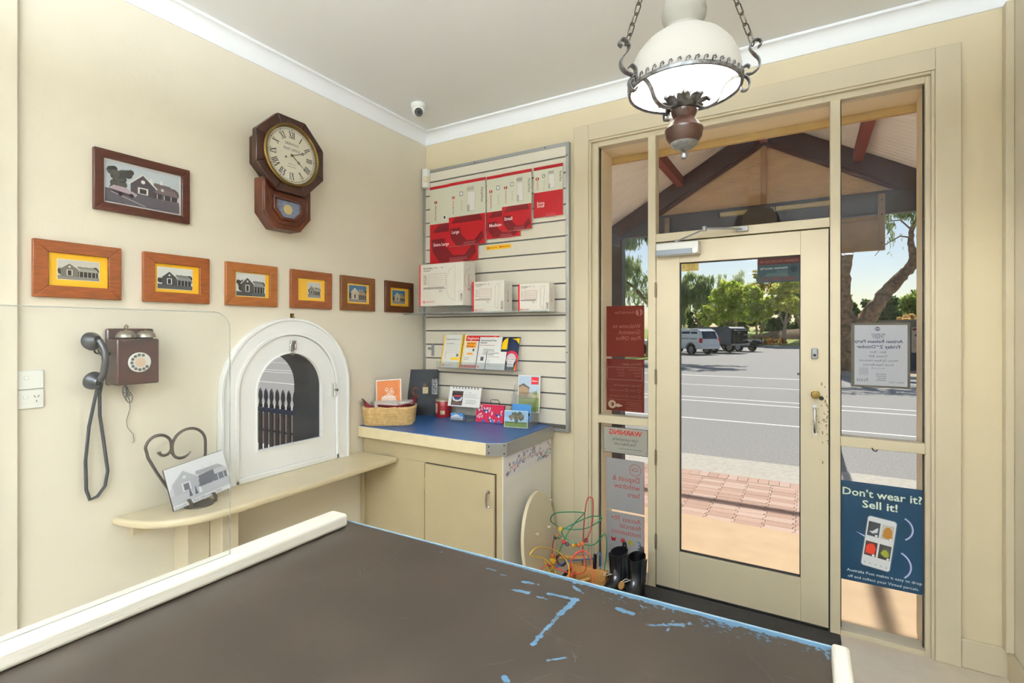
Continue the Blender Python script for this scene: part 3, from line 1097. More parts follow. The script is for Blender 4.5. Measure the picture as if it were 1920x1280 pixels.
for i, (x, z, rx, rz, kind, lab) in enumerate(((-14, 3.0, 5.2, 3.0, 'dark', 'dark hedge behind the weeping tree'), (-8.0, 3.4, 3.6, 2.8, 'mid', 'green shrub behind the dark camper trailer'), (-3.4, 3.4, 3.4, 2.8, 'dark', 'dark shrub below the bright green tree'),
                                               (3.4, 3.6, 4.4, 3.0, 'dark', 'dark shrub thicket behind the soil mound'))):
    s_ = thing('shrub', lab, 'shrub', T(x, 84, 1.2), 'shrubs at the back of the park')
    obj('foliage', leaves([(0, 0, z * .6, rx, 1.2, rz)], 4200, .3, 0, 20 + i, .4), LEAF[kind], s_, smooth=False)
    obj('stem', MB().tube([(0, 0, -.1), (0, 0, z * .6)], .06, 6), BARK, s_)
hd_ = thing('flower_hedge', 'low hedge of orange and green foliage at the park edge', 'hedge', T(-1.2, 58.4, -.05))
obj('foliage', leaves([(-1.1, 0, .42, .9, .5, .45), (.0, 0, .4, .9, .5, .42), (1.1, 0, .36, .9, .5, .38)], 2600, .08, 0, 31, .4), translucent('orange_hedge_leaf', (150, 110, 40), .6, (206, 128, 62), 3.), hd_, smooth=False)
obj('stem', MB().box(-1.8, 1.8, -.1, .1, -.05, .15), BARK, hd_)

# tall tree across the road at the left; its crown shades the road
tree('tall_pepper_tree', 'tall weeping tree across the road above the bright lawn', (-6.3, 30, -.1), [(0, 0, 0), (.2, 0, 2.5), (.1, 0, 5), (.4, 0, 8)],
     [(-2.5, 0, 8.3, 3.2, 2.6, 2.0), (1.8, -.3, 8.4, 3.2, 2.2, 1.6), (4.6, -.5, 8.2, 2.4, 2.0, 1.3), (0, 0, 10.2, 3.0, 2.4, 1.6), (-2.8, .2, 5.4, 2.4, 2.0, 2.0), (-4.6, 0, 3.9, 1.8, 1.6, 2.0), (-1.0, 0, 4.6, 1.2, 1.0, 1.9)], 'pepper', 20000, .2, None, 1.0, 9, r=.3, bark=PBARK,
     branches=[[(.15, 0, 3), (-1.2, 0, 4.6), (-2.8, 0, 5.6)], [(.1, 0, 5), (1.4, 0, 6.6), (3.0, 0, 7.6)]], shell=.35)

# old pepper tree on the far footpath (right hand sidelight)
pt = thing('gnarled_pepper_tree', 'gnarled old pepper tree across the road seen through the right sidelight', 'tree', T(3.95, 21.5, -.08))


def gnarl(path, r, seed, amp=.22, n=12):
    rr = random.Random(seed)
    P = [Vector(p) for p in path]
    pts, rad = [], []
    m = len(P) - 1
    for i in range(m):
        for k in range(5):
            t = k / 5
            q = P[i].lerp(P[i + 1], t)
            a = (i + t) / m
            pts.append(q)
            rad.append((r[0] + (r[1] - r[0]) * a))
    pts.append(P[-1])
    rad.append(r[1])
    mb = MB().tube(pts, rad, n)
    mb.v = [tuple(Vector(v) + Vector((rr.uniform(-1, 1), rr.uniform(-1, 1), rr.uniform(-1, 1))) * amp * rad[min(i // n, len(rad) - 1)]) for i, v in enumerate(mb.v)]
    return mb


tk = obj('trunk', gnarl([(-.05, 0, 0), (-.15, 0, .7), (.02, 0, 1.3), (.1, 0, 1.75)], (.46, .36), 1), PBARK, pt, angle=80)
obj('limb', gnarl([(.12, 0, 1.6), (-.1, 0, 2.4), (-.18, 0, 3.2), (-.1, 0, 4.1), (.05, 0, 5.2), (.2, 0, 6.6)], (.3, .15), 2), PBARK, pt, angle=80)
lb = obj('limb', gnarl([(.1, 0, 1.5), (.55, 0, 1.95), (.95, 0, 2.6), (1.3, 0, 3.2), (1.75, 0, 3.75), (2.05, 0, 4.1), (2.15, 0, 4.5)], (.34, .15), 3), PBARK, pt, angle=80)
obj('branch', gnarl([(2.12, 0, 4.4), (2.02, 0, 5.0), (2.05, 0, 5.5), (2.3, 0, 6.1)], (.12, .06), 4), PBARK, lb, angle=80)
obj('branch', gnarl([(2.12, 0, 4.4), (2.5, 0, 4.75), (2.9, 0, 5.2)], (.11, .06), 5), PBARK, lb, angle=80)
obj('branch', gnarl([(-.05, 0, 1.0), (-.5, 0, 1.7), (-.9, 0, 2.8), (-1.1, 0, 4.2)], (.28, .12), 6), PBARK, pt, angle=80)
for k, pa in enumerate(([(2.05, 0, 5.2), (1.7, 0, 5.3), (1.2, .1, 5.0), (.9, .1, 4.6)], [(2.05, 0, 5.5), (1.7, -.1, 5.9), (1.3, -.1, 5.9)])):
    obj('branch', MB().tube(pa, [.035, .025, .018, .01], 6), PBARK, lb)
obj('foliage', leaves([(1.6, 0, 6.2, 1.0, .8, .5), (2.4, 0, 6.4, .9, .8, .6), (.9, 0, 5.5, .5, .4, .35), (1.4, .2, 5.4, .5, .4, .35), (.5, 0, 6.9, 2.2, 1.2, .8)], 2600, .13, 1.0, 12, .3), LEAF['pepper'], pt, smooth=False)
for x, y, z, rx, rz, kind, lab, sd in ((5.6, 40, 1.6, 1.5, 2.2, 'dark', 'dark green shrub between the pepper tree limbs', 41), (6.9, 42, 2.2, 1.8, 2.0, 'dark', 'rounded dark tree behind the leaning pepper limb', 42), (7.9, 38, 1.2, 1.0, 1.2, 'autumn', 'russet orange bush behind the dark notice wall', 43),
                                       (9.6, 46, 2.6, 2.2, 2.2, 'mid', 'light green tree behind the russet bush', 44), (4.2, 44, 2.6, 1.4, 3.4, 'mid', 'green tree left of the old pepper trunk', 45)):
    s_ = thing('background_tree', lab, 'tree', T(x, y, -.1), 'trees behind the old pepper tree')
    obj('foliage', leaves([(0, 0, z, rx, 1.2, rz * .75), (.3, 0, z + .8, rx * .7, 1, rz * .6)], 4200, .17, 0, sd, .4), LEAF[kind], s_, smooth=False)
    obj('trunk', MB().tube([(0, 0, -.1), (0, 0, z)], .12, 7), BARK, s_)
nb = thing('notice_wall', 'dark wall with a flat top rail behind the right poster', 'wall', T(5.1, 22.6, -.08))
obj('panel', MB().box(.55, 3.6, 0, .12, 0, 1.75), mat('dark_blockwork', (72, 76, 82), .9, noise=.35, nscale=30), nb)
obj('top_rail', MB().box(0, 3.6, -.08, .18, 1.75, 2.05), mat('grey_fascia', (116, 112, 104), .7, noise=.1), nb)
nt_ = thing('notice_sheet', 'small pale notice pasted on the dark far wall', 'notice', on_front(6.15, .65, 22.59))
obj('sheet', MB().box(0, .26, 0, 1.05, 0, .006), mat('faded_paper', (198, 180, 168), .8), nt_)
p = PR(.002)
p.rect(.03, .9, .23, .98, (120, 70, 60)).circ(.15, .7, .05, (90, 80, 90)).greek(.03, .5, .23, 6, .06, (150, 130, 124), 4)
p.build('print', nt_, .008)
hs_ = thing('distant_house', 'white walled house gable far behind the notice wall', 'house', T(10.4, 47, 0))
obj('wall', MB().box(-.6, 4, 0, 3, 0, 2.9), mat('house_white', (222, 224, 228), .8), hs_)
obj('roof', MB().prism([(-1.0, 2.4), (1.7, 4.6), (4.4, 2.4), (4.4, 2.6), (1.7, 4.85), (-1.0, 2.6)], -3.2, .3, Matrix(((1, 0, 0, 0), (0, 0, -1, 0), (0, 1, 0, 0), (0, 0, 0, 1)))), mat('house_roof', (150, 120, 104), .8), hs_)


# ------------------------------------------------------------------ parked cars
TYRE = mat('tyre', (30, 30, 32), .85)
RIM = mat('wheel_rim', (150, 152, 156), .35, .7)
CGL = mat('car_glass', (30, 40, 52), .08, spec=.8)
LAMPR = mat('tail_lamp', (196, 36, 28), .3)


def wheel(parent, x, y, r=.38):
    M = T(x, y, r) @ RX(90)
    w = obj('wheel', MB().lathe([(r * .62, -.11), (r * .93, -.12), (r, -.08), (r, .08), (r * .93, .12), (r * .62, .11)], 22, M), TYRE, parent)
    rm = MB().lathe([(.01, -.07), (r * .2, -.09), (r * .25, -.06), (r * .58, -.05), (r * .63, -.11), (r * .63, .11), (.01, .06)], 22, M)
    for k in range(6):
        rm.box(-.03, .03, r * .15, r * .6, -.085, -.05, M @ RZ(k * 60))
    obj('rim', rm, RIM, w)


def suv(name, label, at, rz, body, bull=False):
    """x forward; rear of the car at x = 0"""
    c = thing(name, label, 'car', T(*at) @ RZ(rz), 'cars parked across the road')
    L, W, H = 4.75, 1.86, 1.80
    A = Matrix(((1, 0, 0, 0), (0, 0, -1, 0), (0, 1, 0, 0), (0, 0, 0, 1)))
    lo = [(.02, .42), (.0, .95), (.06, 1.08), (3.35, 1.12), (4.55, .98), (4.74, .8), (4.72, .42)]
    for cx in (3.75, 1.0):
        lo += [(cx + .46 * math.cos(a), .40 + .46 * math.sin(a)) for a in [PI * i / 10 for i in range(0, 11)]]
    obj('body', MB().prism(lo, -W / 2, W / 2, A), body, c, bevel=.05, seg=3)
    cab = []
    for z, x0, x1, hw in ((1.06, .05, 3.4, .91), (1.35, .12, 3.05, .87), (1.70, .28, 2.55, .76), (1.80, .45, 2.3, .70)):
        cab.append([(x0, -hw, z), (x1, -hw, z), (x1, hw, z), (x0, hw, z)])
    obj('cabin', MB().loft(cab), body, c, bevel=.03)
    for s_ in (-1, 1):
        for x0, x1, t0, t1 in ((.42, 1.05, .5, 1.05), (1.15, 1.95, 1.15, 1.9), (2.05, 2.9, 2.0, 2.5)):
            q = [(x0, s_ * .905, 1.12), (x1, s_ * .905, 1.12), (t1, s_ * .795, 1.64), (t0, s_ * .795, 1.64)]
            q2 = [(a, b - s_ * .05, z) for a, b, z in q]
            obj('side_window', MB().loft([q2, q]), CGL, c)
        obj('roof_rail', MB().tube([(.5, s_ * .66, 1.78), (.6, s_ * .66, 1.86), (2.0, s_ * .66, 1.87), (2.2, s_ * .66, 1.8)], .025, 6), ALU, c)
        obj('tail_lamp', MB().box(-.03, .2, s_ * .93 - .09, s_ * .93 + .02, .85, 1.18) if s_ > 0 else MB().box(-.03, .2, -.95, -.84, .85, 1.18), LAMPR, c, bevel=.02)
        obj('mirror', MB().box(2.75, 2.9, s_ * .95, s_ * 1.1, 1.1, 1.26) if s_ > 0 else MB().box(2.75, 2.9, -1.1, -.95, 1.1, 1.26), body, c, bevel=.03)
        for x in (1.0, 3.75):
            wheel(c, x, s_ * .8)
    obj('rear_window', MB().loft([[(.16, -.72, 1.14), (.16, .72, 1.14), (.30, .64, 1.66), (.30, -.64, 1.66)], [(.03, -.72, 1.14), (.03, .72, 1.14), (.19, .64, 1.66), (.19, -.64, 1.66)]]), CGL, c)
    obj('windscreen', MB().loft([[(3.2, -.78, 1.14), (3.2, .78, 1.14), (2.5, .66, 1.7), (2.5, -.66, 1.7)], [(3.42, -.78, 1.12), (3.42, .78, 1.12), (2.62, .66, 1.7), (2.62, -.66, 1.7)]]), CGL, c)
    obj('bumper', MB().box(-.1, .25, -.9, .9, .42, .68), body if not bull else BLACK, c, bevel=.05)
    obj('number_plate', MB().box(-.02, .01, -.2, .2, .78, .9), PLAST, c)
    if bull:
        b = MB()
        for z in (.6, .85, 1.1):
            b.tube([(4.6, -.85, z), (4.95, -.7, z), (4.95, .7, z), (4.6, .85, z)], .035, 6)
        for y in (-.4, .4):
            b.tube([(4.95, y, .5), (4.95, y, 1.15)], .035, 6)
        obj('bull_bar', b, BLKM, c)
        for y in (-.65, .65):
            obj('headlamp', MB().box(4.66, 4.78, y - .18, y + .18, .78, .92), PLAST, c, bevel=.02)
    return c


CWHITE = mat('car_white', (232, 234, 238), .2)
CBLACK = mat('car_black', (34, 38, 46), .18)
suv('white_car', 'white four wheel drive wagon parked beside the dark trailer', (-3.35, 34.6, -.17), 148, CWHITE)
suv('black_car', 'black four wheel drive with bull bar right of the dark trailer', (-5.0, 44.6, -.17), -34, CBLACK, True)
suv('silver_car', 'pale car mostly hidden by the left mullion across the road', (-11.5, 33.2, -.17), 2, mat('car_silver', (206, 210, 216), .2))
tr = thing('camper_trailer', 'dark boxy camper trailer parked between the white and black cars', 'trailer', T(-1.95, 38.4, -.17) @ RZ(152), 'cars parked across the road')
NAVY = mat('trailer_navy', (44, 54, 72), .35, noise=.1, nscale=3)
A_ = Matrix(((1, 0, 0, 0), (0, 0, -1, 0), (0, 1, 0, 0), (0, 0, 0, 1)))
obj('body', MB().prism([(0, .62), (0, 1.85), (.25, 2.0), (3.0, 2.0), (4.1, 1.55), (4.3, .9), (3.4, .62)], -.95, .95, A_), NAVY, tr, bevel=.05)
obj('rear_rack', MB().box(-.22, 0, -.8, .8, .75, 1.75), BLKM, tr, bevel=.04)
obj('spare_wheel', MB().lathe([(.02, -.1), (.2, -.1), (.36, -.1), (.38, 0), (.36, .1), (.2, .12), (.02, .1)], 20, T(-.3, .35, 1.25) @ RY(90)), TYRE, tr)
for z in (1.0, 1.4):
    obj('shelf_rail', MB().box(-.26, -.2, -.85, .0, z - .03, z + .03), ALUD, tr)
obj('rear_bumper', MB().box(-.3, .0, -.95, .95, .6, .74), ALUD, tr, bevel=.02)
for s_ in (-1, 1):
    obj('mudguard', MB().box(.95, 2.0, s_ * .95, s_ * 1.15, .82, .9) if s_ > 0 else MB().box(.95, 2.0, -1.15, -.95, .82, .9), BLKM, tr)
    wheel(tr, 1.45, s_ * .98, .42)
    obj('side_hatch', MB().box(.5, 2.8, s_ * .952, s_ * .97, 1.05, 1.75) if s_ > 0 else MB().box(.5, 2.8, -.97, -.952, 1.05, 1.75), NAVY, tr, bevel=.02)
obj('drawbar', MB().box(4.2, 5.4, -.06, .06, .55, .65), BLKM, tr)
fl = thing('blue_flag', 'blue and white flag beside the verandah post', 'flag', T(-1.95, 9, -.17))
obj('pole', MB().cyl((0, 0, 0), (0, 0, 3.3), .02, n=8), PLAST, fl)
vs, fs = [], []
for i in range(9):
    for k in range(3):
        vs.append((.02 + .05 * i, .03 * math.sin(i * 1.2), 3.2 - .09 * i - .22 * k))
fs = [(3 * i + k, 3 * i + k + 1, 3 * i + 4 + k, 3 * i + 3 + k) for i in range(8) for k in range(2)]
o = obj('cloth', MB().add(vs, fs), mat('flag_blue', (60, 150, 206), .8), fl)
o.modifiers.new('s', 'SOLIDIFY').thickness = .004
vs = [(a, b - .004, c) for a, b, c in vs]
o = obj('white_stripe', MB().add([v for i, v in enumerate(vs) if i % 3 == 1] + [(v[0], v[1], v[2] - .09) for i, v in enumerate(vs) if i % 3 == 1], [(i, i + 1, i + 10, i + 9) for i in range(8)]), PLAST, fl)


# ------------------------------------------------------------------ framed pictures on the left wall
FW = [mat('frame_wood_%d' % i, c, .35, noise=.18, nscale=14, stretch=(1, 12, 1), rgb2=d) for i, (c, d) in enumerate((
    ((104, 50, 14), (136, 70, 22)), ((112, 56, 20), (144, 76, 30)), ((134, 76, 34), (160, 98, 48)), ((116, 60, 28), (142, 80, 40)), ((88, 48, 14), (114, 66, 24)), ((66, 32, 12), (90, 46, 18))))]
FDARK = mat('frame_wood_dark', (50, 20, 12), .3, noise=.2, nscale=12, stretch=(1, 10, 1), rgb2=(72, 32, 18))
PGL = glassy('picture_glass', (255, 255, 255), .035, .5)


def pic_frame(root, w, h, b, d, wood, t=.018):
    """four mitred sides"""
    o = [(0, 0), (w, 0), (w, h), (0, h)]
    i = [(b, b), (w - b, b), (w - b, h - b), (b, h - b)]
    for k in range(4):
        j = (k + 1) % 4
        obj('frame_side', MB().prism([o[k], o[j], i[j], i[k]], 0, d), wood, root, bevel=.002)


def house(p, x0, y0, x1, y1, pal, gx=.45, gw=.4, base=.18, seed=1):
    """small photograph of a gabled stone post office with a verandah"""
    w, h = x1 - x0, y1 - y0
    sky_, tree_, wall_, roof_, light, dark, ground = pal

    def P(u, v):
        return (x0 + u * w, y0 + v * h)
    p.rect(x0, y0, x1, y1, sky_)
    r = random.Random(seed)
    for k in range(7):
        a = r.uniform(0, .25) if k < 5 else r.uniform(.88, .97)
        rad = r.uniform(.05, .1) * w
        c = P(a, r.uniform(.3, .62))
        p.circ(min(max(c[0], x0 + rad), x1 - rad), c[1], rad, tree_, 10)
    p.poly([P(0, 0), P(1, 0), P(1, base), P(0, base + .03)], ground)
    p.poly([P(gx, base), P(.97, base), P(.97, .42), P(gx, .45)], dark)
    p.poly([P(gx, .58), P(.94, .56), P(.99, .42), P(gx, .44)], roof_)
    p.poly([P(gx + .02, .70), P(.86, .68), P(.95, .56), P(gx, .58)], tuple(int(v * .85) for v in roof_))
    for k in range(5):
        u = gx + .06 + k * .1
        p.line([P(u, base), P(u, .42)], .008 * w + .0006, light)
    g0, g1 = gx - gw, gx + .03
    p.poly([P(g0, base - .01), P(g1, base - .01), P(g1, .56), P((g0 + g1) / 2, .82), P(g0, .56)], wall_)
    p.line([P(g0 - .03, .53), P((g0 + g1) / 2, .84), P(g1 + .03, .53)], .025 * h + .001, light)
    p.circ(*P((g0 + g1) / 2, .65), .03 * w, light, 8)
    m = (g0 + g1) / 2
    p.rect(*P(m - .07, base + .03), *P(m + .07, .5), light)
    p.rect(*P(m - .045, base + .05), *P(m + .045, .47), dark)
    for u in (.58, .72):
        p.rect(*P(u, .68), *P(u + .035, .78), light)
    return p


BWP = ((214, 210, 200), (70, 68, 62), (128, 122, 112), (170, 166, 156), (226, 222, 212), (52, 50, 48), (150, 146, 138))
BW2 = ((232, 232, 228), (54, 56, 56), (78, 78, 78), (150, 152, 152), (238, 238, 236), (34, 36, 38), (96, 98, 98))
BLU5 = ((64, 120, 160), (44, 60, 40), (196, 184, 160), (178, 150, 110), (236, 228, 210), (50, 44, 42), (150, 140, 130))
pics = [(-2.301, BWP, .135, .078, 0, .002, 'orange wood frame nearest the left edge, small faded photo on wide yellow mount'),
        (-1.932, BW2, .150, .098, -.008, .0, 'second orange wood frame from the left, stark black and white photo on yellow'),
        (-1.564, BW2, .160, .118, -.006, .0, 'third orange wood frame from the left, pale grey photo catching reflections'),
        (-1.193, BWP, .090, .090, .02, .0, 'fourth orange wood frame from the left, narrow photo set right on yellow'),
        (-.834, BLU5, .150, .108, 0, .0, 'fifth orange wood frame from the left, colour photo with blue sky'),
        (-.447, BLU5, .130, .096, -.004, .0, 'darkest of the six small frames, in the corner beside the slat panel')]
for i, (y, pal, pw, ph, dx, dz, lab) in enumerate(pics):
    t = thing('framed_picture', lab, 'framed picture', on_left(y, 1.662), 'six small framed pictures in a row')
    pic_frame(t, .286, .222, .046, .02, FW[i])
    obj('mount', MB().box(.044, .242, .044, .178, .002, .008), mat('yellow_mount', (250, 190, 24), .7), t, smooth=False)
    cx, cy = .143 + dx, .111 + dz
    p = PR()
    p.rect(cx - pw / 2 - .002, cy - ph / 2 - .002, cx + pw / 2 + .002, cy + ph / 2 + .002, (240, 234, 214))
    house(p, cx - pw / 2, cy - ph / 2, cx + pw / 2, cy + ph / 2, pal, .45 + .05 * (i % 3), .38, .16 + .03 * (i % 2), i + 3)
    p.build('photograph', t, .0085)
    obj('glass', MB().box(.046, .24, .046, .176, .0135, .015), PGL, t, smooth=False)

t = thing('framed_photograph', 'large dark wood framed colour photo of the post office above the row', 'framed picture', on_left(-2.112, 2.037))
pic_frame(t, .373, .256, .034, .022, FDARK)
obj('mount', MB().box(.03, .343, .03, .226, .002, .008), mat('white_mount', (240, 238, 234), .7), t, smooth=False)
p = PR()
x0, y0, x1, y1 = .042, .042, .331, .214
house(p, x0, y0, x1, y1, ((206, 214, 220), (86, 84, 78), (84, 76, 84), (128, 110, 110), (236, 232, 226), (56, 52, 58), (116, 106, 112)), .62, .30, .3, 9)
for k in range(14):
    rr = random.Random(k)
    p.circ(x0 + .012 + rr.random() * .085, y0 + .075 + rr.random() * .07, .012 + .01 * rr.random(), (92, 90, 84) if k % 2 else (62, 62, 58), 8)
p.poly([(x0, y0), (x1, y0), (x1, y0 + .035), (x0 + .11, y0 + .06), (x0, y0 + .055)], (104, 98, 108))
p.line([(x0 + .02, y0 + .045), (x0 + .15, y0 + .004)], .003, (196, 192, 196))
p.poly([(x0 + .012, y0 + .06), (x0 + .03, y0 + .074), (x0 + .07, y0 + .072), (x0 + .118, y0 + .05), (x0 + .11, y0 + .038), (x0 + .03, y0 + .048)], (196, 176, 188))
p.poly([(x0 + .018, y0 + .056), (x0 + .108, y0 + .043), (x0 + .10, y0 + .034), (x0 + .03, y0 + .044)], (84, 66, 78))
for u in (.055, .095):
    p.circ(x0 + u, y0 + .041, .009, (40, 38, 42), 12)
p.rect(x0 + .216, y0 + .03, x0 + .219, y0 + .1, (120, 122, 118))
p.rect(x0 + .212, y0 + .088, x0 + .223, y0 + .1, (214, 216, 210))
p.build('photograph', t, .0085)
obj('glass', MB().box(.034, .339, .034, .222, .0145, .016), PGL, t, smooth=False)

# ------------------------------------------------------------------ wall clock
CW = mat('clock_wood', (40, 20, 12), .32, noise=.3, nscale=10, rgb2=(62, 30, 18), stretch=(1, 1, 5))
CW2 = mat('clock_wood_red', (64, 28, 14), .3, noise=.3, nscale=10, rgb2=(88, 42, 22), stretch=(1, 1, 5))
ck = thing('wall_clock', 'dark wood octagonal drop dial wall clock with roman numerals', 'clock', on_left(-1.262, 2.49))
oc = lambda a: [(a / math.cos(PI / 8) * math.cos(PI / 8 + k * PI / 4), a / math.cos(PI / 8) * math.sin(PI / 8 + k * PI / 4)) for k in range(8)]
obj('case_back', MB().prism(oc(.17), 0, .085), CW, ck, bevel=.003)
for k in range(8):
    a, b = oc(.207), oc(.15)
    j = (k + 1) % 8
    obj('octagon_segment', MB().prism([a[k], a[j], b[j], b[k]], .085, .122), CW, ck, bevel=.004)
obj('bezel', MB().lathe([(.168, .118), (.17, .128), (.165, .137), (.158, .138), (.152, .128), (.150, .118)], 48), BRASS, ck)
obj('dial', MB().cyl((0, 0, .112), (0, 0, .119), .156, n=48), mat('dial_cream', (238, 230, 208), .5), ck)
p = PR(.0002)
ink = (40, 36, 34)
p.arc(0, 0, .1435, .1450, 0, 360, ink, 60)
p.arc(0, 0, .1375, .1385, 0, 360, ink, 60)
for k in range(60):
    a = 2 * PI * k / 60
    p.line([(.1385 * math.sin(a), .1385 * math.cos(a)), (.1435 * math.sin(a), .1435 * math.cos(a))], .0018 if k % 5 else .005, ink, False)


def roman(s_, ang):
    r0, r1 = .094, .130
    wd = {'I': .0085, 'V': .02, 'X': .022}
    tot = sum(wd[c] for c in s_)
    x = -tot / 2
    ca, sa = math.cos(ang), math.sin(ang)

    def Q(u, v):
        return (u * ca + v * sa, -u * sa + v * ca)
    for c in s_:
        w = wd[c]
        if c == 'I':
            p.line([Q(x + w / 2, r0), Q(x + w / 2, r1)], .0045, ink, False)
        elif c == 'V':
            p.line([Q(x + .002, r1), Q(x + w / 2, r0)], .005, ink, False)
            p.line([Q(x + w - .002, r1), Q(x + w / 2, r0)], .002, ink, False)
        else:
            p.line([Q(x + .003, r1), Q(x + w - .003, r0)], .005, ink, False)
            p.line([Q(x + w - .003, r1), Q(x + .003, r0)], .002, ink, False)
        for v in (r0, r1):
            p.line([Q(x + .001, v), Q(x + w - .001, v)], .0018, ink, False)
        x += w


for k, s_ in enumerate(('XII', 'I', 'II', 'III', 'IIII', 'V', 'VI', 'VII', 'VIII', 'IX', 'X', 'XI')):
    roman(s_, 2 * PI * k / 12)
p.text('GREENOCK', 0, .056, .013, ink, 'c', 0, w=.085)
p.text('POST OFFICE', 0, .026, .013, ink, 'c', 0, w=.10)
p.text('REPRODUCTION', 0, -.050, .005, ink, 'c', 0, w=.045)
p.greek(-.026, -.064, .03, 1, .01, ink, 3, .003)
p.circ(-.036, -.015, .0055, (30, 26, 24), 12)
p.build('dial_print', ck, .1195)
for nm, an, L, sp in (('minute_hand', 67, .082, .07), ('hour_hand', 127, .072, .05)):
    h = MB()
    R_ = RZ(-an)
    h.prism([(-.0022, -.012), (.0022, -.012), (.0016, sp - .008), (-.0016, sp - .008)], .124, .1255, R_)
    h.ring([(.0075 * math.cos(a * PI / 8), sp + .0075 * math.sin(a * PI / 8)) for a in range(16)], [(.004 * math.cos(a * PI / 8), sp + .004 * math.sin(a * PI / 8)) for a in range(16)], .124, .1255, R_)
    h.prism([(-.0016, sp + .006), (.0016, sp + .006), (.0003, L + .03), (-.0003, L + .03)], .124, .1255, R_)
    obj(nm, h, BLKM, ck, smooth=False)
obj('hub', MB().cyl((0, 0, .122), (0, 0, .128), .007, n=14), BRASS, ck)
obj('dial_glass', MB().cyl((0, 0, .1325), (0, 0, .134), .154, n=40), PGL, ck, smooth=False)
dp = lambda k: [(-.142 * k, .0), (-.142 * k, -.325 + .06 * (1 - k)), (-.075 * k, -.405 + .085 * (1 - k)), (.075 * k, -.405 + .085 * (1 - k)), (.142 * k, -.325 + .06 * (1 - k)), (.142 * k, .0)]
dpo = [(-.142, -.14), (-.142, -.325), (-.075, -.405), (.075, -.405), (.142, -.325), (.142, -.14)]
dpi = [(-.118, -.205), (-.118, -.315), (-.062, -.38), (.062, -.38), (.118, -.315), (.118, -.205)]
dpj = [(-.092, -.228), (-.092, -.303), (-.047, -.353), (.047, -.353), (.092, -.303), (.092, -.228)]
dpk = [(-.074, -.245), (-.074, -.295), (-.036, -.338), (.036, -.338), (.074, -.295), (.074, -.245)]
obj('trunk_box', MB().prism(dpo, 0, .075), CW2, ck, bevel=.003)
obj('trunk_frame', MB().ring(dpo, dpi, .075, .092), CW2, ck, bevel=.003)
dr = obj('trunk_door', MB().ring(dpi, dpk, .075, .088).ring(dpj, dpk, .088, .1), CW2, ck, bevel=.003)
obj('door_knob', MB().ball((-.082, -.245, .102), .007, 10), BLKM, dr)
obj('trunk_glass', MB().prism(dpk, .083, .085), mat('etched_glass', (120, 130, 150), .25, noise=.3, nscale=90), ck, smooth=False)
obj('pendulum', MB().cyl((0, -.292, .0855), (0, -.292, .0885), .027, n=28), mat('brass_bob', (230, 208, 150), .25, .5), ck)

# ------------------------------------------------------------------ wall telephone
TW = mat('telephone_wood', (42, 20, 16), .32, noise=.35, nscale=6, rgb2=(64, 32, 25), stretch=(1, 7, 1))
BAKE = mat('bakelite', (30, 30, 33), .36)
BELLM = mat('bell_metal', (150, 142, 128), .35, .8, noise=.15, nscale=30)
ph = thing('wall_telephone', 'antique dark wood wall telephone with dial and side handset', 'telephone', on_left(-1.985, 1.30))
obj('backboard', MB().box(-.085, .093, .0, .24, 0, .022), TW, ph, bevel=.008)
obj('box', MB().box(-.086, .07, .004, .195, .022, .12), TW, ph, bevel=.006)
dl_ = obj('dial', MB().lathe([(.0, 0), (.042, 0), (.042, .006), (.039, .009), (.0, .009)], 32, T(-.006, .097, .12)), mat('dial_enamel', (214, 212, 204), .35), ph)
for k in range(10):
    a = math.radians(70 + k * 28)
    obj('finger_hole', MB().cyl((-.006 + .031 * math.cos(a), .097 + .031 * math.sin(a), .1285), (-.006 + .031 * math.cos(a), .097 + .031 * math.sin(a), .1297), .0062, n=12), mat('hole_grey', (74, 72, 66), .6), dl_)
obj('centre_label', MB().cyl((-.006, .097, .128), (-.006, .097, .1305), .020, n=24), mat('aged_label', (206, 176, 148), .7), dl_)
obj('finger_stop', MB().tube([(.028, .071, .132), (.018, .078, .134)], .002, 6), CHROME, dl_)
for x in (-.028, .046):
    b = obj('bell', MB().lathe([(.037, 0), (.036, .008), (.03, .02), (.018, .027), (.0, .028)], 24, T(x, .202, .055) @ RX(-90)), BELLM, ph)
    obj('bell_screw', MB().cyl((x, .228, .055), (x, .236, .055), .005, n=10), BRASS, b)
obj('bell_clapper', MB().cyl((.009, .197, .03), (.009, .222, .03), .004, n=8), BRASS, ph)
obj('hanger', MB().tube([(-.016, .236, .012), (-.016, .25, .014), (-.01, .256, .014), (-.004, .25, .014), (-.006, .242, .012)], .0025, 6), BRASS, ph)
obj('cradle', MB().box(-.12, -.086, .128, .142, .05, .062).tube([(-.118, .135, .04), (-.13, .14, .04), (-.135, .155, .04)], .004, 6).tube([(-.118, .135, .08), (-.13, .14, .08), (-.135, .155, .08)], .004, 6), BLKM, ph, bevel=.002)
hx = -.145
hs2 = MB().tube([(hx + .012, .19, .085), (hx + .022, .15, .105), (hx + .024, .105, .11), (hx + .02, .06, .105), (hx + .012, .03, .09)], [.013, .0125, .0125, .0125, .014], 12)
hset = obj('handset', hs2, BAKE, ph)
obj('earpiece', MB().lathe([(.0, -.012), (.034, -.012), (.038, -.004), (.036, .006), (.022, .022), (.014, .034)], 24, T(hx - .004, .188, .062) @ RX(-12) @ RY(14)), BAKE, hset)
obj('mouthpiece', MB().lathe([(.0, -.016), (.03, -.016), (.037, -.006), (.036, .004), (.024, .018), (.014, .032)], 24, T(hx, .028, .066) @ RX(14) @ RY(14)), BAKE, hset)
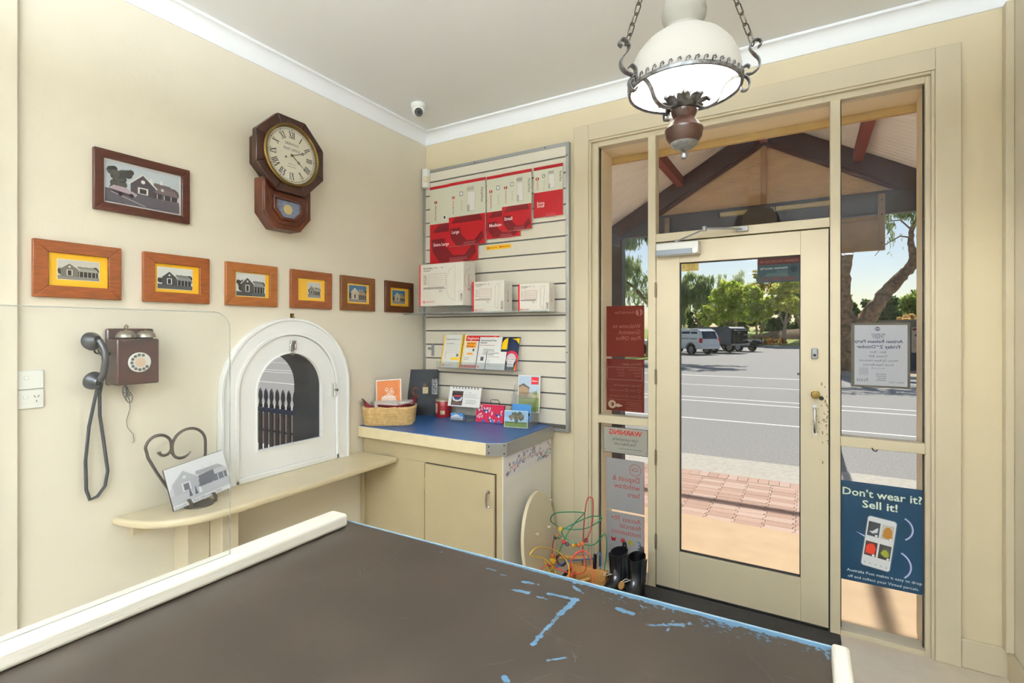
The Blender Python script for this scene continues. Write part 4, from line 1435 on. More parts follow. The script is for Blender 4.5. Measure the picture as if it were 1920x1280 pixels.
cd = [(hx + .014, .012, .07), (hx + .008, -.06, .05), (hx - .004, -.16, .035), (hx - .012, -.30, .025), (hx - .008, -.42, .02), (hx + .004, -.463, .02), (hx + .03, -.456, .02), (hx + .056, -.42, .02), (hx + .065, -.36, .02), (hx + .05, -.24, .025), (hx + .034, -.12, .03), (hx + .026, -.03, .05), (hx + .03, .02, .06)]
obj('cord', MB().tube(cd, .0065, 8), mat('cloth_cord', (30, 30, 32), .85), ph)
w_ = MB()
for k in range(4):
    w_.tube([(-.018 + .012 * math.cos(a * PI / 6 + k) * (1 if k % 2 else .7) + .004 * k, -.03 - .02 * (k % 2) * 1.4 + .02 * math.sin(a * PI / 6) * 1.2, .02 + .003 * k) for a in range(12)], .0018, 5, True)
w_.tube([(-.016, .01, .02), (-.015, -.03, .02), (0, -.07, .016), (.005, -.11, .01), (-.008, -.16, .008), (-.004, -.19, .006), (.018, -.225, .006), (.022, -.255, .005), (.016, -.262, .005)], .0013, 5)
obj('loose_wire', w_, mat('grey_wire', (86, 84, 80), .6), ph)

# ------------------------------------------------------------------ switch plates
for zz, lab, sock in ((1.307, 'upper white wall plate with two rocker switches', 0), (1.233, 'lower white wall plate with two switches and a power socket', 1)):
    s_ = thing('switch_plate', lab, 'switch', on_left(-2.342, zz, .0), 'white switch plates at the left edge')
    obj('plate', MB().box(-.043, .077, 0, .073, 0, .009), PLAST, s_, bevel=.004)
    for x in ((-.006, .024) if not sock else (-.015, .022)):
        obj('rocker', MB().box(x - .007, x + .007, .038 if not sock else .04, .05 if not sock else .052, .009, .0125), PLAST, s_, bevel=.003)
    for x in (-.032, .066):
        obj('screw_cap', MB().cyl((x, .036, .009), (x, .036, .0102), .004, n=10), PLAST, s_)
    if sock:
        p = PR()
        p.line([(.046, .05), (.051, .042)], .0022, (50, 46, 42)).line([(.062, .05), (.057, .042)], .0022, (50, 46, 42)).line([(.054, .032), (.054, .024)], .0022, (50, 46, 42))
        p.build('socket_slots', s_, .0094)

# ------------------------------------------------------------------ ledge under the hatch, easel with picture
LEDG = mat('ledge_gloss_cream', (212, 196, 162), .3, noise=.04, nscale=9)
lg = thing('hatch_ledge', 'glossy cream timber ledge with rounded end below the hatch', 'shelf')
out = [(0, -.70), (.335, -.66), (.335, -1.72)]
out += [(.335 - .10 * (1 - math.cos(a)) - .0, -1.72 - .30 * math.sin(a)) for a in [PI / 2 * k / 8 for k in range(1, 8)]]
out = [(.001, -.666), (.335, -.666), (.333, -1.70), (.325, -1.80), (.30, -1.88), (.25, -1.95), (.18, -2.0), (.10, -2.03), (.02, -2.045), (.001, -2.045)]
obj('board', MB().prism(out, .702, .735), LEDG, lg, bevel=.012, seg=3)
obj('wall_batten', MB().box(.001, .03, -1.98, -.666, .64, .702), LEDG, lg, bevel=.003)
obj('support_leg', MB().box(.12, .22, -1.70, -1.62, 0, .702), TRIM, lg, bevel=.003)
obj('support_leg', MB().box(.001, .12, -1.80, -1.70, 0, .702), TRIM, lg, bevel=.003)
IRON = mat('wrought_iron', (92, 84, 78), .38, .75, noise=.2, nscale=40)
es = thing('scroll_easel', 'wrought iron heart scroll easel standing on the ledge', 'easel', T(.13, -1.80, .735) @ Matrix(((0, 0, 1, 0), (1, 0, 0, 0), (0, 1, 0, 0), (0, 0, 0, 1))))
obj('foot_plate', MB().cyl((.03, 0, .03), (.03, .006, .03), .06, n=24), IRON, es)


def spiral(cx, cy, r0, r1, a0, a1, n=22):
    return [(cx + (r0 + (r1 - r0) * k / n) * math.cos(math.radians(a0 + (a1 - a0) * k / n)), cy + (r0 + (r1 - r0) * k / n) * math.sin(math.radians(a0 + (a1 - a0) * k / n))) for k in range(n + 1)]


lpath = [(-.02, .01), (-.07, .09), (-.115, .17), (-.15, .245)] + spiral(-.108, .285, .052, .050, 175, 5, 14) + spiral(-.087, .268, .030, .022, 0, -160, 8)
rpath = [(.05, .02), (.08, .12), (.09, .22)] + spiral(.018, .272, .072, .073, 0, 180, 14) + spiral(-.018, .258, .036, .046, 190, 335, 9)
obj('scroll', MB().tube([(x, y, -.03 + .0 * y) for x, y in lpath], [.0065] * (len(lpath) - 1) + [.009], 8), IRON, es)
obj('scroll', MB().tube([(x, y, -.03) for x, y in rpath], [.0065] * (len(rpath) - 4) + [.006, .005, .004, .003], 8), IRON, es)
for x in (-.022, .085):
    pth = [(x - .0, .008, .0), (x, .004, .04), (x, .006, .065), (x - .004, .03, .075), (x - .012, .05, .068)]
    obj('front_hook', MB().strip(pth, (.008, 0, 0), .004), IRON, es, bevel=.001)
pc = thing('picture_card', 'grey old photograph card leaning on the scroll easel', 'picture', T(.172, -1.885, .741) @ Matrix(((0, 0, 1, 0), (1, 0, 0, 0), (0, 1, 0, 0), (0, 0, 0, 1))) @ RY(0) @ RX(-12) @ RZ(8))
obj('board', MB().box(0, .265, 0, .185, 0, .008), BLACK, pc)
p = PR()
GR = ((226, 226, 230), (200, 200, 204), (172, 172, 178), (186, 186, 192), (214, 214, 218), (96, 96, 104), (184, 184, 190))
p.rect(.001, .001, .264, .184, (224, 224, 228))
house(p, .001, .02, .264, .184, GR, .45, .38, .24, 8)
p.poly([(.13, .06), (.20, .065), (.20, .115), (.13, .11)], (84, 84, 92))
for x in (.075, .1, .118):
    p.poly([(x, .035), (x + .014, .035), (x + .009, .062), (x + .004, .062)], (70, 70, 78) if x != .118 else (226, 226, 230))
    p.circ(x + .007, .066, .004, (90, 90, 96), 8)
p.text('Post Office early 1900s', .085, .006, .011, (120, 120, 124), 'l', 0, w=.13)
p.text('Greenock', .004, .004, .011, (150, 150, 154), 'l', 0, w=.05)
p.build('print', pc, .0085)

# ------------------------------------------------------------------ corner cabinet
CABP = mat('cabinet_cream', (186, 170, 136), .38, noise=.03, nscale=6)
cb = thing('corner_cabinet', 'cream painted corner cabinet with blue laminate top', 'cabinet')
obj('body', MB().box(.005, 1.095, -.643, -.035, 0, .83), CABP, cb, bevel=.003)
obj('side_panel', MB().box(1.095, 1.1, -.643, -.035, 0, .83), mat('cabinet_side_lit_white', (240, 236, 226), .35, noise=.02), cb, bevel=.001)  # white side, with the window light on it partly put into the colour
top = [(.003, -.69), (1.022, -.69), (1.112, -.628), (1.112, -.034), (.003, -.034)]
obj('edge_band', MB().prism(top, .832, .903), mat('edge_cream', (226, 210, 172), .4, noise=.04, nscale=12), cb, bevel=.006)
tin = [(.012, -.68), (1.019, -.68), (1.104, -.622), (1.104, -.036), (.012, -.036)]
obj('blue_top', MB().prism(tin, .9025, .907), mat('blue_laminate', (52, 96, 158), .33, noise=.1, nscale=7), cb)
pm = Matrix.Translation((1.022, -.692, .832)) @ RZ(math.degrees(math.atan2(.062, .09)))
pl = obj('corner_plate', MB().box(-.004, .113, -.003, .001, 0, .072), ALU, cb, bevel=.001, M=pm)
for x, z in ((.012, .02), (.012, .055), (.098, .015), (.098, .06)):
    obj('screw', MB().cyl((x, -.0055, z), (x, -.003, z), .004, n=8), BLKM, pl)
obj('side_edge_strip', MB().box(1.112, 1.1145, -.62, -.036, .832, .905), ALU, cb)
obj('painted_gap_shade', MB().box(.5475, 1.0565, -.6445, -.643, .085, .7275), SEAL_SHADE, cb, smooth=False)  # dark sheet that paints the shade in the gap round the cabinet door
dd = obj('cabinet_door', MB().box(.553, 1.051, -.661, -.643, .09, .722), CABP, cb, bevel=.003)
hn = MB().tube([(1.014, -.661, .626), (1.014, -.678, .622), (1.014, -.684, .60), (1.014, -.684, .565), (1.014, -.678, .543), (1.014, -.661, .54)], .0055, 8)
hn.cyl((1.014, -.664, .626), (1.014, -.66, .626), .011, n=12).cyl((1.014, -.664, .54), (1.014, -.66, .54), .011, n=12)
obj('handle', hn, CHROME, dd)
for z in (.60, .18):
    obj('hinge', MB().cyl((.548, -.658, z - .035), (.548, -.658, z + .035), .005, n=8), CABP, dd)
obj('fixed_panel', MB().box(.07, .54, -.652, -.643, .09, .726), CABP, cb, bevel=.002)
obj('corner_post', MB().box(.005, .035, -.664, -.643, 0, .70), CABP, cb, bevel=.003)
p = PR(.0003)
p.rect(-.62, .70, -.04, .83, (236, 232, 232))
r = random.Random(8)
for k in range(150):
    x, y = r.uniform(-.61, -.05), r.uniform(.72, .812)
    y = .765 + .025 * math.sin(x * 14) + r.gauss(0, .024)
    c = r.choice(((150, 178, 220), (176, 200, 228), (222, 170, 186), (230, 190, 200), (130, 170, 126), (160, 190, 150), (120, 116, 150), (184, 168, 206)))
    if y < .715 or y > .817:
        continue
    if c[1] > c[0] and c[1] > c[2]:
        p.circ(x, y, .009, c, 8, ry=.004)
    else:
        for q in range(5):
            p.circ(x + .006 * math.cos(q * 1.257), y + .006 * math.sin(q * 1.257), .0042, c, 6)
        p.circ(x, y, .003, (240, 214, 120), 6)
p.build('floral_border', cb, 1.1006, M=Matrix(((0, 0, 1, 0), (1, 0, 0, 0), (0, 1, 0, 0), (0, 0, 0, 1))))

# ------------------------------------------------------------------ slat panel
SLATM = mat('slat_cream', (229, 221, 205), .45, noise=.015, nscale=4)
sw = thing('slat_panel', 'cream slatted display panel in an aluminium frame', 'display panel', on_front(.004, 0, 0))
W_ = 1.221
obj('backing', MB().box(.01, W_ - .01, .87, 2.745, .002, .016), mat('groove_grey', (104, 98, 90), .6), sw, smooth=False)
zz = [2.752 - .022]
gz = [2.664 - .1031 * k for k in range(18)]
edges = [2.735] + gz
sme = {}
for k in range(len(edges) - 1):
    t_, b_ = edges[k] - (.005 if k else 0), edges[k + 1] + .005
    if k == 0:
        obj('slat', MB().box(.016, W_ - .016, b_, t_, .016, .03), SLATM, sw, bevel=.0015)
        continue
    h = round(t_ - b_, 4)
    if h not in sme:
        o = obj('slat', MB().box(.016, W_ - .016, 0, h, .016, .03), SLATM, sw, bevel=.0015)
        sme[h] = o
    else:
        o = sme[h].copy()
        COL.objects.link(o)
    o.location = (0, b_, 0)
for k in range(1, len(edges)):
    obj('groove_insert', MB().box(.016, W_ - .016, edges[k] - .0045, edges[k] - .001, .012, .029), ALUD, sw, smooth=False)
obj('frame_side', MB().box(0, .022, .87, 2.757, 0, .034), ALU, sw, bevel=.002)
obj('frame_side', MB().box(W_ - .022, W_, .87, 2.757, 0, .034), ALU, sw, bevel=.002)
obj('frame_top', MB().box(.022, W_ - .022, 2.735, 2.757, 0, .034), ALU, sw, bevel=.002)
obj('frame_bottom', MB().box(.022, W_ - .022, .87, .89, 0, .034), ALU, sw, bevel=.002)
for x, y in ((.06, 2.747), (.48, 2.747), (1.05, 2.747), (W_ - .012, 2.67), (W_ - .012, 2.15), (W_ - .012, 1.39)):
    obj('frame_screw', MB().cyl((x, y, .034), (x, y, .036), .004, n=8), BLKM, sw)
obj('hook_bracket', MB().box(.085, .105, 1.34, 1.43, .03, .04).box(.045, .085, 1.385, 1.405, .03, .036), ALUD, sw, bevel=.002)

# parcel satchels pinned to the panel
RED = (164, 12, 24)
DRED = (104, 8, 18)
PAPER = (222, 222, 204)


def satchel(lab, word, x0, x1, z0, z1, zs, off, full=True, word_at=None):
    w, h, s_ = x1 - x0, z1 - z0, zs - z0
    t = thing('parcel_satchel', lab, 'satchel', on_front(x0, z0, -off), 'parcel satchels on the slat panel')
    n = 8
    vs = []
    r = random.Random(int(x0 * 1000))
    for j in range(n + 1):
        for i in range(n + 1):
            e = min(i, n - i, j, n - j)
            vs.append((w * i / n, h * j / n, .002 + (.0012 * r.random() if e else 0)))
    sh = MB().add(vs, [(j * (n + 1) + i, j * (n + 1) + i + 1, (j + 1) * (n + 1) + i + 1, (j + 1) * (n + 1) + i) for j in range(n) for i in range(n)])
    o = obj('pouch', sh, mat('satchel_plastic', (206, 206, 190), .35), t)
    o.modifiers.new('s', 'SOLIDIFY').thickness = .002
    p = PR(.0003)
    p.rect(.001, .001, w - .001, h - .001, PAPER)
    p.rect(.001, .001, w - .001, s_, RED)
    p.rect(.001, h - .022, w - .001, h - .001, RED)
    cx, cy, R_ = w * .56, s_ * .42, s_ * .40
    if s_ > .12 and word != 'Extra':
        p.poly([(w * .06, s_ * .78), (w * .2, s_ * .985), (w * .86, s_ * .985), (w * .94, s_ * .78)], DRED)
        pts = [(w * .04, s_ * .62), (w * .32, s_ * .62), (w * .34, s_ * .4), (w * .5, s_ * .18), (w * .72, s_ * .16), (w * .92, s_ * .45), (w * .96, s_ * .2), (w * .8, s_ * .02), (w * .22, s_ * .02), (w * .06, s_ * .3)]
        p.poly(pts, DRED)
    else:
        p.poly([(w * .12, s_ * .2), (w * .5, s_ * .16), (w * .9, s_ * .3), (w * .92, s_ * .8), (w * .88, s_ * .8), (w * .84, s_ * .34), (w * .5, s_ * .22), (w * .12, s_ * .26)], (168, 14, 26))
    if word == 'Extra':
        p.text('Extra', w * .12, s_ * .52, .018, (240, 220, 220), 'l', 1)
        p.text('Small', w * .12, s_ * .40, .018, (240, 220, 220), 'l', 1)
    else:
        p.text(word, word_at or w * .08, s_ * .44, .022, (240, 224, 224), 'l', 1)
    p.greek(w * .42, s_ * .10, w * .78, 3, .011, (200, 110, 116), 7, .004)
    # upper label area
    p2h = h - .022 - s_
    horn(p, w * .13, s_ + p2h * .62, .013, (176, 30, 40), PAPER)
    p.text('Australia Post', w * .115, s_ + p2h * .52, .015, (176, 40, 46), 'l', 0, rot=-90, w=p2h * .42)
    if full:
        p.rect(w * .30, s_ + p2h * .62, w * .40, s_ + p2h * .78, (240, 240, 234))
        p.frame(w * .31, s_ + p2h * .64, w * .39, s_ + p2h * .76, .004, (70, 70, 90))
        p.greek(w * .34, s_ + p2h * .45, w * .40, 6, .012, (130, 130, 120), 3, .006)
        p.rect(w * .52, s_ + p2h * .12, w * .72, s_ + p2h * .72, (240, 240, 236))
        p.frame(w * .52, s_ + p2h * .12, w * .72, s_ + p2h * .72, .0015, (150, 110, 104))
        for q in range(3):
            p.line([(w * (.56 + .05 * q), s_ + p2h * .14), (w * (.56 + .05 * q), s_ + p2h * .7)], .001, (180, 140, 130))
        for q in range(6):
            p.line([(w * (.52 + .032 * q), s_ + p2h * .76), (w * (.52 + .032 * q), s_ + p2h * (.86 + .03 * (q % 2)))], .004, (120, 116, 106))
        p.rect(w * .52, s_ + p2h * .12, w * .58, s_ + p2h * .32, (176, 172, 164))
        p.text('Parcel Post', w * .89, s_ + p2h * .80, .018, (50, 46, 46), 'l', 0, rot=-90, w=p2h * .45)
    else:
        p.rect(w * .28, s_ + p2h * .1, w * .36, s_ + p2h * .22, (240, 240, 234))
        p.rect(w * .30, s_ + p2h * .12, w * .34, s_ + p2h * .2, (70, 70, 90))
    p.build('print', t, .0052, m=GLOSSPRINT)
    return t


satchel('extra large red and grey parcel satchel, lowest on the panel', 'Extra Large', .075, .521, 2.037, 2.623, 2.336, .036, False)
satchel('large red and grey parcel satchel overlapping the extra large one', 'Large', .265, .591, 2.150, 2.621, 2.367, .048)
satchel('medium red and grey parcel satchel between large and small ones', 'Medium', .592, .869, 2.178, 2.623, 2.369, .036)
satchel('small red and grey parcel satchel overlapping the medium one', 'Small', .728, .962, 2.217, 2.620, 2.388, .048)
satchel('extra small red and cream parcel satchel at the top right of panel', 'Extra', .971, 1.187, 2.285, 2.624, 2.453, .036)
yl = thing('shelf_label', 'small yellow adhesive strip with two red emblems below the satchels', 'label', on_front(.585, 2.104, -.031))
obj('strip', MB().box(0, .203, 0, .029, 0, .001), mat('label_yellow', (244, 190, 20), .5), yl)
p = PR()
for x in (.008, .108):
    horn(p, x + .01, .0145, .009, (190, 30, 30), (244, 190, 20))
    p.text('Express Post', x + .024, .010, .010, (150, 60, 20), 'l', 1, w=.062)
p.build('print', yl, .0014)

# acrylic shelf with parcel boxes
ac = thing('acrylic_shelf', 'long clear acrylic shelf holding the parcel boxes', 'shelf', on_front(.06, 1.645, -.03))
obj('floor_sheet', MB().box(0, 1.15, 0, .004, 0, .285), ACRYL2, ac, smooth=False)
obj('front_lip', MB().box(0, 1.15, 0, .012, .281, .285), ACEDGE, ac, smooth=False)
obj('riser_block', MB().box(.09, .49, .004, .052, .05, .22), ACRYL2, ac, smooth=False)
KRAFT = mat('white_carton', (226, 220, 208), .7, noise=.02)


def parcel(lab, size, x0, w, z0, h, y1, d):
    t = thing('parcel_box', lab, 'box', on_front(x0, z0, -y1), 'parcel boxes on the acrylic shelf')
    obj('carton', MB().box(0, w, 0, h, -d, 0), KRAFT, t, bevel=.002)
    p = PR()
    ln = (150, 60, 60)
    bk = (70, 64, 62)
    p.rect(0, 0, .012, h, (200, 24, 34))
    p.text('Parcel Box', w * .10, h * .88, h * .045, bk, 'l', 1)
    p.text('500mm', w * .34, h * .89, h * .03, bk, 'l')
    p.text('5kg', w * .50, h * .89, h * .03, bk, 'l')
    p.greek(w * .10, h * .835, w * .32, 1, .008, bk, 2, h * .015)
    x_a, x_b = w * .22, w * .62
    p.frame(x_a, h * .47, x_b, h * .76, .0012, ln)
    for k in range(1, 6):
        p.line([(x_a, h * (.47 + .048 * k)), (x_b, h * (.47 + .048 * k))], .0009, ln)
        p.greek(w * .10, h * (.475 + .048 * k), w * .19, 1, .006, bk, k, h * .018)
    p.greek(w * .10, h * .43, x_b, 2, h * .025, bk, 5, h * .012)
    p.frame(w * .40, h * .30, w * .60, h * .40, .0006, (190, 180, 170))
    p.greek(w * .46, h * .37, w * .55, 3, h * .02, bk, 6, h * .008)
    horn(p, w * .115, h * .10, h * .032, (196, 30, 38), (226, 220, 208))
    p.text('Australia Post', w * .16, h * .085, h * .04, (196, 40, 46), 'l', 0, w=w * .2)
    if size == 'Large':
        pts = [(w * .82, h * .12), (w * .70, h * .18), (w * .64, h * .32), (w * .64, h * .68), (w * .70, h * .84), (w * .82, h * .93), (w * .82, h * .12)]
        p.line(pts, .001, bk)
    else:
        p.line([(w * .86, h * .92), (w * .74, h * .84), (w * .72, h * .2), (w * .82, h * .12), (w * .86, h * .92)], .0009, bk)
    p.frame(w * .905, h * .10, w * .985, h * .33, .0009, bk)
    p.text(size, w * .965, h * .125, .014 if size == 'Large' else .011, bk, 'l', 1, rot=90)
    p.line([(w * .4, 0), (w * .4, .003), (w * .6, .003), (w * .6, 0)], .001, bk)
    p.build('front_print', t, .0006)
    p = PR()
    p.arc(-d * .62, h * .62, d * .52, d * .53, -85, 85, bk, 16)
    p.rect(-d * .45, h * .36, -d * .40, h * .40, (196, 30, 38))
    horn(p, -d * .45, h * .38, d * .07, (196, 30, 38), (226, 220, 208))
    p.text('Australia Post', -d * .40, h * .44, d * .09, (196, 40, 46), 'l', 0, rot=90, w=h * .3)
    p.build('side_print', t, w + .0006, M=Matrix(((0, 0, 1, 0), (0, 1, 0, 0), (-1, 0, 0, 0), (0, 0, 0, 1))) @ Matrix(((-1, 0, 0, 0), (0, 1, 0, 0), (0, 0, 1, 0), (0, 0, 0, 1))))
    return t


parcel('largest white parcel carton at the left of the acrylic shelf', 'Large', .170, .387, 1.7035, .295, .27, .14)
parcel('medium white parcel carton in the middle of the acrylic shelf', 'Medium', .583, .251, 1.650, .214, .20, .11)
parcel('smallest white parcel carton at the right of the acrylic shelf', 'Small', .931, .225, 1.650, .182, .18, .08)

# brochure rack
rk = thing('brochure_rack', 'clear acrylic brochure ledge on the slat panel', 'rack', on_front(.214, 1.258, -.03))
obj('ledge', MB().box(0, .66, 0, .004, 0, .11), ACRYL2, rk, smooth=False)
obj('lip', MB().box(0, .66, .004, .05, .106, .11), ACRYL2, rk, smooth=False)


def leaflet(name, lab, x0, w, h, draw, off, z0=1.2635, lean=15, shear=.0, th=.002, body=None, group='leaflets on the brochure rack', m=None):
    t = thing(name, lab, 'leaflet', on_front(x0, z0, -off) @ RX(-lean), group)
    obj('sheet', MB().box(0, w, 0, h, -th, 0), body or mat('leaflet_paper', (238, 236, 230), .6), t, smooth=False)
    p = PR()
    draw(p, w, h)
    p.build('print', t, .0004, m=m or GLOSSPRINT)
    return t


def d_express(p, w, h):
    p.rect(0, 0, w, h, (238, 236, 230)).rect(0, 0, .010, h, (246, 196, 20)).rect(w - .012, 0, w, h, (246, 200, 40))
    p.text('Express Post', .024, h * .84, .011, (60, 60, 60), 'l', 1).text('- Prepaid', .024 + .075, h * .84, .009, (60, 60, 60))
    for k in range(6):
        p.line([(.03, h * (.45 + .05 * k)), (w - .03, h * (.45 + .05 * k))], .0008, (150, 150, 150))
    p.greek(.03, h * .72, w - .05, 1, .01, (120, 120, 120), 2).greek(.028, h * .46, .05, 5, .012, (150, 150, 150), 3)
    p.rect(w * .52, h * .24, w - .02, h * .31, (250, 206, 40)).rect(w * .78, h * .34, w * .88, h * .42, (90, 90, 90))
    horn(p, .03, h * .08, .009, (196, 30, 38), (238, 236, 230)).text('Australia Post', .044, h * .065, .009, (196, 60, 60), w=.07)


def d_reg(p, w, h):
    p.rect(0, 0, w, h, (240, 238, 232)).rect(0, 0, .01, h, (246, 196, 20)).rect(.02, h * .80, w, h * .96, (206, 40, 36))
    p.text('Registered', .03, h * .845, .018, (250, 240, 236), 'l', 1)
    p.poly([(w - .05, h * .9), (w - .02, h * .96), (w - .03, h * .96), (w - .06, h * .9)], (246, 170, 60))
    p.rect(.03, h * .60, .115, h * .77, (244, 156, 40)).text('Only Street', .034, h * .71, .010, (40, 30, 20), 'l', 1, w=.07).text('Same day', .034, h * .63, .010, (40, 30, 20), 'l', 1, w=.06)
    p.rect(.135, h * .68, .2, h * .76, (244, 156, 40)).rect(.09, h * .5, .105, h * .57, (80, 80, 80)).rect(.045, h * .40, .095, h * .45, (244, 156, 40))
    p.greek(.03, h * .30, .07, 2, .012, (140, 140, 140), 3).rect(.004, .004, w, h * .10, (206, 110, 104))
    horn(p, .03, h * .06, .009, (196, 30, 38), (240, 238, 232))


def d_int(p, w, h):
    p.rect(0, 0, w, h, (242, 241, 238)).rect(0, 0, .006, h, (30, 40, 64))
    p.text('International Post', .016, h * .87, .012, (50, 50, 54), 'l', 1, w=.13).text('Express', .016, h * .80, .012, (50, 50, 54), 'l', 1)
    p.greek(.016, h * .73, w - .02, 1, .01, (200, 150, 150), 2).greek(.05, h * .60, w - .04, 4, .011, (130, 130, 130), 5)
    p.rect(.035, h * .26, .06, h * .38, (80, 80, 84)).frame(.02, h * .42, w - .02, h * .48, .0008, (190, 190, 190))
    horn(p, .024, h * .07, .009, (196, 30, 38), (242, 241, 238))


def d_int2(p, w, h):
    p.rect(0, 0, w, h, (244, 243, 240)).rect(0, 0, .005, h, (30, 40, 64))
    p.text('International Post', .014, h * .88, .009, (50, 50, 54), 'l', 1, w=.085).text('Standard', .014, h * .79, .009, (50, 50, 54), 'l', 1)
    p.greek(.014, h * .68, w - .03, 1, .009, (200, 150, 150), 2).frame(.04, h * .18, w - .02, h * .58, .0007, (190, 190, 190))
    p.greek(.014, h * .5, .035, 5, .010, (150, 150, 150), 3)


def d_dark(p, w, h):
    nv = (18, 30, 56)
    p.rect(0, 0, w, h, nv)
    p.poly([(0, h * .62), (0, h * .80), (w * .12, h * .92), (w * .32, h * .98), (w * .32, h * .62)], (246, 200, 20))
    p.poly([(w * .55, h * .94), (w * .8, h * .9), (w * .97, h * .78), (w * .97, h * .97)], (246, 206, 30))
    p.arc(w * .62, h * .34, w * .30, w * .40, 0, 180, (206, 40, 60))
    p.circ(w * .62, h * .34, w * .28, (230, 206, 214), 16)
    p.rect(w * .44, h * .10, w * .80, h * .36, (240, 238, 236)).greek(w * .47, h * .31, w * .78, 3, .016, (40, 40, 50), 4)
    p.poly([(w * .86, 0), (w * .98, h * .4), (w * .98, 0)], (246, 190, 30)).rect(w * .93, 0, w, h * .3, (206, 40, 50))


leaflet('express_leaflet', 'white leaflet with yellow edges at the left of the rack', .237, .172, .246, d_express, .125)
leaflet('registered_leaflet', 'red headed registered mail leaflet behind the white ones', .408, .30, .250, d_reg, .112)
leaflet('navy_satchel', 'navy, yellow and red mailing envelope at the right of the rack', .735, .140, .232, d_dark, .108)
leaflet('international_leaflet', 'tall white international mail leaflet with navy spine', .548, .19, .230, d_int, .122)
leaflet('small_international_leaflet', 'short white international mail leaflet in front of the taller one', .634, .160, .128, d_int2, .132)

# ------------------------------------------------------------------ things on the cabinet
HT = .9075
WICK = mat('wicker', (196, 158, 100), .6, noise=.2, nscale=40, rgb2=(222, 190, 136))
bk_ = thing('wicker_basket', 'wicker basket lined with dark red tissue on the cabinet', 'basket', T(.135, -.525, HT) @ RZ(36))
wv = MB()
rows = 11
for j in range(rows):
    z = .008 + j * .0095
    L_, D_ = .155 + .012 * j / rows, .10 + .012 * j / rows
    pts = []
    N = 96
    for k in range(N):
        a = 2 * PI * k / N
        ca, sa = math.cos(a), math.sin(a)
        q = .42
        x = L_ * math.copysign(abs(ca) ** q, ca)
        y = D_ * math.copysign(abs(sa) ** q, sa)
        wob = .0035 * math.sin(k * PI / 2 + j * PI)
        nl = math.hypot(x, y)
        pts.append((x + wob * x / nl, y + wob * y / nl, z))
    wv.tube(pts, .0052, 5, True)
wo_ = obj('weave', wv, WICK, bk_)
wo_['kind'] = 'stuff'
rm = MB()
for ph_ in (0, PI):
    pts = []
    for k in range(120):
        a = 2 * PI * k / 120
        ca, sa = math.cos(a), math.sin(a)
        x = .168 * math.copysign(abs(ca) ** .42, ca)
        y = .113 * math.copysign(abs(sa) ** .42, sa)
        pts.append((x * (1 + .012 * math.cos(a * 30 + ph_)), y * (1 + .015 * math.cos(a * 30 + ph_)), .115 + .005 * math.sin(a * 30 + ph_)))
    rm.tube(pts, .006, 6, True)
obj('rim', rm, WICK, bk_)
obj('base', MB().prism([(.15 * math.copysign(abs(math.cos(a)) ** .42, math.cos(a)), .095 * math.copysign(abs(math.sin(a)) ** .42, math.sin(a))) for a in [2 * PI * k / 40 for k in range(40)]], 0, .008), WICK, bk_)
r = random.Random(6)
vs = []
NN = 30
for j in range(5):
    for k in range(NN):
        a = 2 * PI * k / NN
        ca, sa = math.cos(a), math.sin(a)
        f = (.75, .97, 1.02, 1.10, 1.0)[j]
        z = (.06, .095, .125, .135 + .035 * max(0, math.sin(a * 2 + .8)) + r.uniform(-.008, .012), .10)[j]
        if j == 4:
            f, z = 1.06 + .1 * max(0, math.sin(a * 2 + .8)), .128 + .045 * max(0, math.sin(a * 2 + .8)) + r.uniform(-.012, .01)
        vs.append((.155 * f * math.copysign(abs(ca) ** .5, ca), .10 * f * math.copysign(abs(sa) ** .5, sa), z))
o = obj('tissue_lining', MB().add(vs, [(j * NN + k, j * NN + (k + 1) % NN, (j + 1) * NN + (k + 1) % NN, (j + 1) * NN + k) for j in range(4) for k in range(NN)]), mat('dark_red_tissue', (112, 26, 38), .7, noise=.15, nscale=20), bk_)
o.modifiers.new('s', 'SOLIDIFY').thickness = .001
for k, (x, y, a, b, rz) in enumerate(((-.02, -.05, .075, .045, 10), (.08, .01, .06, .05, -14), (-.06, .035, .06, .05, 30))):
    q = thing('wrapped_packet', ('white wrapped packet at the front of the basket', 'white wrapped packet at the right of the basket', 'white wrapped packet at the back of the basket')[k], 'packet', T(.135, -.525, HT) @ RZ(36) @ T(x, y, .118) @ RZ(rz) @ RX(10 - 8 * k), 'packets in the basket')
    obj('wrap', MB().box(-a, a, -b, b, 0, .032), glassy('cellophane_%d' % k, (250, 250, 250), .1, .6, .15, .55, (240, 236, 232)), q, bevel=.006)
    obj('slip', MB().box(-a * .8, a * .8, -b * .8, b * .8, .001, .02), PLAST, q, bevel=.003)


def card(name, lab, cat, M, w, h, draw, th=.003, body=None, m=None, group=None):
    t = thing(name, lab, cat, M, group)
    obj('sheet', MB().box(0, w, 0, h, -th, 0), body or mat('leaflet_paper', (238, 236, 230), .6), t, smooth=False)
    p = PR()
    draw(p, w, h)
    p.build('print', t, .0005, m=m or GLOSSPRINT)
    return t


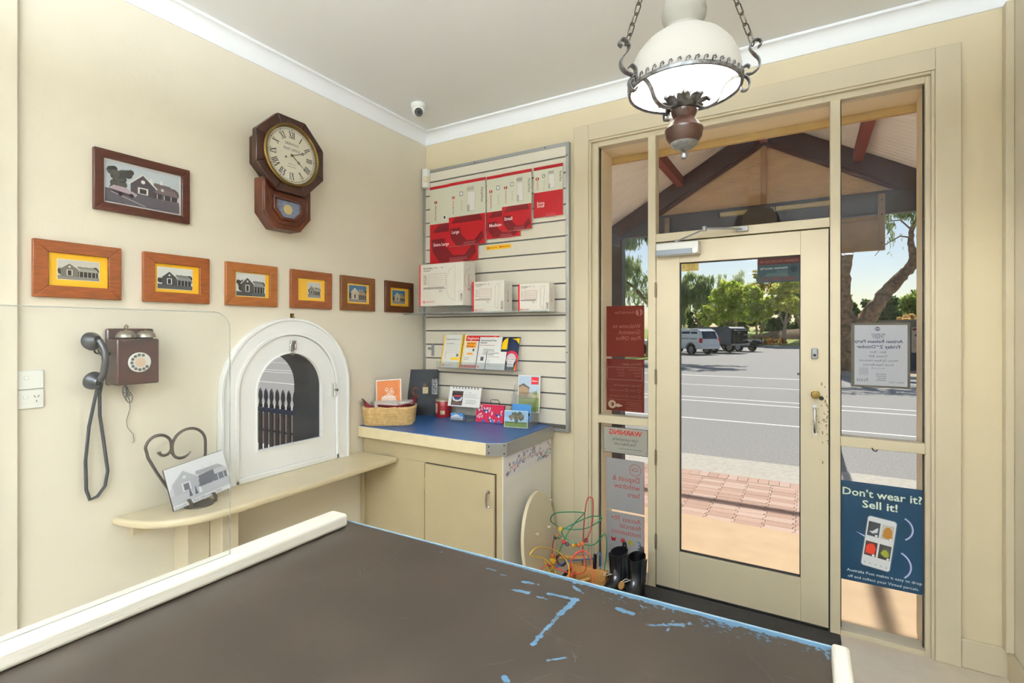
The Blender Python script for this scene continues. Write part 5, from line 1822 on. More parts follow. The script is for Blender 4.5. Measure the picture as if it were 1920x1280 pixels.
def d_orange(p, w, h):
    W8 = (246, 240, 232)
    p.rect(0, 0, w, h, (240, 238, 234)).rect(.006, .006, w - .006, h - .006, (190, 104, 30))
    for k in range(12):
        p.line([(.012 + k * .0125, .01), (.012 + k * .0125, h - .01)], .0008, (196, 112, 36))
    p.line([(w * .36, h * .60), (w * .43, h * .67), (w * .50, h * .60)], .003, W8).line([(w * .38, h * .60), (w * .38, h * .53), (w * .48, h * .53), (w * .48, h * .60)], .003, W8)
    p.rect(w * .415, h * .53, w * .445, h * .58, W8)
    p.line([(w * .43, h * .48), (w * .46, h * .42), (w * .54, h * .42)], .003, W8)
    p.arc(w * .62, h * .60, .005, .008, 0, 360, W8).arc(w * .57, h * .47, .006, .009, 0, 360, W8).arc(w * .66, h * .47, .006, .009, 0, 360, W8).line([(w * .62, h * .56), (w * .58, h * .51)], .002, W8)
    p.circ(w * .5, h * .0 + .012, w * .32, (226, 196, 176), 16, 0, 180, h * .32)
    p.text('Selling your home', w * .22, h * .26, .010, W8, 'l', 1, w=w * .6).text('locally?', w * .36, h * .12, .010, W8, 'l', 1)


card('orange_card', 'orange card with white house icons propped in the basket', 'card', T(.045, -.565, 1.03) @ RZ(30) @ RX(78) @ RZ(4), .172, .165, d_orange)


def d_board(p, w, h):
    bl = (15, 15, 16)
    p.rect(0, 0, w, h, bl)
    r = random.Random(3)
    for k in range(16):
        a = 40 + k * 15
        x, y = w * .26 + .026 * math.cos(math.radians(a)) * (1 if k % 2 else .75), h * .52 + .026 * math.sin(math.radians(a))
        p.circ(x, y, .006, r.choice(((120, 40, 26), (150, 70, 40), (90, 44, 30))), 7)
    p.circ(w * .31, h * .42, .02, (70, 40, 28), 10, ry=.012).circ(w * .57, h * .66, .015, (84, 50, 34), 10)
    p.rect(w * .50, h * .47, w * .68, h * .61, (214, 196, 160)).line([(w * .55, h * .50), (w * .61, h * .56)], .003, (170, 140, 60)).circ(w * .6, h * .57, .005, (170, 140, 60), 8)
    tx = ['ALL OUR', 'DREAMS', 'CAN COME', 'TRUE', 'IF WE', 'HAVE THE', 'COURAGE', 'TO PURSUE', 'THEM']
    y = h * .80
    for s_ in tx:
        hh_ = .013 if s_ in ('TRUE', 'THEM') else .0085
        y -= hh_ + .0035
        p.text(s_, w * .80, y, hh_, (226, 226, 226), 'l', 1, w=w * .185)


card('black_folder', 'black display board with white lettering at the back of the cabinet', 'display board', T(.012, -.225, HT) @ RZ(31) @ RX(90 - 9), .222, .338, d_board, .012, mat('black_card', (15, 15, 16), .6), PRINT)
tn = thing('red_tin', 'small dark red tin with a dark label beside the black board', 'tin', T(.272, -.125, HT))
obj('can', MB().lathe([(.0, 0), (.056, 0), (.058, .004), (.058, .112), (.056, .116)], 32), mat('red_tin_paint', (136, 22, 28), .35), tn)
obj('lid', MB().lathe([(.056, .112), (.059, .113), (.059, .124), (.056, .127), (.0, .127)], 32), mat('tin_lid', (196, 182, 160), .4, .4), tn)
lbm = MB()
for z0, z1, a0, a1 in ((.03, .10, 235, 262), (.022, .05, 285, 318)):
    k = 8
    vs = []
    for i in range(k + 1):
        a = math.radians(a0 + (a1 - a0) * i / k)
        vs += [(.0588 * math.cos(a), .0588 * math.sin(a), z0), (.0588 * math.cos(a), .0588 * math.sin(a), z1)]
    lbm.add(vs, [(2 * i, 2 * i + 2, 2 * i + 3, 2 * i + 1) for i in range(k)])
obj('label', lbm, mat('tin_label', (206, 190, 160), .6, noise=.5, nscale=60), tn)

# desk calendar in an acrylic stand
def d_cal(p, w, h):
    p.rect(0, 0, w, h, (242, 241, 238))
    for k in range(9):
        x = w * (.11 + k * .097)
        p.rect(x - .005, h - .014, x + .005, h - .002, (90, 94, 104)).circ(x, h - .012, .003, (230, 230, 230), 8)
    p.rect(w * .10, h * .06, w * .45, h * .78, (70, 58, 54))
    p.poly([(w * .11, h * .5), (w * .44, h * .5), (w * .42, h * .3), (w * .27, h * .24), (w * .14, h * .3)], (240, 238, 238)).poly([(w * .14, h * .5), (w * .42, h * .5), (w * .34, h * .33), (w * .22, h * .33)], (44, 56, 100))
    p.rect(w * .14, h * .54, w * .42, h * .64, (40, 40, 48)).rect(w * .16, h * .50, w * .40, h * .56, (200, 60, 40)).rect(w * .12, h * .1, w * .43, h * .22, (110, 84, 74))
    p.text('ALBERT', w * .66, h * .72, .005, (150, 150, 150), 'c')
    p.greek(w * .50, h * .62, w * .95, 3, h * .075, (176, 176, 180), 2, .003).greek(w * .56, h * .32, w * .9, 3, h * .075, (150, 150, 156), 4, .003)


ca = thing('acrylic_stand', 'clear acrylic stand holding the desk calendar', 'stand', T(.43, -.21, HT) @ RZ(6))
obj('upright', MB().box(0, .15, .03, .034, 0, .16), ACRYL2, ca, smooth=False)
obj('foot', MB().box(0, .15, -.04, .06, 0, .004), ACRYL2, ca, smooth=False)
card('desk_calendar', 'white desk calendar with a dark photo on acrylic stand', 'calendar', T(.372, -.205, 1.003) @ RZ(5) @ RX(74), .255, .138, d_cal, .006)
ch = thing('card_holder', 'small clear holder of blue business cards before the calendar', 'card holder', T(.432, -.262, HT) @ RZ(8))
obj('tray', MB().box(0, .11, 0, .035, 0, .012).box(0, .11, .031, .035, .012, .06).box(0, .11, 0, .003, .012, .03), ACRYL2, ch, smooth=False)
obj('card_stack', MB().box(.008, .102, .006, .029, .013, .056), mat('card_blue', (92, 150, 206), .5), ch)
p = PR()
p.rect(.008, .013, .102, .056, (226, 232, 238)).rect(.008, .036, .102, .056, (92, 150, 206)).poly([(.02, .04), (.05, .052), (.08, .042), (.08, .038), (.02, .036)], (240, 244, 248)).greek(.02, .018, .08, 2, .008, (140, 150, 170), 3)
p.build('card_print', ch, -.0055, M=Matrix(((1, 0, 0, 0), (0, 0, -1, 0), (0, 1, 0, 0), (0, 0, 0, 1))))


def d_bird(p, w, h):
    p.rect(0, 0, w, h, (196, 34, 72))
    r = random.Random(12)
    for k in range(30):
        x, y = r.uniform(.01, w - .012), r.uniform(.008, h - .008)
        a = r.uniform(0, PI)
        q = [(x + .0105 * math.cos(t) * math.cos(a) - .0055 * math.sin(t) * math.sin(a), y + .0105 * math.cos(t) * math.sin(a) + .0055 * math.sin(t) * math.cos(a)) for t in [2 * PI * i / 10 for i in range(10)]]
        if all(.002 < u < w - .002 and .002 < v < h - .002 for u, v in q):
            p.poly(q, (226, 214, 220))
            p.poly([(u * .5 + x * .5, v * .5 + y * .5) for u, v in q], (186, 170, 186))
    for x, y, s_ in ((w * .36, h * .62, 1), (w * .82, h * .42, 1), (w * .55, h * .14, .8)):
        b = (34, 62, 122)
        p.poly([(x - .03 * s_, y + .022 * s_), (x - .012 * s_, y + .006 * s_), (x + .012 * s_, y + .012 * s_), (x + .02 * s_, y + .004 * s_), (x + .014 * s_, y - .01 * s_), (x - .004 * s_, y - .014 * s_), (x - .02 * s_, y - .002 * s_)], b)
        p.circ(x + .003 * s_, y - .006 * s_, .008 * s_, (240, 236, 236), 10).circ(x + .013 * s_, y + .005 * s_, .0055 * s_, b, 8).circ(x + .014 * s_, y + .006 * s_, .0015, (255, 255, 255), 6)
    for x in (.05, .12, .17):
        p.poly([(x, 0), (x + .03, 0), (x + .02, .016), (x + .006, .018)], (64, 108, 176))


card('bird_pouch', 'crimson pouch printed with blue birds and pale leaves', 'pouch', T(.592, -.178, .9095) @ RZ(3) @ RX(80), .214, .120, d_bird, .018, mat('crimson_cloth', (190, 34, 70), .7))
ws = thing('wire_stand', 'thin bent wire stand behind the crimson pouch', 'stand', T(.70, -.12, HT))
obj('wire_loop', MB().tube([(-.03, -.01, .003), (-.03, .03, .003), (-.03, .012, .14), (-.02, .012, .148), (.03, .012, .148), (.04, .012, .14), (.04, .03, .003), (.04, -.01, .003)], .002, 6), BLKM, ws)
hl = thing('brochure_holder', 'tiered clear acrylic holder of brochures at the cabinet edge', 'brochure holder', T(.875, -.245, HT) @ RZ(8))
for y, h in ((.0, .06), (.05, .10), (.10, .20), (.15, .26)):
    obj('divider', MB().box(0, .165, y, y + .003, 0, h), ACRYL2, hl, smooth=False)
obj('base', MB().box(0, .165, 0, .153, 0, .003), ACRYL2, hl, smooth=False)
for x in (0, .162):
    obj('side', MB().prism([(0, 0), (.153, 0), (.153, .26), (.12, .20), (.07, .10), (0, .06)], x, x + .003, Matrix(((0, 0, 1, 0), (1, 0, 0, 0), (0, 1, 0, 0), (0, 0, 0, 1)))), ACRYL2, hl, smooth=False)


def d_broch(p, w, h):
    p.rect(0, 0, w, h, (240, 240, 238)).rect(.006, .004, w - .006, h - .006, (196, 214, 232))
    p.rect(.006, .006, w - .006, h * .40, (140, 158, 76)).poly([(.006, h * .1), (w - .006, h * .16), (w - .006, .006), (.006, .006)], (110, 132, 66))
    p.poly([(.006, h * .40), (.006, h * .72), (w * .25, h * .76), (w * .52, h * .66), (w * .52, h * .60), (w * .45, h * .40)], (176, 150, 120)).poly([(.006, h * .70), (w * .25, h * .78), (w * .55, h * .66), (w * .5, h * .64), (w * .22, h * .72), (.006, h * .66)], (92, 84, 84))
    p.rect(w * .5, h * .40, w - .006, h * .52, (206, 190, 160)).circ(w * .8, h * .52, .014, (120, 140, 80), 10)
    p.rect(w * .60, h * .76, w * .92, h * .955, (204, 24, 40)).text('Elders', w * .76, h * .83, .010, (250, 246, 246), 'c', 1, w=w * .26)
    p.text('GREENOCK', .012, h * .48, .015, (40, 40, 40), 'l', 0, w=w * .68)
    p.greek(.014, h * .42, w * .7, 2, .012, (60, 60, 60), 2, .005)


def d_tree(p, w, h):
    p.rect(0, 0, w, h, (236, 238, 240)).rect(.003, .003, w - .003, h - .003, (160, 196, 222)).rect(.003, h * .6, w - .003, h - .003, (140, 182, 216))
    p.rect(.003, .003, w - .003, h * .28, (96, 116, 58)).rect(.003, h * .26, w - .003, h * .34, (76, 92, 60))
    p.rect(w * .5, h * .2, w * .53, h * .5, (56, 44, 38))
    r = random.Random(9)
    for k in range(40):
        a, d = r.uniform(0, 2 * PI), r.random() ** .5
        p.circ(w * .52 + d * w * .28 * math.cos(a), h * .64 + d * h * .24 * math.sin(a), .007 + .005 * r.random(), r.choice(((66, 70, 52), (90, 86, 64), (110, 96, 76), (54, 60, 46))), 7)


def d_tree2(p, w, h):
    p.rect(0, 0, w, h, (70, 140, 206))
    r = random.Random(4)
    for k in range(30):
        p.circ(r.uniform(.012, w - .012), r.uniform(.01, h * .5), .011, r.choice(((38, 40, 40), (56, 54, 48), (30, 34, 36))), 7)


card('green_brochure', 'tall brochure with a house, a lawn and a red corner badge', 'brochure', T(.885, -.115, .99) @ RZ(8) @ RX(84), .158, .245, d_broch, .004)
card('blue_postcard', 'blue sky postcard with dark trees behind the front postcard', 'postcard', T(.905, -.218, .945) @ RZ(8) @ RX(84), .13, .112, d_tree2, .003)
card('tree_postcard', 'postcard of a lone tree at the front of the acrylic holder', 'postcard', T(.872, -.262, .911) @ RZ(12) @ RX(82), .158, .108, d_tree, .003)

# ------------------------------------------------------------------ ceiling camera and motion sensor
dm = thing('dome_camera', 'white dome security camera on the ceiling near the corner', 'camera', T(.30, -.43, CZ))
obj('mount_ring', MB().lathe([(.0, 0), (.048, 0), (.05, -.004), (.05, -.026), (.046, -.03), (.042, -.03)], 28), PLAST, dm)
obj('dome', MB().lathe([(.043, -.03), (.043, -.05), (.036, -.07), (.02, -.082), (.0, -.085)], 28), PLAST, dm)
LV = Vector((.62, -.62, -.48)).normalized()
q = LV.to_track_quat('Z', 'Y').to_matrix().to_4x4()
ey = obj('lens_face', MB().lathe([(.0, .012), (.024, .012), (.027, .008), (.027, -.01)], 24, T(.012, -.012, -.058) @ q @ T(0, 0, .018)), BLACK, dm)
obj('lens', MB().lathe([(.0, .018), (.006, .016), (.009, .011)], 16, T(.012, -.012, -.058) @ q @ T(0, 0, .018)), mat('lens_glass', (14, 14, 20), .08), ey)
led = MB()
for k in range(12):
    a = 2 * PI * k / 12
    led.ball((.018 * math.cos(a), .018 * math.sin(a), .0125), .0028, 6, T(.012, -.012, -.058) @ q @ T(0, 0, .018))
obj('led_ring', led, mat('led_clear', (150, 150, 156), .3), ey)
pi = thing('motion_sensor', 'white motion sensor in the corner at the top of the slat panel', 'sensor', T(.006, -.038, 2.62) @ RZ(45))
obj('housing', MB().prism([(-.0, -.045), (.03, -.06), (.06, -.045), (.06, -.01), (.03, .0), (0, -.01)], 0, .145, T(-.01, .0, 0)), PLAST, pi, bevel=.006)
obj('lens_window', MB().prism([(.006, -.052), (.03, -.064), (.054, -.052), (.03, -.04)], .04, .085, T(-.01, 0, 0)), mat('sensor_lens', (226, 214, 186), .4), pi, bevel=.003)

# ------------------------------------------------------------------ stickers and posters on the glass
MURY = .0395


def poster(name, lab, x0, x1, z0, z1, draw, cat='poster', y=.0385, body=(236, 236, 236), inside=False, group=None, th=.0012, m=None):
    w, h = x1 - x0, z1 - z0
    M = on_front(x0, z0, y) if inside else to_street(x1, z0, y)
    t = thing(name, lab, cat, M, group)
    bm_ = translucent('paper_%s' % name, body, .35)
    obj('sheet', MB().box(0, w, 0, h, 0, th) if not inside else MB().box(0, w, 0, h, -th, 0), bm_, t, smooth=False)
    p = PR(.00018)
    draw(p, w, h)
    p.build('print', t, .0003, back=not inside, m=m or PAPERPRINT)
    return t


def d_welcome(p, w, h):
    bg_, ink_ = (112, 40, 28), (168, 110, 92)
    p.rect(0, 0, w, h, bg_)
    horn(p, .032, h * .865, .022, ink_, bg_)
    p.text('Australia Post', .062, h * .845, .017, ink_, 'l', 0, w=.125)
    for k, s_ in enumerate(('Welcome to', 'Greenock', 'Post Office')):
        p.text(s_, .022, h * (.565 - .118 * k), .026, ink_, 'l', 0, sx=.92)


def d_open(p, w, h):
    bg_, ink_, pale = (108, 42, 32), (166, 116, 98), (184, 146, 130)
    p.rect(0, 0, w, h, bg_)
    p.text('We\u2019re open', .018, h * .88, .017, ink_, 'l', 0)
    p.rect(w * .86, h * .86, w * .96, h * .96, (96, 24, 20))
    p.frame(.012, h * .60, w * .97, h * .84, .002, pale)
    for k, (a, b) in enumerate((('Monday-Friday', '9:00am-5:00pm'), ('Saturday', 'Closed'), ('Sunday', 'Closed'))):
        p.text(a, .02, h * (.785 - .058 * k), .009, ink_, 'l', 0).text(b, w * .52, h * (.785 - .058 * k), .009, ink_, 'l', 0, w=.055 if k == 0 else None)
    p.text('This site is protected by', .018, h * .48, .012, ink_, 'l', 0, w=w * .72)
    for k, (a, b) in enumerate((('CCTV', 'Duress alarm'), ('Alarms', 'Time delay safe'))):
        y = h * (.385 - .11 * k)
        p.arc(.032, y + .006, .008, .010, 0, 360, ink_).text(a, .05, y, .010, ink_).arc(w * .45, y + .006, .008, .010, 0, 360, ink_).text(b, w * .52, y, .008, ink_, 'l', 0, w=w * .40)
    p.line([(.012, h * .22), (w * .97, h * .22)], .0012, pale)
    p.greek(.018, h * .17, w * .48, 5, .012, (190, 120, 100), 4, .003)
    p.poly([(w * .55, h * .1), (w * .68, h * .14), (w * .78, h * .12), (w * .8, h * .09), (w * .68, h * .07)], (206, 190, 160)).arc(w * .84, h * .12, .012, .026, 0, 360, (206, 190, 160)).arc(w * .90, h * .12, .006, .012, 0, 360, (206, 190, 160))


def d_warn(p, w, h):
    p.rect(0, 0, w, h, (60, 60, 60)).rect(.003, .003, w - .003, h - .003, (214, 212, 200))
    p.text('WARNING', w * .50, h * .72, .030, (214, 48, 36), 'c', 1, w=w * .74)
    p.text('Cash is protected by', w * .5, h * .50, .017, (50, 48, 46), 'c', 0, w=w * .58).text('Time Delay Locks', w * .5, h * .33, .017, (50, 48, 46), 'c', 0, w=w * .50)
    p.greek(w * .12, h * .19, w * .8, 1, .01, (120, 118, 110), 2, .003)
    for x in (.012, w - .012):
        p.circ(x, h * .12, .003, (110, 106, 96), 8)


def d_dep(p, w, h):
    rd, bg_ = (206, 92, 82), (202, 200, 202)
    p.rect(0, 0, w, h, bg_).rect(0, 0, .006, h, (222, 160, 156))
    p.arc(.058, h * .82, .034, .037, 0, 360, rd)
    p.line([(.036, h * .83), (.05, h * .85), (.072, h * .84), (.08, h * .81), (.056, h * .80), (.04, h * .81)], .003, rd)
    for k, s_ in enumerate(('Deposit &', 'withdraw', 'here')):
        p.text(s_, .028, h * (.58 - .145 * k), .032, rd, 'l', 0, sx=.92)


def d_acc(p, w, h):
    rd = (206, 92, 82)
    p.rect(0, 0, w, h, (202, 200, 202)).rect(0, 0, .006, h, (222, 160, 156))
    for k, s_ in enumerate(('Access 70+', 'financial', 'institutions')):
        p.text(s_, .022, h * (.84 - .125 * k), .030, rd, 'l', 0, w=(.195, .135, .19)[k])
    y = h * .47
    p.arc(.035, y, .006, .013, 30, 300, (110, 150, 176)).circ(.035, y - .03, .008, (110, 150, 176)).circ(.088, y - .004, .016, (206, 200, 80))
    for k in range(4):
        p.line([(.135 + .018 * math.cos(k * PI / 4), y + .018 * math.sin(k * PI / 4)), (.135 - .018 * math.cos(k * PI / 4), y - .018 * math.sin(k * PI / 4))], .006, (214, 70, 80))
    p.line([(.182, y + .012), (.19, y - .012), (.196, y + .008), (.202, y - .012), (.21, y + .012)], .007, (200, 40, 50))
    p.text('+ more', .03, h * .22, .022, rd, 'l', 0).greek(.03, h * .14, .2, 2, .014, (176, 150, 150), 3)


def d_mur(p, w, h):
    gy, ink_ = (128, 124, 114), (92, 96, 124)
    p.rect(0, 0, w, h, gy).rect(w * .045, h * .03, w * .94, h * .965, (232, 234, 244))
    p.poly([(w * .54, h * .94), (w * .585, h * .92), (w * .585, h * .89), (w * .54, h * .87), (w * .495, h * .89), (w * .495, h * .92)], (120, 124, 136))
    p.rect(w * .5, h * .90, w * .58, h * .912, (220, 222, 232))
    c_ = w * .53
    p.text('MURRAY', c_, h * .795, .013, ink_, 'c', 0, w=w * .24).text('STREET', c_, h * .755, .012, ink_, 'c', 0, w=w * .20)
    p.text('Artisan Release Party', c_, h * .69, .015, ink_, 'c', 1, w=w * .82).text('Friday 2', w * .16, h * .605, .016, ink_, 'l', 1, w=w * .34).text('nd', w * .505, h * .63, .009, ink_, 'l', 1).text('October', w * .57, h * .605, .016, ink_, 'l', 1, w=w * .33)
    for k, s_ in enumerate(('4pm - 9pm', 'Tickets: $20', 'Music: DJ Ryan Hancock', 'Food: Feast Barossa')):
        p.text(s_, c_, h * (.535 - .066 * k), .010, (120, 124, 146), 'c', 0, w=(w * .28, w * .32, w * .66, w * .52)[k])
    p.text('Scan via the QR', c_, h * .29, .006, (150, 152, 170), 'c')
    p.rect(w * .70, h * .19, w * .86, h * .305, (206, 208, 218))
    p.text('feast', w * .70, h * .09, .018, (150, 154, 170), 'l', 0).greek(w * .40, h * .20, w * .58, 4, .010, (150, 154, 160), 3, .005).text('MURRAY STREET', w * .10, h * .08, .006, (140, 144, 160), 'l', 0, w=w * .25)


def d_sell(p, w, h):
    nv, pale = (9, 50, 74), (226, 236, 214)
    p.rect(0, 0, w, h, nv)
    for x0_, y0_, rr, a0, a1 in ((w * .70, h * .60, .062, -60, 62), (w * .64, h * .24, .075, -50, 62)):
        p.arc(x0_, y0_, rr - .007, rr, a0, a1, (196, 200, 238))
    p.poly([(w * .19, h * .505), (w * .32, h * .475), (w * .32, h * .455)], (186, 192, 232))
    p.text('Don\u2019t wear it?', w * .5, h * .862, .036, pale, 'c', 1, w=w * .97).text('Sell it!', w * .49, h * .755, .036, pale, 'c', 1, w=w * .44)

    def ph_(pts):
        a = math.radians(-7)
        cx, cy = w * .475, h * .42
        return [(cx + x * math.cos(a) - y * math.sin(a), cy + x * math.sin(a) + y * math.cos(a)) for x, y in pts]

    def rr_(x0, y0, x1, y1, c, r=.0):
        if r:
            q = []
            for cx, cy, a0 in ((x1 - r, y1 - r, 0), (x0 + r, y1 - r, 90), (x0 + r, y0 + r, 180), (x1 - r, y0 + r, 270)):
                q += [(cx + r * math.cos(math.radians(a0 + 18 * k)), cy + r * math.sin(math.radians(a0 + 18 * k))) for k in range(6)]
        else:
            q = [(x0, y0), (x1, y0), (x1, y1), (x0, y1)]
        p.poly(ph_(q), c)
    rr_(-.060, -.128, .060, .128, (120, 126, 132), .014)
    rr_(-.057, -.125, .057, .125, (228, 230, 234), .012)
    for x, y, c in ((-.052, .028, (52, 54, 58)), (.004, .028, (196, 190, 180)), (-.052, -.072, (70, 40, 34)), (.004, -.072, (58, 56, 52))):
        rr_(x, y, x + .048, y + .072, c)
    p.poly(ph_([(-.046, .05), (-.03, .055), (-.018, .07), (-.01, .075), (-.012, .05), (-.03, .042)]), (216, 220, 226))
    p.poly(ph_([(.010, .04), (.012, .075), (.022, .09), (.034, .09), (.046, .075), (.048, .04), (.036, .034), (.02, .034)]), (168, 116, 44))
    p.poly(ph_([(-.046, -.06), (-.048, -.025), (-.036, -.01), (-.018, -.01), (-.008, -.03), (-.012, -.062)]), (206, 60, 40))
    p.poly(ph_([(.012, -.045), (.02, -.025), (.034, -.022), (.046, -.04), (.046, -.055), (.03, -.06)]), (150, 160, 50))
    for x, y in ((-.014, .034), (.044, .034), (-.014, -.066), (.044, -.066)):
        q = ph_([(x, y)])[0]
        p.circ(q[0], q[1], .006, (236, 238, 240), 10)
    for k in range(5):
        q = ph_([(-.044 + .022 * k, -.108)])[0]
        p.circ(q[0], q[1], .003, (150, 154, 160), 8)
    p.text('Australia Post makes it easy to drop', w * .53, h * .095, .013, (232, 236, 236), 'c', 0, w=w * .90).text('off and collect your Vinted parcels.', w * .52, h * .035, .013, (232, 236, 236), 'c', 0, w=w * .86)


def d_yel(p, w, h):
    p.rect(0, 0, w, h, (226, 206, 136))
    p.greek(.02, h * .78, w * .72, 4, h * .16, (170, 140, 70), 3, .004).line([(w * .80, h * .4), (w * .87, h * .8), (w * .94, h * .4), (w * .80, h * .4)], .002, (150, 120, 60)).greek(.008, h * .1, w * .9, 1, .01, (170, 140, 70), 2, .004)


def d_sec(p, w, h):
    p.rect(0, 0, w, h, (66, 84, 86)).rect(0, h * .72, w, h * .98, (88, 48, 44))
    p.text('PREMISES PROTECTED BY', .006, h * .79, .013, (140, 96, 88), 'l', 1, w=w * .92)
    p.circ(w * .14, h * .50, .024, (48, 60, 62)).arc(w * .14, h * .50, .019, .021, 0, 360, (96, 112, 112))
    p.text('titanium security', w * .28, h * .53, .013, (206, 214, 214), 'l', 0, w=w * .66).text('monitoring', w * .28, h * .42, .008, (120, 150, 140), 'l')
    p.poly([(w * .25, h * .22), (w * .3, h * .4), (w * .75, h * .38), (w * .85, h * .24)], (92, 108, 108))
    p.text('1300 900 303', .008, h * .06, .020, (124, 66, 60), 'l', 1, w=w * .88)


poster('red_welcome_poster', 'dark red welcome poster on the left sidelight, lettering reversed', 1.454, 1.696, 1.367, 1.686, d_welcome, body=(112, 40, 28))
poster('red_hours_poster', 'dark red opening hours poster below the welcome one, lettering reversed', 1.454, 1.696, 1.028, 1.354, d_open, body=(108, 42, 32))
poster('warning_plate', 'white warning plate with red heading fixed below the left rail', 1.450, 1.729, .770, .932, d_warn, 'sign', y=-.004, body=(214, 212, 200), th=.003)
poster('deposit_poster', 'grey deposit poster with red reversed lettering on the lower left pane', 1.455, 1.697, .403, .726, d_dep, body=(214, 212, 214))
poster('access_poster', 'grey poster with red reversed lettering and logos behind the boots', 1.455, 1.697, .064, .390, d_acc, body=(214, 212, 214))
poster('party_poster', 'white party notice in a grey border on the right sidelight', 2.747, 2.984, 1.249, 1.570, d_mur, body=(214, 216, 224))
poster('selling_poster', 'dark blue poster with a phone picture low on the right sidelight', 2.703, 3.035, .268, .770, d_sell, inside=True, body=(9, 50, 74), m=GLOSSPRINT)
poster('yellow_sticker', 'small yellow sticker at the top left of the door glass', 1.922, 2.017, 1.877, 1.926, d_yel, 'sticker', y=.0175, body=(226, 206, 136))
poster('security_sticker', 'dark security sticker at the top right of the door glass', 2.322, 2.523, 1.790, 1.924, d_sec, 'sticker', y=.0175, body=(66, 84, 86))


# ------------------------------------------------------------------ service counter
def counter_top():
    import numpy as np
    x0, x1, y0, y1 = 1.345, 2.622, -2.80, -1.953
    nx, ny = 260, 170
    r = np.random.RandomState(3)
    X_, Y_ = np.meshgrid(np.linspace(x0, x1, nx), np.linspace(y0, y1, ny))
    wear = np.zeros_like(X_)
    skew = 0.0
    Y_ = Y_ - (Y_ - y0) / (y1 - y0) * (2.622 - X_) * .0205
    ye = y1 - (2.622 - X_) * .0205
    k_ = np.clip((X_ - 1.5) / .7, .25, 1)
    wear = np.maximum(wear, 1.9 - (ye - Y_) / (.011 * k_))
    wear = np.maximum(wear, (.80 - (ye - Y_) / .28) * k_)

    def cap(ax, ay, bx, by, rad, s_=1.):
        d = np.array([bx - ax, by - ay])
        L2 = (d ** 2).sum()
        t = np.clip(((X_ - ax) * d[0] + (Y_ - ay) * d[1]) / L2, 0, 1)
        q = np.hypot(X_ - ax - t * d[0], Y_ - ay - t * d[1])
        return s_ * (1.3 - q / rad)
    for a in WEAR:
        wear = np.maximum(wear, cap(*a))
    wear = np.clip(wear, 0, 1.7)
    vs = np.stack([X_.ravel(), Y_.ravel(), np.full(X_.size, .9625)], 1)
    idx = np.arange(nx * ny).reshape(ny, nx)
    f = np.stack([idx[:-1, :-1].ravel(), idx[:-1, 1:].ravel(), idx[1:, 1:].ravel(), idx[1:, :-1].ravel()], 1)
    me = bpy.data.meshes.new('laminate_top')
    me.from_pydata(vs.tolist(), [], f.tolist())
    at = me.attributes.new('wear', 'FLOAT', 'POINT')
    at.data.foreach_set('value', wear.ravel().astype('f'))
    me.update()
    m = bpy.data.materials.new('worn_brown_laminate')
    nt, b = nodes_of(m)
    N = nt.nodes
    Lk = nt.links
    tc = N.new('ShaderNodeTexCoord')

    def noise(sc, det=4, vec=None, dist=0.):
        n = N.new('ShaderNodeTexNoise')
        n.inputs['Scale'].default_value = sc
        n.inputs['Detail'].default_value = det
        n.inputs['Distortion'].default_value = dist
        Lk.new(vec or tc.outputs['Object'], n.inputs['Vector'])
        return n.outputs['Fac']

    def math_(op, a, c=None):
        n = N.new('ShaderNodeMath')
        n.operation = op
        for i, v in enumerate((a, c)):
            if v is None:
                continue
            if isinstance(v, (int, float)):
                n.inputs[i].default_value = v
            else:
                Lk.new(v, n.inputs[i])
        return n.outputs[0]
    br = N.new('ShaderNodeValToRGB')
    br.color_ramp.elements[0].position = .3
    br.color_ramp.elements[1].position = .72
    br.color_ramp.elements[0].color = lin((44, 36, 30))
    br.color_ramp.elements[1].color = lin((60, 50, 42))
    Lk.new(noise(5, 6), br.inputs[0])
    w = N.new('ShaderNodeAttribute')
    w.attribute_name = 'wear'
    n1 = noise(120, 6)
    n2 = noise(7, 3)
    # blue undercoat shows where the wear value beats a fine noise
    th = math_('SUBTRACT', w.outputs['Fac'], math_('ADD', math_('MULTIPLY', n1, 1.3), math_('MULTIPLY', noise(22, 4), .5)))
    msk = N.new('ShaderNodeMapRange')
    msk.inputs['From Min'].default_value = -.10
    msk.inputs['From Max'].default_value = .05
    Lk.new(th, msk.inputs['Value'])
    # thin scratches
    mp = N.new('ShaderNodeMapping')
    mp.inputs['Rotation'].default_value = (0, 0, .7)
    mp.inputs['Scale'].default_value = (1, 22, 1)
    Lk.new(tc.outputs['Object'], mp.inputs[0])
    sc = noise(9, 5, mp.outputs[0], .4)
    sm = N.new('ShaderNodeMapRange')
    sm.inputs['From Min'].default_value = .72
    sm.inputs['From Max'].default_value = .78
    sm.inputs['To Max'].default_value = .35
    Lk.new(sc, sm.inputs['Value'])
    mx = N.new('ShaderNodeMix')
    mx.data_type = 'RGBA'
    Lk.new(sm.outputs[0], mx.inputs[0])
    Lk.new(br.outputs[0], mx.inputs[6])
    mx.inputs[7].default_value = lin((150, 140, 132))
    m2 = N.new('ShaderNodeMix')
    m2.data_type = 'RGBA'
    Lk.new(msk.outputs[0], m2.inputs[0])
    Lk.new(mx.outputs[2], m2.inputs[6])
    m2.inputs[7].default_value = lin((84, 124, 152))
    Lk.new(m2.outputs[2], b.inputs['Base Color'])
    rg_ = N.new('ShaderNodeMapRange')
    rg_.inputs['To Min'].default_value = .3
    rg_.inputs['To Max'].default_value = .4
    Lk.new(noise(6, 5), rg_.inputs['Value'])
    b.inputs['Specular IOR Level'].default_value = .9
    Lk.new(rg_.outputs[0], b.inputs['Roughness'])
    bp = N.new('ShaderNodeBump')
    bp.inputs['Strength'].default_value = .05
    Lk.new(noise(180, 2), bp.inputs['Height'])
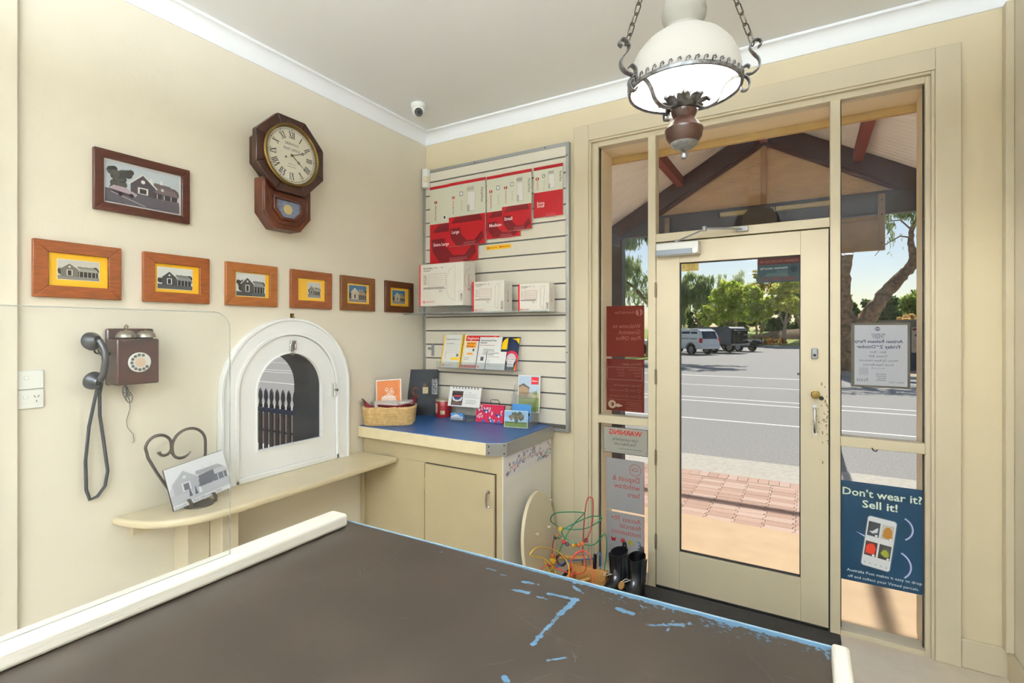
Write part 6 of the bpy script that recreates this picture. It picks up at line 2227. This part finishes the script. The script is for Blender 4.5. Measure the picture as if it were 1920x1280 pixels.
    Lk.new(bp.outputs[0], b.inputs['Normal'])
    me.materials.append(m)
    return me


# worn patches of the counter: ax, ay, bx, by, radius, strength
WEAR = [(2.077, -2.047, 2.142, -2.038, .010, 1.05), (2.137, -2.036, 2.132, -2.105, .012, 1.1), (2.132, -2.105, 2.130, -2.187, .008, .95), (2.130, -2.19, 2.131, -2.217, .010, 1.1),
        (2.005, -2.070, 2.037, -2.066, .011, 1.), (2.005, -2.03, 2.04, -2.022, .014, .85), (2.227, -2.027, 2.255, -2.029, .012, 1.1), (2.173, -2.244, 2.199, -2.220, .006, .95), (2.205, -2.214, 2.214, -2.206, .004, .9),
        (2.130, -2.317, 2.139, -2.322, .011, 1.), (1.897, -2.017, 1.924, -2.016, .007, .9), (1.944, -2.025, 1.963, -2.024, .008, .9), (2.062, -2.070, 2.084, -2.069, .009, .9), (1.649, -2.063, 1.662, -2.061, .008, .8),
        (2.112, -1.992, 2.136, -2.006, .010, .95), (2.3, -2.05, 2.36, -2.01, .02, .72), (2.33, -2.01, 2.33, -2.06, .008, .8), (1.75, -2.0, 1.82, -2.01, .02, .62)]
sc_ = thing('service_counter', 'worn brown topped service counter in the foreground', 'counter')
link('laminate_top', counter_top(), None, sc_)
obj('top_slab', MB().prism([(1.345, -2.80), (2.622, -2.80), (2.622, -1.953), (1.345, -1.979)], .925, .960), mat('counter_edge_cream', (206, 194, 168), .5), sc_, smooth=False)
obj('far_edge_trim', MB().prism([(1.345, -1.979), (2.622, -1.953), (2.622, -1.949), (1.345, -1.975)], .935, .9635), mat('worn_blue_edge', (150, 176, 190), .5, noise=.15, nscale=50), sc_, smooth=False)
obj('front_panel', MB().box(1.36, 2.607, -2.02, -2.0, 0, .925), TRIM, sc_)
obj('side_panel', MB().box(1.36, 1.38, -2.78, -2.02, 0, .925), TRIM, sc_)
obj('side_panel', MB().box(2.587, 2.607, -2.78, -2.02, 0, .925), TRIM, sc_)
p = PR()
r = random.Random(21)
for k in range(26):
    x, y, a, L_ = r.uniform(1.5, 2.55), r.uniform(-2.7, -2.0), r.uniform(-.5, 2.2), r.choice((.02, .03, .05, .16))
    q = [(x + L_ * t * math.cos(a + .25 * t), y + L_ * t * math.sin(a + .25 * t)) for t in (0, .33, .66, 1)]
    p.line([v for v in q if v[1] < -1.985], .0007, r.choice(((120, 110, 102), (140, 132, 126), (108, 130, 146))))
p.build('scratches', sc_, .9628)
RAILW = mat('white_rail_paint', (236, 230, 216), .5, noise=.04, nscale=8, bump=.1, bscale=20, stretch=(8, 1, 8))
obj('end_rail', MB().box(1.345, 1.411, -2.80, -2.006, .963, 1.0), RAILW, sc_, bevel=.009, seg=3)
obj('end_rail', MB().box(2.594, 2.620, -2.80, -2.006, .963, 1.0), RAILW, sc_, bevel=.006, seg=3)

sr = thing('acrylic_screen', 'clear acrylic sneeze screen standing on the counter rail at left', 'screen', T(1.374, -3.0, 1.0) @ Matrix(((0, 0, 1, 0), (1, 0, 0, 0), (0, 1, 0, 0), (0, 0, 0, 1))))
po = [(0, 0), (.668, 0)] + [(.628 + .04 * math.cos(a), .535 + .04 * math.sin(a)) for a in [PI / 2 * k / 6 for k in range(7)]] + [(0, .575)]
obj('sheet', MB().prism(po, 0, .0045), ACRYL, sr, smooth=False)
ed = [(.6665, 0), (.6665, .535)] + [(.628 + .0385 * math.cos(a), .535 + .0385 * math.sin(a)) for a in [PI / 2 * k / 6 for k in range(1, 7)]] + [(0, .5735)]
obj('polished_edge', MB().tube([(x, y, .00225) for x, y in ed], .0011, 6), ACEDGE, sr)

# ------------------------------------------------------------------ oval board, toy, boots
OVM = mat('oval_cream', (224, 210, 180), .4, noise=.03, nscale=6)
ov = thing('oval_board', 'cream oval tabletop leaning upright beside the cabinet', 'board', T(1.205, -.36, 0) @ RZ(0) @ RY(-5))
oval = [(.205 * math.cos(2 * PI * k / 48), .285 + .285 * math.sin(2 * PI * k / 48)) for k in range(48)]
obj('top', MB().prism(oval, -.011, .011, Matrix(((0, 0, 1, 0), (1, 0, 0, 0), (0, 1, 0, 0), (0, 0, 0, 1)))), OVM, ov, bevel=.003)
for y, z in ((.10, .33), (-.06, .34), (.14, .48)):
    obj('peg', MB().lathe([(.0, .022), (.008, .02), (.009, .008), (.006, 0)], 10, T(.011, y, z) @ RY(90)), OVM, ov)

ty = thing('bead_maze', 'wooden bead maze toy with coloured wires below the window', 'toy', T(1.35, -.27, 0))
TWD = mat('toy_pine', (186, 130, 66), .5, noise=.2, nscale=12, stretch=(1, 8, 1), rgb2=(206, 154, 88))
obj('back_beam', MB().box(-.03, .19, .06, .10, .0125, .115), TWD, ty, bevel=.005)
obj('front_beam', MB().box(-.11, .19, -.20, -.17, .0125, .06), TWD, ty, bevel=.005)
obj('cross_beam', MB().box(-.03, .0, -.17, .06, .03, .075), TWD, ty, bevel=.004)
obj('cross_beam', MB().box(.155, .19, -.17, .06, .0125, .055), TWD, ty, bevel=.004)
obj('dowel', MB().cyl((-.08, .0, .17), (.06, .08, .16), .012, n=10), TWD, ty)
obj('dowel', MB().cyl((.02, -.06, .05), (.10, .03, .07), .011, n=10), TWD, ty)


def smooth_path(pts, n=10):
    P = [Vector(p) for p in pts]
    out = []
    for i in range(len(P) - 1):
        p0, p1, p2, p3 = P[max(i - 1, 0)], P[i], P[i + 1], P[min(i + 2, len(P) - 1)]
        for k in range(n):
            t = k / n
            out.append(.5 * ((2 * p1) + (p2 - p0) * t + (2 * p0 - 5 * p1 + 4 * p2 - p3) * t * t + (3 * p1 - p0 - 3 * p2 + p3) * t ** 3))
    out.append(P[-1])
    return out


def wire(nm, rgb, pts, r=.0032):
    q = smooth_path(pts)
    obj(nm, MB().tube(q, r, 7), mat(nm + '_paint', rgb, .35), ty)
    return q


g = wire('green_wire', (20, 130, 88), [(-.095, .02, .18), (-.06, .03, .27), (-.01, .05, .36), (.05, .04, .43), (.07, .02, .455), (.02, -.04, .47), (-.08, -.06, .45), (-.125, -.03, .39), (-.11, .03, .34), (-.06, .06, .32), (.05, .07, .34), (.14, .05, .40), (.175, .03, .445), (.11, .02, .44), (.02, .0, .39), (-.06, -.01, .33), (-.03, .02, .27), (.05, .03, .262), (.13, .02, .28), (.17, .03, .325), (.19, .05, .345), (.188, .08, .25), (.175, .08, .115)])
rd = wire('red_wire', (170, 40, 34), [(.035, .08, .115), (.045, .07, .3), (.06, .06, .45), (.075, .06, .525), (.095, .06, .54), (.11, .06, .52), (.11, .05, .4), (.09, .02, .31), (.05, .0, .268), (-.02, -.02, .265), (-.08, -.02, .30), (-.115, -.01, .26), (-.12, -.02, .18)])
wire('yellow_wire', (224, 176, 30), [(.0, -.17, .06), (-.04, -.15, .16), (-.08, -.2, .235), (-.10, -.27, .27), (-.118, -.30, .29), (-.10, -.26, .315), (-.08, -.18, .29), (-.05, -.08, .235), (.02, -.1, .19), (.03, -.12, .13), (-.01, -.14, .1), (-.06, -.15, .13), (-.1, -.16, .2)])
wire('orange_wire', (214, 76, 40), [(.03, -.10, .06), (.03, -.09, .18), (.05, -.06, .24), (.09, -.03, .255), (.13, -.03, .23), (.15, -.05, .15), (.16, -.09, .05)])
wire('scarlet_wire', (196, 44, 40), [(.08, -.15, .04), (.06, -.12, .15), (.04, -.1, .21), (.08, -.04, .25), (.11, -.06, .16), (.05, -.09, .135), (-.06, -.12, .16), (-.09, -.16, .18), (-.115, -.18, .14), (-.12, -.19, .06)])
wire('blue_wire', (40, 86, 150), [(-.115, -.15, .10), (-.09, -.12, .12), (-.02, -.05, .17), (.06, .0, .185), (.11, .06, .18), (.135, .08, .21), (.15, .08, .2), (.15, .08, .115)])
BEADC = [('wood', (190, 120, 60)), ('maroon', (110, 30, 40)), ('mustard', (206, 160, 40)), ('green', (60, 110, 70)), ('red', (176, 30, 44)), ('slate', (50, 66, 80)), ('teal', (24, 70, 84)), ('orange', (206, 110, 50))]
k0 = len(rd)
bi = 0
for f, c in ((.60, 1), (.64, 7), (.675, 7), (.71, 2), (.745, 5), (.775, 4), (.81, 3), (.84, 7), (.875, 6)):
    q = rd[int(f * k0)]
    obj('bead', MB().ball(q, .0125, 12), mat('bead_' + BEADC[c][0], BEADC[c][1], .35), ty)
for q, c in (((-.115, -.02, .175), 7), ((-.12, -.02, .13), 7), ((-.10, -.15, .115), 2), ((-.115, -.18, .12), 2)):
    obj('bead', MB().ball(q, .014, 12), mat('bead_' + BEADC[c][0], BEADC[c][1], .35), ty)
obj('star_bead', MB().prism([((.019 if k % 2 else .011) * math.cos(k * PI / 4), (.019 if k % 2 else .011) * math.sin(k * PI / 4)) for k in range(8)], -.008, .008, T(-.085, .03, .325) @ RX(70)), mat('bead_mustard', (206, 160, 40), .35), ty)
obj('yellow_post', MB().box(-.125, -.108, -.03, -.012, .0125, .11).prism([(-.02, .0), (.0, .03), (.02, .0), (.008, -.02), (-.008, -.02)], -.007, .007, T(-.112, -.02, .15) @ RX(80)), mat('toy_yellow', (216, 170, 40), .4), ty)
obj('gear_ring', MB().tube([(-.07 + .03 * math.cos(a * PI / 8), .0, .15 + .03 * math.sin(a * PI / 8)) for a in range(16)], .007, 7, True), mat('toy_maroon', (80, 30, 26), .4), ty)
obj('black_peg', MB().cyl((.115, .075, .115), (.118, .075, .2), .011, n=10), BLACK, ty)

LEA = mat('black_leather', (24, 24, 26), .28, noise=.15, nscale=12, bump=.25, bscale=30)


def boot(lab, x, y, rz, side):
    t = thing('ankle_boot', lab, 'boot', T(x, y, .0245) @ RZ(rz), 'pair of black boots by the door')
    n = 20

    def ringp(z, cy, a, b, pw=1., dx=0, slope=0):
        out_ = []
        for k in range(n):
            an = 2 * PI * k / n
            ca_, sa_ = math.cos(an), math.sin(an)
            yy = cy + b * sa_
            out_.append((dx + a * math.copysign(abs(ca_) ** pw, ca_), yy, z + slope * sa_))
        return out_
    rings = [ringp(.0, -.06, .044, .14, .9), ringp(.02, -.06, .046, .142, .9), ringp(.05, -.055, .046, .135, .9), ringp(.075, -.035, .044, .108), ringp(.10, .0, .042, .075), ringp(.13, .012, .041, .058), ringp(.18, .012, .043, .056), ringp(.22, .01, .045, .058), ringp(.248, .01, .046, .060, 1, 0, .008)]
    inner_ = [ringp(.248, .01, .042, .056, 1, 0, .008), ringp(.19, .012, .039, .052), ringp(.15, .012, .037, .05)]
    obj('upper', MB().loft(rings + inner_, True), LEA, t, angle=60)
    obj('sole', MB().loft([ringp(-.012, -.06, .046, .145, .9), ringp(.004, -.06, .047, .146, .9)]), mat('boot_sole', (18, 18, 18), .7), t)
    obj('heel', MB().loft([ringp(-.012, .045, .038, .036), ringp(.03, .045, .04, .038)]), mat('boot_sole', (18, 18, 18), .7), t)
    for s_ in (-1, 1):
        obj('elastic_gusset', MB().loft([[(s_ * .0435, -.018, .11), (s_ * .0435, .03, .11), (s_ * .0475, .04, .235), (s_ * .0475, -.026, .235)], [(s_ * .040, -.018, .11), (s_ * .040, .03, .11), (s_ * .044, .04, .235), (s_ * .044, -.026, .235)]]), mat('gusset_black', (34, 34, 36), .8), t)
    obj('pull_tab', MB().strip([(0, .07, .225), (0, .073, .262), (0, .068, .282), (0, .060, .262), (0, .062, .235)], (.011, 0, 0), .0025), LEA, t)
    g_ = obj('swing_tag', MB().cyl((-.035 * side, -.10, .115), (-.037 * side, -.104, .118), .022, n=16), mat('brown_tag', (150, 110, 60), .7), t)
    obj('tag_string', MB().tube([(-.035 * side, -.10, .135), (-.02 * side, -.085, .15), (0, -.06, .14), (-.03 * side, -.09, .13)], .0015, 5), PLAST, g_)
    return t


boot('left of two black leather ankle boots beside the toy', 1.628, -.25, -14, 1)
boot('right of two black leather ankle boots beside the door', 1.735, -.262, -10, 1)

# ------------------------------------------------------------------ pendant lamp
ANT = mat('antiqued_iron', (74, 72, 72), .42, .75, noise=.5, nscale=60, rgb2=(150, 150, 152))
PW = mat('turned_walnut', (40, 20, 12), .28, noise=.25, nscale=9, rgb2=(66, 34, 20))
OPAL = translucent('opal_glass', (240, 237, 228), .5)
OPAL.node_tree.nodes['Translucent BSDF'].inputs[0].default_value = lin((36, 35, 33))
CHIM = glassy('chimney_glass', (253, 252, 248), .03, .35)
CX_, CY_ = 2.21, -1.32
pd = thing('pendant_lamp', 'hanging oil style pendant lamp with white glass shade and iron scrolls', 'pendant lamp', T(CX_, CY_, 2.09))
obj('finial', MB().lathe([(.0, 0), (.009, .004), (.0115, .012), (.009, .02), (.005, .023), (.012, .03), (.03, .037), (.041, .047), (.044, .053)], 28), mat('pale_iron', (150, 150, 152), .35, .8, noise=.3, nscale=50), pd)
obj('font', MB().lathe([(.043, .052), (.047, .058), (.056, .072), (.0575, .086), (.060, .092), (.060, .098), (.056, .103), (.050, .112), (.042, .122), (.033, .13), (.031, .134), (.036, .142), (.040, .150), (.041, .158), (.036, .163), (.02, .165)], 36), PW, pd)
lf_ = MB()
for k in range(8):
    M = RZ(k * 45 + 10)
    pts = [(.030, .160), (.042, .178), (.056, .190), (.070, .193), (.078, .184)]
    ww = [.010, .019, .020, .014, .003]
    vs = []
    for (r_, z_), w_2 in zip(pts, ww):
        vs += [(r_, -w_2, z_ - .004), (r_ + .003, 0, z_ + .004), (r_, w_2, z_ - .004)]
    lf_ = MB().add(vs, [(3 * i + j, 3 * i + j + 1, 3 * i + 4 + j, 3 * i + 3 + j) for i in range(4) for j in range(2)], M)
    o = obj('leaf_collar', lf_, ANT, pd)
    o.modifiers.new('s', 'SOLIDIFY').thickness = .0025
br_ = MB().lathe([(.028, .163), (.034, .172), (.036, .186), (.034, .190), (.030, .186)], 28)
bo_ = obj('burner_cup', br_, ANT, pd)
cr = MB()
for k in range(16):
    a = 2 * PI * k / 16
    cr.cyl((.034 * math.cos(a), .034 * math.sin(a), .186), (.036 * math.cos(a), .036 * math.sin(a), .203), .003, .002, 6)
    cr.ball((.036 * math.cos(a), .036 * math.sin(a), .206), .0045, 8)
obj('burner_crown', cr, ANT, bo_)
obj('chimney', MB().lathe([(.030, .190), (.045, .205), (.066, .235), (.070, .262), (.060, .292), (.042, .325), (.032, .36), (.030, .42)], 32), CHIM, pd)
ZR = .228
obj('glass_shade', MB().lathe([(.170, ZR), (.1735, ZR + .02), (.174, ZR + .045), (.168, ZR + .08), (.152, ZR + .115), (.125, ZR + .148), (.095, ZR + .170), (.068, ZR + .184), (.056, ZR + .192), (.053, ZR + .203), (.058, ZR + .215), (.068, ZR + .232), (.0705, ZR + .25), (.066, ZR + .272), (.063, ZR + .285)], 56), OPAL, pd)
ga = MB().lathe([(.169, ZR - .006), (.177, ZR - .006), (.178, ZR + .004), (.1755, ZR + .006), (.169, ZR - .001)], 56)
for k in range(44):
    a = 2 * PI * k / 44
    M = RZ(math.degrees(a))
    ga.tube([(.1775, -.009, ZR + .004), (.178, -.006, ZR + .016), (.178, .001, ZR + .019), (.178, .004, ZR + .013), (.1775, .0, ZR + .010)], .0022, 5, M=M)
obj('gallery_ring', ga, ANT, pd)
bl = obj('bulb', MB().lathe([(.0, .292), (.012, .29), (.022, .283), (.0275, .270), (.026, .255), (.020, .240), (.014, .228)], 24), emit('lit_bulb', (255, 246, 230), 12.0, True), pd)
obj('bulb_cap', MB().lathe([(.016, .228), (.015, .195), (.0, .192)], 18), PLAST, pd)


def arm_path():
    """radial profile of one scroll arm: (radius, height)"""
    a = [(.036, .175), (.060, .163), (.085, .168), (.105, .185), (.118, .215), (.135, .240), (.165, .252), (.188, .246), (.198, .225), (.190, .205), (.175, .204), (.172, .215)]
    b = [(.172, .256), (.178, .275), (.190, .282), (.198, .275)]
    c = [(.185, .252), (.210, .258), (.226, .275), (.224, .298), (.208, .318), (.198, .338), (.206, .356), (.224, .360), (.232, .346), (.222, .336)]
    return a, b, c


aa, ab_, ac_ = arm_path()
chain_me = None
for ang in (225.5, 15.5, 120.5):
    M = RZ(ang)
    am = MB()
    for pth in (aa, ab_, ac_):
        q = [tuple(v) for v in smooth_path([(r_, 0, z_) for r_, z_ in pth], 5)]
        am.strip(q, (0, .010, 0), .004, M)
    obj('scroll_arm', am, ANT, pd, bevel=.0008, seg=1)
    # chain from the arm hook to the ceiling ring
    p0 = M @ Vector((.205, 0, .352))
    p1 = M @ Vector((.018, 0, CZ - 2.09 - .045))
    dv = p1 - p0
    L_ = .046
    n = int(dv.length / (L_ * .80))
    if chain_me is None:
        ll = []
        for k in range(16):
            a = 2 * PI * k / 16
            ll.append((.0085 * math.cos(a), 0, .0085 * math.sin(a) + (.0125 if math.sin(a) >= 0 else -.0125)))
        chain_me = MB().tube(ll, .0021, 6, True).mesh('chain_link')
        chain_me.materials.append(mat('bronze_chain', (84, 74, 62), .4, .8))
    qd = dv.to_track_quat('Z', 'Y').to_matrix().to_4x4()
    for k in range(n + 1):
        o = bpy.data.objects.new('chain_link', chain_me)
        COL.objects.link(o)
        o.parent = pd
        o.matrix_local = Matrix.Translation(p0 + dv * (k + .3) / (n + .6)) @ qd @ RZ(90 * (k % 2) + 20)
obj('ceiling_ring', MB().tube([(.018 * math.cos(a * PI / 8), 0, .93 + .018 * math.sin(a * PI / 8)) for a in range(16)], .003, 6, True), ANT, pd)
obj('ceiling_rose', MB().lathe([(.0, .925), (.01, .93), (.03, .95), (.05, .962), (.052, .965)], 28), ANT, pd)
ld = bpy.data.lights.new('pendant_bulb_light', 'POINT')
ld.energy = BULB_W
ld.color = (.95, .97, 1.0)
ld.shadow_soft_size = .026
lo_ = bpy.data.objects.new('pendant_bulb_light', ld)
COL.objects.link(lo_)
lo_.parent = pd
lo_.location = (0, 0, .266)

# ------------------------------------------------------------------ unseen lights added behind the camera to brighten the room
for i, (x, y) in enumerate(((2.45, -4.2), (2.3, -5.9))):
    b = thing('added_fill_light', ('added unseen fill light, tube shaped, behind the counter', 'added unseen fill light, tube shaped, at the back of the room')[i], 'light', T(x, y, CZ - .55), 'added fill lights')
    obj('housing', MB().box(-.6, .6, -.07, .07, -.02, .02), PLAST, b, bevel=.004)
    for q in (-.45, .45):
        obj('suspension_rod', MB().cyl((q, 0, .02), (q, 0, .55), .006, n=8), PLAST, b)
    for sg_, rx in ((-1, 0), (1, PI)):
        obj('diffuser', MB().box(-.58, .58, -.06, .06, min(sg_ * .02, sg_ * .04), max(sg_ * .02, sg_ * .04)), emit('added_fill_glow_%d_%d' % (i, sg_ + 1), (255, 250, 240), 2.0), b, bevel=.006)
        al = bpy.data.lights.new('added_fill_lamp', 'AREA')
        al.shape = 'RECTANGLE'
        al.size, al.size_y = 1.16, .16
        al.energy = FILL_UP if sg_ > 0 else FILL_DOWN
        al.color = (.74, .87, 1.0)
        ao = bpy.data.objects.new('added_fill_lamp', al)
        COL.objects.link(ao)
        ao.parent = b
        ao.location = (0, 0, sg_ * .045)
        ao.rotation_euler = (rx, 0, 0)
